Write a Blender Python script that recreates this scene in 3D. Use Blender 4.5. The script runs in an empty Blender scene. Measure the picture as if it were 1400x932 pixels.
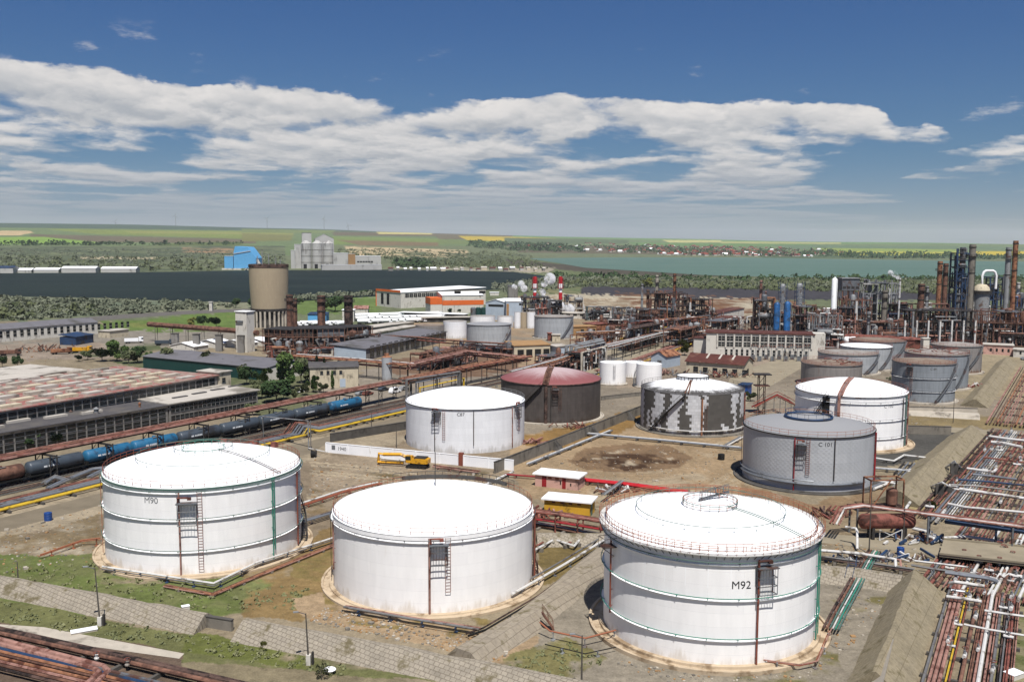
import bpy, math, random
import numpy as np
from mathutils import Vector, Matrix
from mathutils import noise as mnoise
D = bpy.data
SC = bpy.context.scene
COL = SC.collection
rnd = random.Random(7)
PI = math.pi

# ------------------------------------------------------------------ camera
F, H, TILT = 1300.0, 52.0, .0044
PITCH = math.atan((466 - 332) / F)
_f = Vector((0, math.cos(PITCH), -math.sin(PITCH)))
_u = Vector((0, math.sin(PITCH), math.cos(PITCH)))
_r = Vector((1, 0, 0))
cam = D.objects.new('camera', D.cameras.new('camera'))
COL.objects.link(cam)
cam.data.sensor_width = 36
cam.data.lens = F / 1400 * 36
cam.data.clip_start = 1
cam.data.clip_end = 60000
_R = (_r + _u * TILT).normalized()
_U = (_u - _r * TILT).normalized()
m = Matrix((_R, _U, -_f)).transposed().to_4x4()
m.translation = Vector((0, 0, H))
cam.matrix_world = m
SC.camera = cam
SC.cycles.volume_bounces = 4

# ------------------------------------------------------------------ light
SUN_AZ, SUN_EL = math.radians(171), math.radians(62)
SC.view_settings.view_transform = 'Standard'
SC.view_settings.look = 'None'
SC.view_settings.exposure = 0.6
SC.view_settings.gamma = 1.0
SC.view_settings.use_curve_mapping = False
sun = D.objects.new('sun', D.lights.new('sun', 'SUN'))
COL.objects.link(sun)
sun.data.energy = 4.2
sun.data.angle = math.radians(.5)
sun.data.color = (1, .965, .91)
sdir = Vector((math.sin(SUN_AZ) * math.cos(SUN_EL), math.cos(SUN_AZ) * math.cos(SUN_EL), math.sin(SUN_EL)))
sun.rotation_euler = (-sdir).to_track_quat('-Z', 'Y').to_euler()
sun.location = sdir * 500


class NT:
    """tiny helper for node trees"""
    def __init__(s, tree):
        s.t = tree
        s.n = tree.nodes
        s.l = tree.links
    def set(s, node, key, val):
        sock = node.inputs[key]
        if isinstance(val, bpy.types.NodeSocket):
            s.l.new(val, sock)
        elif val is not None:
            if sock.type == 'RGBA' and not hasattr(val, '__len__'):
                val = (val, val, val, 1)
            elif sock.type == 'RGBA' and len(val) == 3:
                val = (*val, 1)
            sock.default_value = val
    def math(s, op, a, b=None, c=None, clamp=False):
        n = s.n.new('ShaderNodeMath')
        n.operation = op
        n.use_clamp = clamp
        for i, v in enumerate((a, b, c)):
            if v is not None:
                s.set(n, i, v)
        return n.outputs[0]
    def add(s, a, b): return s.math('ADD', a, b)
    def sub(s, a, b): return s.math('SUBTRACT', a, b)
    def mul(s, a, b): return s.math('MULTIPLY', a, b)
    def div(s, a, b): return s.math('DIVIDE', a, b)
    def step(s, v, a, b, o0=0., o1=1.):
        n = s.n.new('ShaderNodeMapRange')
        n.interpolation_type = 'SMOOTHSTEP'
        for k, x in ((0, v), (1, a), (2, b), (3, o0), (4, o1)):
            s.set(n, k, x)
        return n.outputs[0]
    def lin(s, v, a, b, o0=0., o1=1.):
        n = s.n.new('ShaderNodeMapRange')
        for k, x in ((0, v), (1, a), (2, b), (3, o0), (4, o1)):
            s.set(n, k, x)
        return n.outputs[0]
    def comb(s, x, y, z):
        n = s.n.new('ShaderNodeCombineXYZ')
        for i, v in enumerate((x, y, z)):
            s.set(n, i, v)
        return n.outputs[0]
    def sep(s, v):
        n = s.n.new('ShaderNodeSeparateXYZ')
        s.set(n, 0, v)
        return n.outputs
    def noise(s, vec, scale=1., detail=4., rough=.55, dist=0.):
        n = s.n.new('ShaderNodeTexNoise')
        s.set(n, 'Vector', vec)
        s.set(n, 'Scale', scale)
        s.set(n, 'Detail', detail)
        s.set(n, 'Roughness', rough)
        s.set(n, 'Distortion', dist)
        return n.outputs[0]
    def mix(s, f, a, b, mode='MIX'):
        n = s.n.new('ShaderNodeMix')
        n.data_type = 'RGBA'
        n.blend_type = mode
        s.set(n, 0, f)
        s.set(n, 6, a)
        s.set(n, 7, b)
        return n.outputs[2]
    def curve(s, v, pts, x0, x1):
        """piecewise linear curve through pts on [x0,x1] via a colour ramp (values 0..1)"""
        t = s.lin(v, x0, x1)
        n = s.n.new('ShaderNodeValToRGB')
        cr = n.color_ramp
        cr.interpolation = 'EASE'
        while len(cr.elements) < len(pts):
            cr.elements.new(.5)
        for e, (x, y) in zip(cr.elements, pts):
            e.position = (x - x0) / (x1 - x0)
        for e, (x, y) in zip(cr.elements, pts):
            e.color = (y, y, y, 1)
        s.set(n, 0, t)
        return n.outputs[0]


# ------------------------------------------------------------------ sky
W = D.worlds.new('World')
SC.world = W
W.use_nodes = True
W.node_tree.nodes.clear()
N = NT(W.node_tree)
sky = N.n.new('ShaderNodeTexSky')
sky.sky_type = 'NISHITA'
sky.sun_disc = False
sky.sun_elevation = SUN_EL
sky.sun_rotation = SUN_AZ
sky.altitude = 100
sky.air_density = 1.0
sky.dust_density = .6
sky.ozone_density = 3.0
SKY_T0, SKY_T1, SKY_T2 = (.275, .32, .455), (.166, .264, .375), (.131, .244, .40)
CLOUD_DARK, CLOUD_LIT, CLOUD_FAR = (2.75, 2.9, 3.12), (5.5, 5.25, 5.05), (1.95, 2.15, 2.5)
co = N.n.new('ShaderNodeTexCoord').outputs['Generated']
X, Y, Z = N.sep(co)
el = N.math('ARCSINE', Z)
az = N.math('ARCTAN2', X, Y)
s_ = N.add(N.math('MAXIMUM', el, -.005), .03)
cu = N.mul(az, 12.)
cv = N.div(.80, s_)
wob = N.noise(N.comb(N.mul(az, 60.), N.mul(el, 130.), 5.), 1., 4, .6)
P0 = N.comb(N.add(cu, N.mul(wob, .35)), N.add(cv, N.mul(wob, .30)), .37)
P1 = N.comb(N.add(cu, N.mul(wob, .35)), N.sub(N.add(cv, N.mul(wob, .30)), .30), .37)   # a little higher up: for the lit tops
n0 = N.noise(P0, .95, 9, .52, .15)
n1 = N.noise(P1, .95, 5, .55, .15)
nbig = N.noise(N.comb(N.mul(cu, .5), N.mul(cv, .6), 3.1), .8, 3, .5)
etop = N.mul(N.curve(az, [(-.60, .83), (-.52, .825), (-.34, .79), (-.26, .77), (-.10, .745), (.06, .76), (.22, .71),
                         (.345, .68), (.385, .585), (.45, .505), (.54, .52), (.62, .40)], -.62, .64), .2)
etop = N.add(etop, N.mul(N.sub(N.noise(N.comb(N.mul(az, 20.), N.mul(el, 36.), 1.), 1., 6, .6), .5), .030))
e = N.sub(etop, el)
bias = N.curve(e, [(-.02, 0.), (-.003, .22), (.006, .66), (.02, .80), (.042, .70), (.06, .60), (.09, .65), (.13, .74), (.17, .80)], -.02, .2)
# thin out the left side below the main bank and the clear gap on the right
leftgap = N.mul(N.step(az, -.16, -.34), N.mul(N.step(e, .045, .07), N.step(el, .03, .07)))
rightgap = N.mul(N.step(az, .22, .33), N.step(N.math('ABSOLUTE', N.sub(el, .10)), .05, .0))
lowright = N.mul(N.step(az, .26, .38), N.step(N.math('ABSOLUTE', N.sub(el, .05)), .042, .03))
bias = N.sub(bias, N.add(N.add(N.mul(leftgap, .14), N.mul(rightgap, .16)), N.mul(lowright, .30)))
dens = N.add(N.add(N.mul(N.sub(n0, .5), 1.7), N.mul(N.sub(nbig, .5), .8)), N.sub(bias, .5))
alpha = N.step(dens, -.08, .22)
alpha = N.mul(alpha, N.step(e, -.010, .003))
# small detached puffs above the bank
pf = N.noise(N.comb(N.mul(az, 15.), N.mul(el, 46.), 8.3), 1., 7, .62)
puff = N.mul(N.step(pf, .60, .76), N.mul(N.step(e, -.05, -.03), N.step(e, -.008, -.018)))
puff = N.mul(puff, .55)
fade = N.step(el, .0, .085, .38, 1.)
alpha = N.mul(N.math('MAXIMUM', alpha, puff), N.mul(fade, .97))
lit = N.step(N.sub(n0, n1), -.14, .17)
rim = N.step(e, .034, .004)
lit = N.add(N.mul(lit, N.sub(.72, N.mul(rim, .3))), N.mul(rim, .52))
lit = N.math('MINIMUM', N.add(lit, N.mul(N.sub(wob, .5), .5)), 1., clamp=True)
ccol = N.mix(lit, CLOUD_DARK, CLOUD_LIT)
ccol = N.mix(N.step(el, .10, .0), ccol, CLOUD_FAR)
# clear sky: the physical sky, deeper high up as in the photograph
tint = N.mix(N.step(el, .0, .10), SKY_T0, SKY_T1)
tint = N.mix(N.step(el, .08, .25), tint, SKY_T2)
skyc = N.mix(1., sky.outputs[0], tint, 'MULTIPLY')
full = N.mix(alpha, skyc, ccol)
bg = N.n.new('ShaderNodeBackground')
N.set(bg, 'Color', full)
bg.inputs['Strength'].default_value = .10
out = N.n.new('ShaderNodeOutputWorld')
N.l.new(bg.outputs[0], out.inputs[0])
W.cycles.sampling_method = 'MANUAL'
W.cycles.sample_map_resolution = 256


# ------------------------------------------------------------------ photograph <-> place
def ray(px, py):
    a = (px - 700) / F
    b = -(py - 466) / F
    return _f + _r * (a - TILT * b) + _u * (b + TILT * a)
def G(px, py, z=0.0):
    """point on the level plane z that the photograph shows at (px, py)"""
    d = ray(px, py)
    s = (z - H) / d.z
    return Vector((d.x * s, d.y * s, z))
def up(px, py, base):
    """height above datum of something standing over `base` seen at (px, py)"""
    d = ray(px, py)
    return H + d.z * base.y / d.y
def proj(x, y, z):
    """numpy: place -> photograph pixels"""
    dz = z - H
    w = y * _f.y + dz * _f.z
    b = (y * _u.y + dz * _u.z) / w
    a = x / w
    # undo tilt
    bb = (b - TILT * a)
    aa = (a + TILT * b)
    return 700 + aa * F, 466 - bb * F
def mpp(b):
    return b.y / F


# ------------------------------------------------------------------ mesh builder
WL = {}
class MB:
    def __init__(s):
        s.v = []
        s.f = []
        s.mi = []
        s.cur = 0
    def face(s, pts):
        n = len(s.v)
        s.v += [tuple(p) for p in pts]
        s.f.append(tuple(range(n, n + len(pts))))
        s.mi.append(s.cur)
    def _add(s, vs, fs):
        n = len(s.v)
        s.v += vs
        for f in fs:
            s.f.append(tuple(i + n for i in f))
            s.mi.append(s.cur)
    def bb(s, x0, x1, y0, y1, z0, z1):
        s._add([(x0, y0, z0), (x1, y0, z0), (x1, y1, z0), (x0, y1, z0), (x0, y0, z1), (x1, y0, z1), (x1, y1, z1), (x0, y1, z1)],
               [(0, 3, 2, 1), (4, 5, 6, 7), (0, 1, 5, 4), (1, 2, 6, 5), (2, 3, 7, 6), (3, 0, 4, 7)])
        return s
    def box(s, c, sx, sy, sz, rz=0):
        ca, sa = math.cos(rz), math.sin(rz)
        vs = []
        for z in (0, sz):
            for x, y in ((-sx / 2, -sy / 2), (sx / 2, -sy / 2), (sx / 2, sy / 2), (-sx / 2, sy / 2)):
                vs.append((c[0] + x * ca - y * sa, c[1] + x * sa + y * ca, c[2] + z))
        s._add(vs, [(0, 3, 2, 1), (4, 5, 6, 7), (0, 1, 5, 4), (1, 2, 6, 5), (2, 3, 7, 6), (3, 0, 4, 7)])
        return s
    def beam(s, p, q, w, h=None):
        h = h or w
        p, q = Vector(p), Vector(q)
        d = (q - p)
        if d.length < 1e-6:
            return s
        d.normalize()
        a = d.cross(Vector((0, 0, 1)))
        if a.length < 1e-3:
            a = Vector((1, 0, 0))
        a.normalize()
        b = a.cross(d)
        vs = []
        for o in (p, q):
            for x, y in ((-1, -1), (1, -1), (1, 1), (-1, 1)):
                vs.append(tuple(o + a * (x * w / 2) + b * (y * h / 2)))
        s._add(vs, [(0, 3, 2, 1), (4, 5, 6, 7), (0, 1, 5, 4), (1, 2, 6, 5), (2, 3, 7, 6), (3, 0, 4, 7)])
        return s
    def tube(s, pts, r, n=6, closed=False, r2=None):
        pts = [Vector(p) for p in pts]
        k = len(pts)
        vs = []
        fs = []
        for i, p in enumerate(pts):
            if closed:
                a, b = pts[i - 1], pts[(i + 1) % k]
            else:
                a, b = pts[max(i - 1, 0)], pts[min(i + 1, k - 1)]
            d0 = (p - a) if (p - a).length > 1e-6 else (b - p)
            d1 = (b - p) if (b - p).length > 1e-6 else d0
            d0 = d0.normalized()
            d1 = d1.normalized()
            t = (d0 + d1)
            t = t.normalized() if t.length > 1e-4 else d1
            x = t.cross(Vector((0, 0, 1)))
            if x.length < .05:
                x = Vector((1, 0, 0)) if not i else (px_ - t * px_.dot(t))
            x.normalize()
            px_ = x
            y = x.cross(t)
            cm = max(.45, math.sqrt(max(.2, (1 + d0.dot(d1)) / 2)))
            rr = r if r2 is None else r + (r2 - r) * i / (k - 1)
            for j in range(n):
                an = 2 * PI * j / n
                vs.append(tuple(p + x * (math.cos(an) * rr / cm) + y * (math.sin(an) * rr)))
        m_ = k if closed else k - 1
        for i in range(m_):
            i2 = (i + 1) % k
            for j in range(n):
                fs.append((i * n + j, i * n + (j + 1) % n, i2 * n + (j + 1) % n, i2 * n + j))
        if not closed:
            fs.append(tuple(range(n - 1, -1, -1)))
            fs.append(tuple((k - 1) * n + j for j in range(n)))
        s._add(vs, fs)
        return s
    def lathe(s, prof, n=48, c=(0, 0, 0), a0=0, a1=2 * PI, caps=True):
        full = abs(a1 - a0 - 2 * PI) < 1e-6
        cols = n if full else n + 1
        vs = []
        fs = []
        for r, z in prof:
            for j in range(cols):
                an = a0 + (a1 - a0) * j / n
                vs.append((c[0] + r * math.sin(an), c[1] - r * math.cos(an), c[2] + z))
        for i in range(len(prof) - 1):
            for j in range(n):
                j2 = (j + 1) % cols
                fs.append((i * cols + j, i * cols + j2, (i + 1) * cols + j2, (i + 1) * cols + j))
        if full and caps:
            if prof[0][0] > 1e-3:
                fs.append(tuple(range(cols - 1, -1, -1)))
            if prof[-1][0] > 1e-3:
                fs.append(tuple((len(prof) - 1) * cols + j for j in range(cols)))
        s._add(vs, fs)
        return s
    def hcyl(s, p, q, r, n=16, dome=.5):
        """horizontal drum with dished ends"""
        p, q = Vector(p), Vector(q)
        d = (q - p).normalized()
        L = r * dome
        st = [(p - d * L, .02), (p - d * L * .8, r * .6), (p - d * L * .4, r * .9), (p, r), (q, r), (q + d * L * .4, r * .9), (q + d * L * .8, r * .6), (q + d * L, .02)]
        x = d.cross(Vector((0, 0, 1))).normalized()
        y = x.cross(d)
        vs = []
        for o, rr in st:
            for j in range(n):
                an = 2 * PI * j / n
                vs.append(tuple(o + x * math.cos(an) * rr + y * math.sin(an) * rr))
        fs = [(i * n + j, i * n + (j + 1) % n, (i + 1) * n + (j + 1) % n, (i + 1) * n + j) for i in range(len(st) - 1) for j in range(n)]
        s._add(vs, fs)
        return s
    def prism(s, poly, z0, z1):
        n = len(poly)
        vs = [(p[0], p[1], z0) for p in poly] + [(p[0], p[1], z1) for p in poly]
        fs = [tuple(range(n - 1, -1, -1)), tuple(range(n, 2 * n))]
        fs += [(i, (i + 1) % n, n + (i + 1) % n, n + i) for i in range(n)]
        s._add(vs, fs)
        return s
    def build(s, name, mats, parent=None, smooth=35, world=False, loc=None):
        if not s.v:
            return None
        me = D.meshes.new(name)
        v = np.array(s.v, dtype=np.float64)
        o = Vector((0, 0, 0))
        if parent is None:
            if loc is None:
                lo, hi = v.min(0), v.max(0)
                o = Vector(((lo[0] + hi[0]) / 2, (lo[1] + hi[1]) / 2, lo[2]))
                v = v - np.array(o)
            else:
                o = Vector(loc)
                if world:
                    v = v - np.array(o)
        elif world:
            v = v - np.array(WL[parent.name])
        me.from_pydata(v.tolist(), [], s.f)
        if not isinstance(mats, (list, tuple)):
            mats = [mats]
        for k in mats:
            me.materials.append(k)
        if len(mats) > 1:
            me.polygons.foreach_set('material_index', s.mi)
        if smooth:
            me.polygons.foreach_set('use_smooth', [True] * len(s.f))
            me.set_sharp_from_angle(angle=math.radians(smooth))
        me.update()
        ob = D.objects.new(name, me)
        COL.objects.link(ob)
        ob.location = o
        if parent is not None:
            ob.parent = parent
            WL[ob.name] = WL[parent.name]
        else:
            WL[ob.name] = o
        return ob


def tag(o, label=None, cat=None, group=None, kind=None):
    for k, v in (('label', label), ('category', cat), ('group', group), ('kind', kind)):
        if v:
            o[k] = v
    return o
def thing(name, label, cat, loc=(0, 0, 0), rotz=0, group=None):
    o = D.objects.new(name, None)
    o.empty_display_size = .5
    COL.objects.link(o)
    o.location = loc
    o.rotation_euler = (0, 0, rotz)
    WL[o.name] = Vector(loc)
    return tag(o, label, cat, group)
def copy_tree(o, parent=None):
    c = o.copy()
    COL.objects.link(c)
    if parent is not None:
        c.parent = parent
    for ch in list(KIDS.get(o.name, [])):
        KIDS.setdefault(c.name, []).append(copy_tree(ch, c))
    return c
KIDS = {}
def learn(o):
    """remember the children of a prototype once, so that copying stays quick"""
    KIDS[o.name] = list(o.children)
    for ch in o.children:
        learn(ch)
    return o
def struct(o):
    o['kind'] = 'structure'
    return o


# ------------------------------------------------------------------ materials
def lin(h):
    h = h.lstrip('#')
    c = [int(h[i:i + 2], 16) / 255 for i in (0, 2, 4)]
    return tuple(x / 12.92 if x <= .04045 else ((x + .055) / 1.055) ** 2.4 for x in c)
MATS = {}
def mat(name, col, rough=.75, metal=0., var=.22, scale=.5, dirt=None, dscale=.25, damt=.5, streak=0., bump=0., spec=.35):
    """painted / rusted / mineral surface: base colour broken up by noise fixed to the place"""
    if name in MATS:
        return MATS[name]
    ma = D.materials.new(name)
    ma.use_nodes = True
    t = NT(ma.node_tree)
    bs = ma.node_tree.nodes['Principled BSDF']
    c = lin(col) if isinstance(col, str) else col
    if isinstance(col, str):
        c = tuple(x * (.66 if max(c) < .45 else .85) for x in c)
    pos = t.n.new('ShaderNodeNewGeometry').outputs['Position']
    n1 = t.noise(pos, scale, 5, .6)
    base = t.mix(t.lin(n1, .3, .7), tuple(x * (1 - var) for x in c), tuple(min(1, x * (1 + var)) for x in c))
    if dirt:
        d = tuple(x * .66 for x in lin(dirt)) if isinstance(dirt, str) else dirt
        n2 = t.noise(pos, dscale, 6, .62, .3)
        if streak:
            X, Y, Z = t.sep(pos)
            n3 = t.noise(t.comb(X, Y, t.mul(Z, streak)), dscale * 4, 4, .6)
            n2 = t.math('MULTIPLY_ADD', n3, .5, t.mul(n2, .5))
        base = t.mix(t.step(n2, .62 - damt * .3, .72 - damt * .2), base, d)
    t.set(bs, 'Base Color', base)
    bs.inputs['Roughness'].default_value = rough
    bs.inputs['Metallic'].default_value = metal
    bs.inputs['Specular IOR Level'].default_value = spec
    if bump:
        b = t.n.new('ShaderNodeBump')
        t.set(b, 'Height', t.noise(pos, scale * 6, 4, .6))
        b.inputs['Strength'].default_value = bump
        b.inputs['Distance'].default_value = .1
        t.l.new(b.outputs[0], bs.inputs['Normal'])
    MATS[name] = ma
    return ma
# ------------------------------------------------------------------ terrain
def vnoise(x, y, seed=0):
    """cheap numpy value noise"""
    xi, yi = np.floor(x).astype(np.int64), np.floor(y).astype(np.int64)
    fx, fy = x - xi, y - yi
    fx, fy = fx * fx * (3 - 2 * fx), fy * fy * (3 - 2 * fy)
    def h(a, b):
        n = (a * 374761393 + b * 668265263 + seed * 974634) & 0x7fffffff
        n = ((n ^ (n >> 13)) * 1274126177) & 0x7fffffff
        return ((n ^ (n >> 16)) & 0xffff) / 65535.
    return (h(xi, yi) * (1 - fx) + h(xi + 1, yi) * fx) * (1 - fy) + (h(xi, yi + 1) * (1 - fx) + h(xi + 1, yi + 1) * fx) * fy
def fbm(x, y, o=4, seed=0):
    s, a, t = 0, .5, 0
    for i in range(o):
        s = s + a * vnoise(x * 2 ** i, y * 2 ** i, seed + i)
        t += a
        a *= .55
    return s / t
AZK = np.array([-3.15, -.8, -.49, -.37, -.23, 0., .23, .36, .49, .8, 3.15])
YHK = np.array([300, 300, 305.5, 308, 313, 322.5, 328.5, 331.5, 334., 335, 335])
def crest(az):
    yh = np.interp(az, AZK, YHK)
    y0 = 332 + TILT * np.tan(np.clip(az, -.6, .6)) * F
    return H + 9500 * (y0 - yh) / F * np.cos(np.clip(az, -.6, .6))
def terrain(x, y):
    az = np.arctan2(x, y)
    d = np.hypot(x, y)
    ds = np.interp(az, [-.6, -.1, .0, .1, .6], [1750, 1900, 3100, 3500, 4200])
    t = np.clip((d - ds) / (9500 - ds), 0, 1)
    z = crest(az) * (.35 * t + .65 * t * t * (3 - 2 * t))
    z = np.where(d > 9500, z - (d - 9500) * .02, z)
    z = z + np.clip((d - ds) / 1500, 0, 1) * (vnoise(x / 900, y / 900, 5) - .5) * 10
    return z
def T(px, py):
    """first point of the terrain seen at a pixel"""
    return TT([px], [py])[0]
def TT(pxs, pys):
    d = np.array([tuple(ray(x, y)) for x, y in zip(pxs, pys)])
    n = len(d)
    fl = np.where(d[:, 2] < -1e-4, H / np.maximum(-d[:, 2], 1e-4), 20000.)
    lo = np.minimum(fl, 1500.) * .98
    hi = np.full(n, np.nan)
    k = lo.copy()
    under = lambda k: H + d[:, 2] * k < terrain(d[:, 0] * k, d[:, 1] * k)
    for _ in range(95):
        u = under(k) & np.isnan(hi)
        hi[u] = k[u]
        go = np.isnan(hi)
        if not go.any(): break
        lo[go] = k[go]
        k[go] *= 1.025
    hi = np.where(np.isnan(hi), k, hi)
    for _ in range(14):
        mid = (lo + hi) / 2
        u = under(mid)
        hi = np.where(u, mid, hi)
        lo = np.where(u, lo, mid)
    x, y = d[:, 0] * hi, d[:, 1] * hi
    return [Vector(p) for p in zip(x, y, terrain(x, y))]
def inpoly(px, py, poly):
    r = np.zeros(px.shape, bool)
    n = len(poly)
    for i in range(n):
        x0, y0 = poly[i]
        x1, y1 = poly[(i + 1) % n]
        if y0 == y1:
            continue
        c = ((y0 > py) != (y1 > py)) & (px < (x1 - x0) * (py - y0) / (y1 - y0) + x0)
        r ^= c
    return r
def A(h, k=1.48):
    return tuple(x / k for x in lin(h))

azs = np.concatenate([np.linspace(-PI, -.62, 40, endpoint=False), np.linspace(-.62, -.52, 14, endpoint=False), np.linspace(-.52, .52, 620),
                      np.linspace(.52, .62, 15)[1:], np.linspace(.62, PI, 41)[1:-1]])
ys = np.linspace(985, 425, 340)
d_near = H / np.tan(np.arctan((ys - 466) / F) + PITCH)
dist = np.concatenate([np.geomspace(2, d_near[0], 10)[:-1], d_near, np.geomspace(d_near[-1], 3300, 90)[1:], np.geomspace(3300, 9500, 90)[1:], np.geomspace(9500, 24000, 8)[1:]])
NA, ND = len(azs), len(dist)
AA, DD = np.meshgrid(azs, dist)
gx, gy = DD * np.sin(AA), DD * np.cos(AA)
gz = terrain(gx, gy)
front = (np.abs(AA) < 1.2)
ppx, ppy = proj(gx, np.where(front, gy, 1e4), gz)
ppx = np.where(front, ppx, np.where(AA > 0, 9e3, -9e3))
col = np.zeros((ND, NA, 3))
col[:] = A('#92856f')
# jitter so that outlines stay natural
j1 = fbm(gx / 6, gy / 6, 4, 1) - .5
j2 = fbm(gx / 6, gy / 6, 4, 9) - .5
jx, jy = ppx + j1 * 26, ppy + j2 * 12
farj = np.clip((ppy - 330) / 100, .06, 1)
jx, jy = ppx + j1 * 26 * farj, ppy + j2 * 12 * farj
def paint(poly, c, k=1., soft=None, jit=1.):
    c = np.array(A(c) if isinstance(c, str) else c)
    mk = inpoly(ppx + (jx - ppx) * jit, ppy + (jy - ppy) * jit, poly)
    if soft:
        n = fbm(gx / soft, gy / soft, 4, int(abs(poly[0][0])) % 50 + 3)
        w = np.clip((n - .5 + (k - .5)) * 6 + .5, 0, 1) * mk
    else:
        w = k * mk
    col[:] = col * (1 - w[..., None]) + c * w[..., None]
L, R_ = -9500, 9500
farzone = inpoly(ppx, ppy, [(L, 200), (R_, 200), (R_, 384), (800, 384), (560, 372), (L, 376)])
# --- fields and hills
paint([(L, 250), (R_, 250), (R_, 430), (760, 430), (560, 470), (330, 440), (L, 445)], '#6f7659')
paint([(L, 250), (R_, 250), (R_, 352), (700, 345), (350, 350), (L, 350)], '#6d7d56', jit=.3)
for poly, c in [
    ([(L, 290), (0, 300), (420, 309), (700, 318), (700, 321), (420, 316), (0, 311), (L, 310)], '#4f6052'),
    ([(60, 313), (340, 316), (350, 327), (130, 320)], '#7c8848'), ([(170, 315.5), (400, 318), (400, 321), (180, 319)], '#8c8f52'),
    ([(L, 316), (40, 315.5), (46, 318), (25, 322), (L, 323)], '#c2ab84'),
    ([(40, 320), (350, 327), (350, 333), (120, 331), (40, 325)], '#6f6653'), ([(L, 324), (60, 324), (135, 331), (125, 333.5), (L, 333)], '#82a04a'),
    ([(260, 331), (330, 331), (330, 336), (200, 336)], '#5d6a3e'),
    ([(330, 313), (460, 315), (450, 319), (330, 318)], '#74804e'), ([(330, 319), (400, 321), (400, 329), (330, 330)], '#7b7a4a'),
    ([(455, 317), (640, 320), (640, 323.5), (455, 322)], '#6a5f4c'), ([(455, 323), (620, 327), (625, 333.5), (455, 334)], '#76874a'), ([(460, 328), (600, 331.5), (600, 339), (500, 337)], '#7d6b50'),
    ([(515, 317), (592, 318.6), (590, 320.8), (517, 320)], '#c3b777'), ([(592, 320), (700, 322), (700, 328), (600, 327)], '#6e6550'),
    ([(626, 322.5), (705, 324), (760, 326), (760, 330), (640, 329)], '#bda63e'), ([(600, 327), (690, 330), (690, 335), (600, 333)], '#6f7d4c'),
    ([(690, 325), (860, 328), (860, 333), (760, 334), (690, 333)], '#5d6b4c'),
    ([(700, 321), (1400, 332), (R_, 332), (R_, 337), (1050, 333.4), (860, 327.5), (700, 324)], '#6d8a59'),
    ([(905, 328), (985, 328.5), (990, 331.5), (915, 331.7)], '#b9b57a'), ([(985, 330), (1150, 331.6), (1150, 333.6), (985, 332.6)], '#a9a96f'), ([(860, 331.5), (1110, 334), (1110, 337.5), (870, 335)], '#67844f'),
    ([(1050, 335), (1400, 337.4), (R_, 337.4), (R_, 341.5), (1090, 341)], '#66795b'), ([(1110, 339), (1310, 341), (1310, 345), (1130, 345)], '#8b9a4c'),
    ([(1145, 343.5), (1322, 344.5), (1322, 349.5), (1140, 349)], '#aeab48'), ([(1328, 343.5), (R_, 344), (R_, 350), (1330, 350)], '#c0ac3a'),
    ([(1040, 349), (R_, 351), (R_, 357), (1040, 353)], '#55654a'), ([(690, 334), (840, 336), (1050, 343), (1100, 351), (690, 345)], '#665f4c'),
    ]:
    paint(poly, c, jit=.25)
# --- scrub, quarries and banks beyond the water
paint([(L, 334), (390, 336), (390, 372), (L, 375)], '#6e7557')
paint([(L, 334), (390, 336), (390, 372), (L, 375)], '#565f49', .50, 110)
paint([(110, 351), (220, 352), (220, 354.5), (112, 354.5)], '#b0a487')
paint([(250, 338), (320, 338), (320, 346), (250, 345)], '#9a7f62', .5, 60)
paint([(455, 335), (705, 337), (720, 372), (455, 371)], '#6e7557')
paint([(470, 336), (640, 342), (640, 353), (480, 350)], '#c5b08c', .62, 60)
paint([(560, 344), (720, 348), (720, 366), (560, 366)], '#565f46', .55, 50)
paint([(540, 363), (745, 366), (745, 373), (540, 371)], '#a39a88', .5, 30)
paint([(690, 344), (705, 350), (765, 358), (800, 364), (1050, 376), (R_, 376), (R_, 410), (700, 405), (700, 358)], '#68704f')
paint([(690, 354), (800, 364), (960, 374), (1000, 377), (1000, 381), (830, 375), (700, 362)], '#544f44', jit=.4)
paint([(690, 376), (1400, 378), (R_, 380), (R_, 412), (690, 404)], '#5a6445', .52, 45)
paint([(690, 376), (1400, 378), (R_, 380), (R_, 412), (690, 404)], '#86805f', .36, 30)
paint([(700, 362), (760, 366), (745, 374), (690, 372)], '#a59c8a', .6, 30)
paint([(795, 392), (900, 391), (1060, 395), (R_, 402), (R_, 420), (1030, 410), (795, 403)], '#454347', jit=.5)
paint([(740, 402), (795, 402), (1030, 409), (1080, 420), (1040, 432), (760, 426)], '#b5aa94', .8, 30)
# --- near bank of the canal, field and tracks on the left
paint([(L, 398), (0, 403), (340, 411), (345, 424), (150, 434), (L, 448)], '#83836c')
paint([(L, 403), (0, 404), (300, 412), (300, 424), (60, 438), (L, 450)], '#6b7460', .5, 40)
paint([(85, 449), (180, 438), (320, 424), (348, 428), (345, 446), (330, 452), (140, 455)], '#667a40')
paint([(150, 444), (330, 432), (330, 446), (200, 452)], '#7a8049', .35, 30)
paint([(380, 405), (520, 398), (520, 428), (390, 430)], '#687a45'); paint([(380, 404), (520, 398), (520, 405), (390, 410)], '#7b8266')
paint([(L, 455), (140, 452), (330, 452), (330, 475), (L, 500)], '#8d867a')
paint([(L, 470), (120, 468), (180, 480), (140, 492), (L, 500)], '#97897a')
paint([(100, 480), (220, 470), (240, 500), (420, 520), (380, 560), (300, 530)], '#5d6446', .6, 14)
paint([(330, 500), (480, 495), (480, 540), (360, 570), (320, 540)], '#6a6c50', .7, 14)
paint([(430, 520), (560, 495), (700, 510), (560, 560), (450, 560)], '#93897b', .8, 14)
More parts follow.
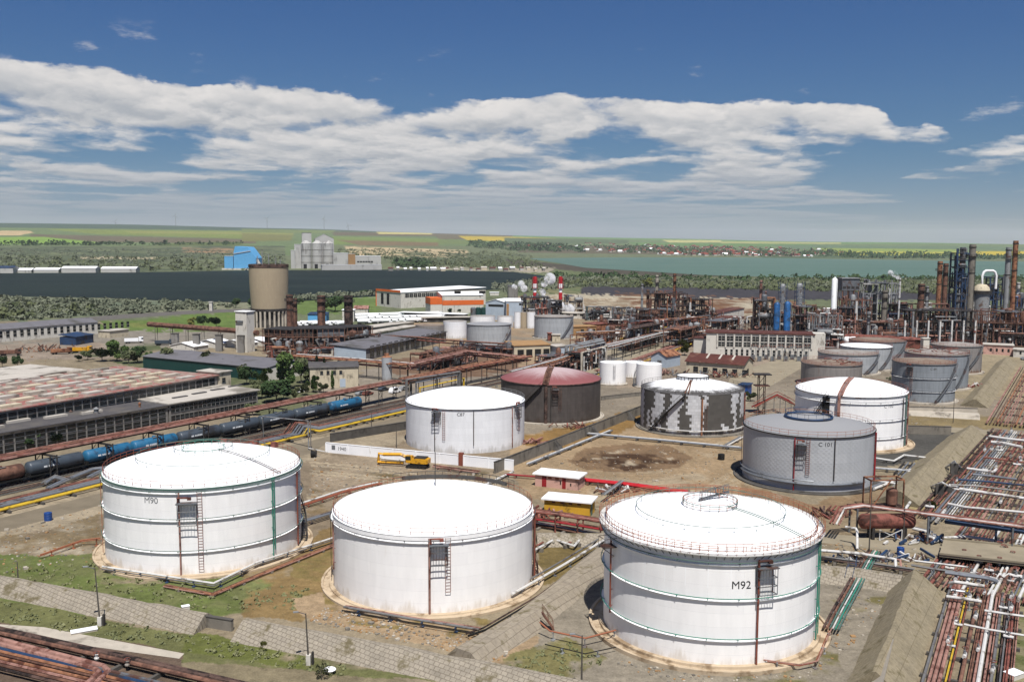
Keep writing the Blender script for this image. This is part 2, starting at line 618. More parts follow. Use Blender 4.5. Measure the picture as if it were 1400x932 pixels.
# --- the yard
paint([(700, 430), (1400, 440), (R_, 520), (R_, 620), (700, 600)], '#8f8474', .8, 20)
paint([(840, 400), (1100, 410), (1100, 450), (860, 470)], '#7c5c45', .5, 18)
paint([(820, 470), (1050, 450), (1130, 490), (1000, 540), (840, 530)], '#9a8b7a', .7, 12)
paint([(1240, 470), (1400, 470), (R_, 560), (1240, 545)], '#9a8d74')
paint([(560, 440), (840, 430), (860, 480), (600, 520)], '#a08a70', .6, 18)
paint([(0, 690), (560, 570), (720, 600), (700, 660), (420, 760), (0, 820)], '#8b7c68')
paint([(0, 725), (140, 690), (140, 770), (0, 790)], '#84745a', .6, 8)
paint([(0, 725), (140, 690), (140, 770), (0, 790)], '#a59a86', .35, 6)
paint([(430, 620), (520, 625), (720, 645), (720, 668), (420, 700)], '#9d8d77', .6, 9)
paint([(430, 640), (560, 650), (690, 640), (500, 690), (420, 690)], '#74664a', .42, 7)
paint([(720, 590), (890, 570), (1020, 600), (1010, 690), (740, 690), (690, 640)], '#a08a6d')
paint([(690, 600), (885, 558), (900, 572), (760, 620)], '#8d7046', .7, 8)
paint([(770, 655), (1015, 600), (1015, 660), (800, 690)], '#ab9a80', .45, 7)
# --- grass round the near tanks
paint([(L, 770), (140, 758), (130, 800), (420, 790), (430, 830), (290, 840), (L, 793)], '#70744a')
paint([(L, 772), (140, 758), (420, 800), (410, 840), (290, 840), (L, 793)], '#66703f', .48, 5)
paint([(400, 740), (470, 735), (470, 830), (400, 810)], '#7b6e45', .8, 5)
paint([(330, 770), (460, 720), (470, 800), (420, 850), (330, 845)], '#86704c', .60, 5)
paint([(400, 820), (470, 800), (650, 860), (760, 870), (690, 905), (420, 845)], '#a08a6e')
paint([(440, 810), (700, 850), (690, 880), (460, 850)], '#7c6c44', .42, 4)
paint([(420, 690), (600, 660), (560, 655), (430, 715)], '#7f6c4e', .6, 6)
paint([(730, 745), (830, 735), (830, 770), (740, 800)], '#7a6a45', .75, 5)
paint([(L, 815), (270, 868), (420, 905), (560, 932), (560, 990), (L, 990)], '#857a62')
paint([(L, 816), (0, 818), (265, 868), (480, 905), (600, 932), (300, 905), (L, 850)], '#6e6f48', .72, 5)
paint([(250, 860), (420, 890), (420, 915), (250, 890)], '#6a6f3c', .6, 4)
paint([(L, 850), (0, 848), (250, 892), (235, 990), (L, 990)], '#6d5d50')
# --- basins
paint([(0, 690), (560, 570), (560, 600), (0, 735)], '#a59780', .7, 10)
paint([(740, 860), (835, 780), (1130, 780), (1250, 790), (1260, 800), (1185, 990), (640, 990)], '#8e8576')
paint([(700, 890), (770, 870), (830, 900), (760, 940), (660, 930)], '#76704a', .6, 4)
paint([(1120, 790), (1250, 795), (1250, 830), (1130, 840)], '#716945', .42, 5)
paint([(1000, 900), (1150, 890), (1150, 932), (1000, 960)], '#6b6542', .45, 4)
paint([(1130, 690), (1260, 700), (1260, 745), (1120, 745)], '#94836a', .8, 6)
paint([(1190, 600), (1235, 585), (1312, 587), (1310, 598), (1285, 628), (1180, 640)], '#55534f', jit=.35)
paint([(1010, 660), (1110, 690), (1220, 660), (1240, 640), (1200, 700), (1000, 720)], '#8a745a', .7, 7)
paint([(1240, 640), (1330, 590), (1360, 590), (1290, 700), (1230, 700)], '#988a66', .8, 7)
paint([(1225, 560), (1400, 575), (R_, 575), (R_, 600), (1225, 585)], '#8b7b5a', .7, 8)
paint([(1360, 780), (R_, 780), (R_, 990), (1340, 990)], '#8a8265')
paint([(1370, 800), (R_, 790), (R_, 990), (1350, 990)], '#6d7047', .4, 4)
# darker brown ground under the process units
paint([(1025, 438), (1250, 440), (1420, 445), (1420, 478), (1240, 474), (1110, 478), (1025, 474)], '#54463b')
paint([(858, 430), (1000, 430), (990, 462), (858, 470)], '#5a4638')
paint([(360, 450), (520, 445), (520, 486), (360, 488)], '#6a5a4e')
paint([(500, 490), (720, 485), (700, 512), (560, 520)], '#7a6250', .7, 8)
paint([(700, 405), (860, 410), (860, 450), (700, 455)], '#97856d', .6, 10)
# wheel tracks in the yard
for tr in ([(425, 632), (500, 638), (600, 652), (700, 652)], [(422, 642), (500, 650), (600, 661), (690, 660)], [(420, 676), (480, 670), (560, 660), (640, 655)], [(760, 690), (840, 690), (930, 680), (1010, 655), (1040, 640)], [(740, 680), (850, 684), (960, 668), (1010, 640)]):
    for o_ in (0, 4):
        paint([(x, y + o_ - .9) for x, y in tr] + [(x, y + o_ + 1.1) for x, y in tr[::-1]], '#b5a68c', .75, jit=.25)
# wet dark stain where a tank once stood, bare ring around it
paint([(775, 630), (800, 612), (860, 605), (920, 610), (948, 625), (930, 638), (870, 645), (800, 642)], '#816a52', jit=.4)
paint([(785, 632), (810, 618), (860, 612), (930, 618), (930, 634), (860, 642)], '#4d3a2c', .48, 5)
paint([(800, 630), (860, 610), (930, 622), (880, 640)], '#b3a48d', .30, 3.5)
# soft mottling everywhere (soil, gravel, thin grass)
mo = fbm(gx / 3.2, gy / 3.2, 4, 31) - .5
mo2 = fbm(gx / 60, gy / 60, 3, 41) - .5
col *= (1 + mo * .55 + mo2 * .35)[..., None]
far_k = inpoly(ppx, ppy, [(L, 300), (R_, 300), (R_, 420), (L, 460)])
col = np.clip(col, .01, .9)

me = D.meshes.new('ground')
nv = NA * ND
verts = np.stack([gx, gy, gz], -1).reshape(-1, 3)
i, j = np.meshgrid(np.arange(ND - 1), np.arange(NA), indexing='ij')
j2_ = (j + 1) % NA
quads = np.stack([i * NA + j, (i + 1) * NA + j, (i + 1) * NA + j2_, i * NA + j2_], -1).reshape(-1, 4)[:, ::-1]
# a cap under the camera closes the sheet
me.vertices.add(nv)
me.vertices.foreach_set('co', verts.ravel())
nq = len(quads)
me.loops.add(nq * 4 + NA)
me.polygons.add(nq + 1)
me.loops.foreach_set('vertex_index', np.concatenate([quads.ravel(), np.arange(NA)]).astype(np.int32))
me.polygons.foreach_set('loop_start', (np.arange(nq + 1) * 4).astype(np.int32))
me.update(calc_edges=True)
ca = me.color_attributes.new('soil', 'FLOAT_COLOR', 'POINT')
ca.data.foreach_set('color', np.concatenate([col, np.ones((ND, NA, 1))], -1).astype(np.float32).ravel())
me.polygons.foreach_set('use_smooth', np.ones(nq + 1, bool))
gm = D.materials.new('soil')
gm.use_nodes = True
t = NT(gm.node_tree)
bs = gm.node_tree.nodes['Principled BSDF']
at = t.n.new('ShaderNodeAttribute')
at.attribute_name = 'soil'
pos = t.n.new('ShaderNodeNewGeometry').outputs['Position']
k1 = t.noise(pos, .9, 6, .65)
k2 = t.noise(pos, .08, 5, .6)
k3 = t.noise(pos, 4., 3, .6)
k = t.add(t.add(t.mul(t.sub(k1, .5), 1.25), t.mul(t.sub(k2, .5), .6)), t.add(t.mul(t.sub(k3, .5), .9), 1.))
base = t.mix(1., at.outputs['Color'], t.comb(k, k, k), 'MULTIPLY')
t.set(bs, 'Base Color', base)
bs.inputs['Roughness'].default_value = .95
bs.inputs['Specular IOR Level'].default_value = .1
b = t.n.new('ShaderNodeBump')
t.set(b, 'Height', t.add(k1, t.mul(k3, .4)))
b.inputs['Strength'].default_value = .6
b.inputs['Distance'].default_value = .25
t.l.new(b.outputs[0], bs.inputs['Normal'])
me.materials.append(gm)
ground = D.objects.new('ground', me)
COL.objects.link(ground)
struct(ground)


# ------------------------------------------------------------------ water
def water_mat(name, c, c2):
    ma = D.materials.new(name)
    ma.use_nodes = True
    t = NT(ma.node_tree)
    bs = ma.node_tree.nodes['Principled BSDF']
    pos = t.n.new('ShaderNodeNewGeometry').outputs['Position']
    X, Y, Z = t.sep(pos)
    n = t.noise(t.comb(t.mul(X, .25), t.mul(Y, 1.), 0.), .012, 5, .6)
    t.set(bs, 'Base Color', t.mix(t.step(n, .38, .62), c, c2))
    bs.inputs['Roughness'].default_value = .5
    bs.inputs['Specular IOR Level'].default_value = .03
    b = t.n.new('ShaderNodeBump')
    t.set(b, 'Height', t.noise(t.comb(X, t.mul(Y, .5), 0.), .35, 6, .65))
    b.inputs['Strength'].default_value = 1.
    b.inputs['Distance'].default_value = 1.2
    t.l.new(b.outputs[0], bs.inputs['Normal'])
    return ma
def sheet(name, pts, z, ma, n=1):
    mb = MB()
    mb.face([(p.x, p.y, z) for p in pts])
    return struct(mb.build(name, ma, None, smooth=0))
sheet('canal_water', [G(x, y, .3) for x, y in [(-900, 404), (-500, 402), (0, 404), (80, 406), (150, 407), (230, 411), (320, 413), (400, 412), (540, 403), (620, 398), (700, 395), (735, 388), (745, 377), (700, 371.5),
      (560, 368.5), (350, 369.5), (180, 372.5), (0, 373.5), (-500, 374), (-900, 376)]], .3, water_mat('canal_water', (.009, .015, .012), (.016, .024, .019)))
sheet('lake_water', [G(x, y, .3) for x, y in [(690, 345.4), (700, 349), (716, 352.5), (765, 360), (800, 366), (875, 370.5), (962, 376), (1050, 378.5), (1200, 380), (1400, 380), (1800, 381), (2600, 386),
      (2600, 364), (1800, 360), (1400, 357.5), (1200, 355), (1050, 352.6), (930, 350.6), (860, 348.2), (775, 345.5)]], .3, water_mat('lake_water', (.078, .128, .104), (.092, .146, .118)))
# ------------------------------------------------------------------ paints
def M(name):
    return PAL[name]
PAL = {}
def pal(name, *a, **k):
    PAL[name] = mat(name, *a, **k)
pal('white_paint', (.78, .78, .79), .5, var=.05, scale=.35, dirt=(.55, .53, .50), dscale=.22, damt=.12, streak=.15)
pal('roof_white', (.84, .84, .84), .5, var=.03, scale=.3, dirt=(.66, .64, .60), dscale=.2, damt=.08)
pal('rust', '#86604f', .9, var=.4, scale=1.2, dirt='#5e4136', dscale=.5, damt=.6)
pal('rust_red', '#91574b', .85, var=.35, scale=1., dirt='#4a2a20', dscale=.4, damt=.5)
pal('rust_orange', '#a67354', .85, var=.35, scale=1., dirt='#5c3322', dscale=.4, damt=.5)
pal('rust_pink', '#b08578', .85, var=.25, scale=1., dirt='#6f4438', dscale=.5, damt=.5)
pal('rust_dark', '#675047', .9, var=.4, scale=1., dirt='#221916', dscale=.5, damt=.6)
pal('rail_red', '#94513f', .7, var=.2)
pal('red_paint', '#a3232a', .6, var=.2, scale=1., dirt='#6a2422', dscale=.5, damt=.4)
pal('bright_red', '#b81f28', .55, var=.15)
pal('orange_rail', '#a8694c', .7, var=.2)
pal('green_pipe', '#3f8f7a', .55, var=.2)
pal('green_grey', '#5d7a70', .6, var=.2)
pal('grey_pipe', '#8f8d8b', .45, metal=.3, var=.2, scale=1., dirt='#5d4a40', dscale=.4, damt=.3)
pal('dark_pipe', '#4b4946', .6, var=.3, dirt='#4b2f25', dscale=.4, damt=.5)
pal('alu', '#a9adb2', .40, metal=.55, var=.12, scale=.8, dirt='#7f7f80', dscale=.4, damt=.3)
pal('white_pipe', '#cfcdc9', .5, var=.10, scale=.8, dirt='#8f857a', dscale=.5, damt=.35)
pal('yellow_pipe', '#c9a72f', .55, var=.15, scale=.8, dirt='#8a7432', dscale=.4, damt=.35)
pal('blue_paint', '#1f4f9a', .5, var=.15)
pal('blue_dark', '#2b4568', .6, var=.25, dirt='#3d3430', dscale=.3, damt=.4)
pal('blue_bright', '#2a69a8', .5, var=.3, dirt='#2b4a6b', dscale=.3, damt=.5)
pal('steel_grey', '#6f7378', .6, var=.25, scale=.8, dirt='#5b4036', dscale=.4, damt=.4)
pal('steel_light', '#9b9d9e', .55, var=.18, scale=.6, dirt='#6d564a', dscale=.3, damt=.35)
pal('steel_dark', '#3a3735', .8, var=.35, scale=.8, dirt='#2a1f1b', dscale=.4, damt=.4)
pal('concrete', '#8d867b', .95, var=.15, scale=.5, dirt='#5f5a53', dscale=.2, damt=.4, streak=.3, bump=.2)
pal('concrete_light', '#b3aa9c', .95, var=.12, scale=.5, dirt='#857c70', dscale=.2, damt=.35, bump=.2)
pal('concrete_dark', '#5f5b56', .95, var=.2, scale=.5, dirt='#3f3b37', dscale=.2, damt=.4)
pal('apron', '#bba88e', .95, var=.12, scale=.8, dirt='#9b8468', dscale=.35, damt=.45)
pal('black', '#191817', .8, var=.3)
pal('glass', '#1c2328', .15, var=.4, scale=.3, spec=.5)
pal('lettering', '#1d1d20', .8, var=.1)
pal('lettering_faded', '#7d8084', .8, var=.2)
pal('lettering_white', '#d5d8da', .7, var=.1)
pal('wood_pole', '#5d5750', .9, var=.2)

def plate_mat(name, c, c2, pw, ph, seam, var=.06, dirt=None, damt=.3, quilt=False, strip=False, rough=.55, metal=0.):
    """shell plating wrapped round a tank: courses of plates in slightly different tones"""
    ma = D.materials.new(name)
    ma.use_nodes = True
    t = NT(ma.node_tree)
    bs = ma.node_tree.nodes['Principled BSDF']
    ob = t.n.new('ShaderNodeTexCoord').outputs['Object']
    X, Y, Z = t.sep(ob)
    an = t.math('ARCTAN2', X, t.mul(Y, -1.))
    R = t.math('SQRT', t.add(t.mul(X, X), t.mul(Y, Y)))
    U = t.mul(an, 14.5)
    uv = t.comb(U, Z, 0.)
    br = t.n.new('ShaderNodeTexBrick')
    t.set(br, 'Vector', uv)
    t.set(br, 'Color1', c)
    t.set(br, 'Color2', c2)
    t.set(br, 'Mortar', seam)
    t.set(br, 'Scale', 1.)
    t.set(br, 'Mortar Size', .03)
    t.set(br, 'Mortar Smooth', .6)
    t.set(br, 'Brick Width', pw)
    t.set(br, 'Row Height', ph)
    base = br.outputs[0]
    n = t.noise(t.comb(t.mul(U, .8), t.mul(Z, .12), 0.), 1., 5, .6)
    base = t.mix(1., base, t.mix(t.lin(n, .3, .7), (1 - var,) * 3, (1 + var * .3,) * 3), 'MULTIPLY')
    if strip:   # cladding sheets torn away: grey insulation shows in stepped vertical bands
        col_ = t.math('FLOOR', t.div(U, 1.1))
        row_ = t.math('FLOOR', t.div(Z, .85))
        par = t.math('MODULO', t.add(row_, 100.), 2.)
        colj = t.math('FLOOR', t.add(t.div(U, 1.1), t.mul(par, .5)))
        w = t.n.new('ShaderNodeTexNoise')
        w.noise_dimensions = '3D'
        t.set(w, 'Vector', t.comb(t.mul(colj, .42), t.mul(row_, .035), 5.2))
        t.set(w, 'Scale', 1.)
        t.set(w, 'Detail', 2.)
        lower = t.mul(t.step(an, .10, .2), 0.)
        f = t.math('GREATER_THAN', w.outputs[0], .485)
        base = t.mix(f, base, (.085, .078, .070))
        sheetn = t.noise(t.comb(colj, row_, 0.), 3.3, 0, .5)
        base = t.mix(1., base, t.mix(sheetn, (.7,) * 3, (1.15,) * 3), 'MULTIPLY')
    if dirt:
        d = t.noise(t.comb(t.mul(U, .45), t.mul(Z, .07), 4.), 1., 6, .65)
        low = t.step(Z, 3., 0., 0., .25)
        base = t.mix(t.step(t.add(d, low), .70 - damt * .3, .85 - damt * .2), base, dirt)
    t.set(bs, 'Base Color', base)
    bs.inputs['Roughness'].default_value = rough
    bs.inputs['Metallic'].default_value = metal
    bs.inputs['Specular IOR Level'].default_value = .3
    b = t.n.new('ShaderNodeBump')
    if quilt:
        q = t.mul(t.math('SINE', t.mul(t.add(U, t.mul(Z, 1.25)), 2.75)), t.math('SINE', t.mul(t.sub(U, t.mul(Z, 1.25)), 2.75)))
        q = t.math('ABSOLUTE', q)
        t.set(b, 'Height', t.add(t.mul(q, t.noise(uv, .35, 3, .5)), t.mul(t.noise(uv, .8, 3, .5), .7)))
        b.inputs['Strength'].default_value = .35
        b.inputs['Distance'].default_value = .09
    else:
        t.set(b, 'Height', t.add(br.outputs[1], t.mul(t.noise(uv, .3, 2, .5), -2.)))
        b.inputs['Strength'].default_value = .14
        b.inputs['Distance'].default_value = .05
        b.invert = True
    t.l.new(b.outputs[0], bs.inputs['Normal'])
    PAL[name] = ma
    return ma
plate_mat('shell_white', (.83, .815, .80), (.80, .785, .775), 9., 1.75, (.72, .71, .705), .08, (.64, .60, .55), .30)
plate_mat('shell_white_dull', (.74, .745, .76), (.70, .705, .72), 8., 1.6, (.62, .62, .63), .10, (.50, .49, .48), .34)
plate_mat('shell_quilted', (.385, .395, .41), (.35, .36, .375), 4.4, 2.1, (.29, .30, .315),   .10, (.38, .38, .41), .2, quilt=True, rough=.5)
plate_mat('shell_stripped', (.60, .60, .61), (.50, .50, .51), 1.1, .85, (.36, .35, .34), .12, (.30, .26, .22), .25, strip=True)
plate_mat('shell_brown', (.085, .072, .066), (.07, .06, .055), 1.6, 1.1, (.055, .045, .040), .3, (.05, .035, .028), .3)
plate_mat('shell_grey', (.235, .255, .275), (.205, .225, .245), 6., 2.6, (.13, .13, .135), .22, (.15, .13, .12), .25)
plate_mat('shell_grey_light', (.36, .375, .39), (.32, .335, .35), 6., 2.2, (.2, .2, .2), .22, (.2, .17, .15), .25)
plate_mat('shell_rusty', (.25, .23, .215), (.21, .195, .185), 5., 2.2, (.12, .1, .09), .25, (.13, .075, .05), .5)
plate_mat('shell_concrete', (.35, .285, .195), (.335, .27, .185), 2.2, 2.2, (.29, .235, .165), .08, (.27, .22, .16), .25, rough=.95)

def roof_mat(name, c, edge, e0, e1, streak, dirt=None):
    """roof sheet whose edge zone has worn to another colour in radial streaks"""
    ma = D.materials.new(name)
    ma.use_nodes = True
    t = NT(ma.node_tree)
    bs = ma.node_tree.nodes['Principled BSDF']
    ob = t.n.new('ShaderNodeTexCoord').outputs['Object']
    X, Y, Z = t.sep(ob)
    an = t.math('ARCTAN2', X, Y)
    R = t.math('SQRT', t.add(t.mul(X, X), t.mul(Y, Y)))
    n = t.noise(t.comb(t.mul(t.math('SINE', an), 9.), t.mul(t.math('COSINE', an), 9.), t.mul(R, .07)), 1.6, 5, .7)
    n2 = t.noise(ob, .25, 5, .6)
    v = t.add(R, t.add(t.mul(t.sub(n, .5), streak), t.mul(t.sub(n2, .5), streak * .5)))
    base = t.mix(t.step(v, e0, e1), c, edge)
    if dirt:
        base = t.mix(t.step(n2, .48, .62), base, dirt)
    seg = t.math('ABSOLUTE', t.math('SINE', t.mul(an, 18.)))
    base = t.mix(t.step(seg, .05, .0, 0., .22), base, (.2, .2, .2))
    t.set(bs, 'Base Color', base)
    bs.inputs['Roughness'].default_value = .65
    PAL[name] = ma
roof_mat('roof_clean', (.84, .84, .84), (.80, .80, .79), 10., 15., 4.)
roof_mat('roof_grey', (.25, .25, .255), (.235, .235, .24), 8., 15., 4.)
roof_mat('roof_red', (.42, .32, .32), (.20, .062, .062), 4.0, 13.5, 9.)
roof_mat('roof_striped', (.80, .80, .80), (.075, .07, .066), 9.6, 13.6, 9.)
roof_mat('roof_rust', (.22, .175, .13), (.14, .085, .06), 4., 11., 9., (.17, .12, .085))
roof_mat('roof_pale', (.28, .26, .235), (.18, .145, .12), 6., 11., 8., (.21, .175, .145))


def railing(mb, R, z, h, n, a0=0, a1=2 * PI, w=.05, mid=True):
    full = abs(a1 - a0 - 2 * PI) < 1e-6
    ks = n if full else n + 1
    for k in range(ks):
        a = a0 + (a1 - a0) * k / n
        x, y = R * math.sin(a), -R * math.cos(a)
        mb.beam((x, y, z), (x, y, z + h), w)
    segs = max(8, int(72 * (a1 - a0) / (2 * PI)))
    for zz in ((z + h, z + h * .5) if mid else (z + h,)):
        pts = [(R * math.sin(a0 + (a1 - a0) * k / segs), -R * math.cos(a0 + (a1 - a0) * k / segs), zz) for k in range(segs + (0 if full else 1))]
        mb.tube(pts, w * .7, 4, closed=full)
def ringpts(R, z, n=72, a0=0, a1=2 * PI):
    full = abs(a1 - a0 - 2 * PI) < 1e-6
    return [(R * math.sin(a0 + (a1 - a0) * k / n), -R * math.cos(a0 + (a1 - a0) * k / n), z) for k in range(n + (0 if full else 1))]
def on(R, a, z):
    return (R * math.sin(a), -R * math.cos(a), z)
def text_mesh(s, size):
    cu = D.curves.new('t', 'FONT')
    cu.body = s
    cu.size = size
    cu.align_x = 'CENTER'
    ob = D.objects.new('t', cu)
    COL.objects.link(ob)
    bpy.context.view_layer.update()
    me = D.meshes.new_from_object(ob.evaluated_get(bpy.context.evaluated_depsgraph_get()))
    D.objects.remove(ob)
    return me
def lettering(par, s, size, R, a, z, ma, name='lettering', squash=1., world_flat=None):
    me = text_mesh(s, size)
    for v in me.vertices:
        if world_flat is None:
            aa = a + v.co.x * squash / R
            v.co = Vector(on(R, aa, z + v.co.y))
        else:
            v.co = world_flat(v.co.x * squash, v.co.y)
    me.materials.clear()
    me.materials.append(ma)
    me.name = name
    ob = D.objects.new(name, me)
    COL.objects.link(ob)
    ob.parent = par
    WL[ob.name] = WL[par.name]
    return ob
def ladder(mb, R, a, z0, z1, w=.6, st=.45, t=.07):
    for s in (-1, 1):
        mb.beam(on(R, a + s * w / 2 / R, z0), on(R, a + s * w / 2 / R, z1), t)
    z = z0
    while z < z1:
        mb.beam(on(R, a - w / 2 / R, z), on(R, a + w / 2 / R, z), t * .7)
        z += st

def tank(label, l, r, by, ry, apex, shell, roof, name='storage_tank', kind='dome', group=None, rail=None, apron=None, rings=(), text=None, cage=(),
         risers=(), stair=None, ladders=(), girder=None, cat='storage tank', walkway=False, domerings=(), roofpipe=None, detail=True, topdark=None, streaks=(), railn=64, center=None):
    cx = (l + r) / 2
    B = G(cx, by)
    dh = Vector((B.x, B.y, 0)).normalized()
    R = 1.
    for _ in range(30):
        C = B + dh * R
        dep = C.y * _f.y + (6 - H) * _f.z
        R = (r - l) / 2 * dep / F * .985
    h = up(cx, ry, B)
    # refine so that the rim spans l..r and front foot and front rim fall on their rows
    yy, cc, rim = float(by), float(cx), float(ry)
    an_ = np.linspace(0, 2 * PI, 120)
    for _ in range(25):
        B = G(cc, yy)
        dh = Vector((B.x, B.y, 0)).normalized()
        C = B + dh * R
        x1, y1 = proj(C.x + R * np.sin(an_), C.y + R * np.cos(an_), h)
        x0, y0 = proj(C.x + R * np.sin(an_), C.y + R * np.cos(an_), 0.)
        xl, xr = (x0.min() * .35 + x1.min() * .65), (x0.max() * .35 + x1.max() * .65)
        cc += ((l + r) - (xl + xr)) / 2 * .7
        R *= ((r - l) / (xr - xl)) ** .7
        yy += (by - y0.max()) * .7
        h -= (rim - y1.max()) * C.y / F * .6
    Ct = C.copy()
    hr = (up(cx, apex, Ct) - h) if apex else R * .08
    if kind == 'dome': hr *= .76
    th = math.atan2(C.x, C.y)
    o = thing(name, label, cat, C, -th, group)
    def part(mb, nm, ma, par=o, smooth=35):
        return mb.build(nm, PAL[ma] if isinstance(ma, str) else ma, par, smooth=smooth)
    n = 96 if R > 8 else 40
    part(MB().lathe([(R, 0), (R, h)], n, caps=False), 'shell', shell)
    if kind == 'dome':
        pr = [(R * 1.004, h)] + [(R * math.cos(k / 14 * PI / 2) if False else R * (1 - k / 14), h + .06 + hr * (1 - (1 - k / 14) ** 2)) for k in range(15)]
        pr[-1] = (.001, pr[-1][1])
    elif kind == 'cone':
        pr = [(R * 1.004, h)] + [(R * (1 - k / 14), h + .05 + hr * (k / 14) ** .92) for k in range(15)]
        pr[-1] = (.001, pr[-1][1])
    else:
        pr = [(R * 1.004, h)] + [(R * (1 - k / 6), h + .02 + hr * k / 6) for k in range(7)]
        pr[-1] = (.001, pr[-1][1])
    part(MB().lathe(pr, n, caps=False), 'roof', roof, smooth=30)
    if girder is not None:
        part(MB().lathe([(R, h - .25), (R + .22, h - .25), (R + .22, h - .02), (R, h - .02)], n, caps=False), 'rim_girder', girder)
    Rr = R + (.75 if walkway else -.1)
    if walkway:
        mb = MB()
        mb.lathe([(R + .02, h - .1), (R + .8, h - .1), (R + .8, h), (R + .02, h)], n, caps=False)
        wk = part(mb, 'walkway', 'white_pipe')
        mb = MB()
        for k in range(96):
            a = 2 * PI * k / 96
            mb.beam(on(R + .02, a, h - .75), on(R + .75, a, h - .12), .07)
        mb.build('bracket', PAL['steel_grey'], wk, smooth=0)
        Rr = R + .76
        mb = MB()
        railing(mb, R - .15, h + .05, 1.1, railn, w=.06)
        part(mb, 'inner_railing', rail, smooth=0)
    if rail:
        mb = MB()
        railing(mb, Rr, h + .02, 1.1, railn, w=.055)
        part(mb, 'railing', rail, smooth=0)
    if apron:
        w, ah, ma = apron
        part(MB().lathe([(R + w, 0), (R + w, ah), (R + w - .35, ah + .02), (R + w - .4, ah * .45), (R + .7, ah * .5), (R + .65, ah * 1.1), (R - .05, ah * 1.1)], n, caps=False), 'foundation', ma)
    for k, (z, ma) in enumerate(rings):
        mb = MB()
        zz = z * h
        mb.tube(ringpts(R + .42, zz), .06, 6, closed=True)
        for q in range(24):
            a = 2 * PI * q / 24
            mb.beam(on(R, a, zz - .25), on(R + .45, a, zz), .07)
            mb.beam(on(R + .42, a, zz), on(R + .42, a, zz - .22), .09)
        cr = part(mb, 'cooling_ring', ma)
        MB().lathe([(R, zz - .42), (R + .28, zz - .42), (R + .28, zz - .37), (R, zz - .37)], n, caps=False).build('stiffener', PAL['white_paint'], cr)
    for rr, zf, ma in domerings:
        mb = MB()
        q = 1 - rr
        zz = h + .06 + hr * (1 - (1 - q) ** 2)
        mb.tube(ringpts(R * rr, zz + .75), .05, 5, closed=True)
        for s in range(20):
            a = 2 * PI * s / 20
            mb.beam(on(R * rr, a, zz), on(R * rr, a, zz + .75), .05)
        part(mb, 'roof_ring_pipe', ma)
    if roofpipe:
        a, ma = roofpipe
        mb = MB()
        for da in (-.012, .012):
            pts = []
            for k in range(12):
                q = k / 11
                rr = 1 - q * .8
                pts.append(on(R * rr, a + da * 1.6 / max(rr, .25), h + .06 + hr * (1 - rr ** 2) + .25))
            mb.tube(pts, .06, 5)
        part(mb, 'roof_pipe', ma)
    for a, z0, z1, rad, ma in risers:
        mb = MB()
        mb.tube([on(R + .3, a, z0 * h), on(R + .3, a, z1 * h)], rad, 6)
        k = z0 * h + 1
        while k < z1 * h:
            mb.beam(on(R, a, k), on(R + .32, a, k), .08)
            k += 2.2
        part(mb, 'riser_pipe', ma)
    for a, z0, z1, ma in ladders:
        mb = MB()
        ladder(mb, R + .3, a, z0 * h, z1 * h, .7)
        part(mb, 'ladder', ma, smooth=0)
    for a, z0, z1, w, ma in cage:
        # gauging box under the rim: a little railed landing with a hanging mesh cage
        mb = MB()
        zb, zt = z0 * h, z1 * h
        c = a
        hw = w / 2 / R
        for s in (-1, 1):
            for ro in (.15, 1.15):
                mb.beam(on(R + ro, c + s * hw, zb), on(R + ro, c + s * hw, zt), .09)
        for zz in (zb, zb + (zt - zb) * .33, zb + (zt - zb) * .66, zt):
            mb.beam(on(R + 1.15, c - hw, zz), on(R + 1.15, c + hw, zz), .09)
            for s in (-1, 1):
                mb.beam(on(R + .15, c + s * hw, zz), on(R + 1.15, c + s * hw, zz), .08)
        for k in range(1, 6):
            mb.beam(on(R + 1.15, c - hw + 2 * hw * k / 6, zb), on(R + 1.15, c - hw + 2 * hw * k / 6, zt), .05)
        cg = part(mb, 'gauge_cage', ma, smooth=0)
        mb = MB()
        p0, p1, p2, p3 = on(R + .1, c - hw * 1.15, 0), on(R + 1.3, c - hw * 1.15, 0), on(R + 1.3, c + hw * 1.15, 0), on(R + .1, c + hw * 1.15, 0)
        mb.prism([p0, p1, p2, p3], zt, zt + .14)
        mb.build('landing', PAL['steel_grey'], cg, smooth=0)
        mb = MB()
        mb.tube([on(R + .7, c - hw, zt + .25), on(R + .7, c - hw, zt + .95), on(R + .7, c + hw * .2, zt + .95)], .16, 6)
        mb.box(on(R + .7, c + hw * .3, zt + .6), .55, .45, .4, c)
        mb.build('gauge_head', PAL['rust_red'], cg, smooth=35)
    if stair:
        a0, a1, ma = stair[:3]
        z1 = stair[3] * h if len(stair) > 3 else h
        mb = MB()
        k = 44
        for q in range(k + 1):
            f_ = q / k
            a = a0 + (a1 - a0) * f_
            z = .3 + (z1 - .3) * f_
            mb.beam(on(R + .05, a, z), on(R + .95, a, z), .28, .06)
        for ro in (.06, .95):
            mb.tube([on(R + ro, a0 + (a1 - a0) * q / k, .2 + (z1 - .3) * q / k) for q in range(k + 1)], .13, 4)
        for q in range(0, k + 1, 3):
            a = a0 + (a1 - a0) * q / k
            z = .3 + (z1 - .3) * q / k
            mb.beam(on(R + .95, a, z), on(R + .95, a, z + 1.05), .05)
        mb.tube([on(R + .95, a0 + (a1 - a0) * q / k, 1.35 + (z1 - .3) * q / k) for q in range(k + 1)], .045, 4)
        part(mb, 'stairway', ma, smooth=0)
    for a, z0, z1 in streaks:
        mb = MB()
        for k in range(2):
            mb.lathe([(R + .012, z0 * h), (R + .012, z1 * h)], 2, a0=a - .05 / R, a1=a + .05 / R, caps=False)
            break
        part(mb, 'paint_run', 'roof_white')
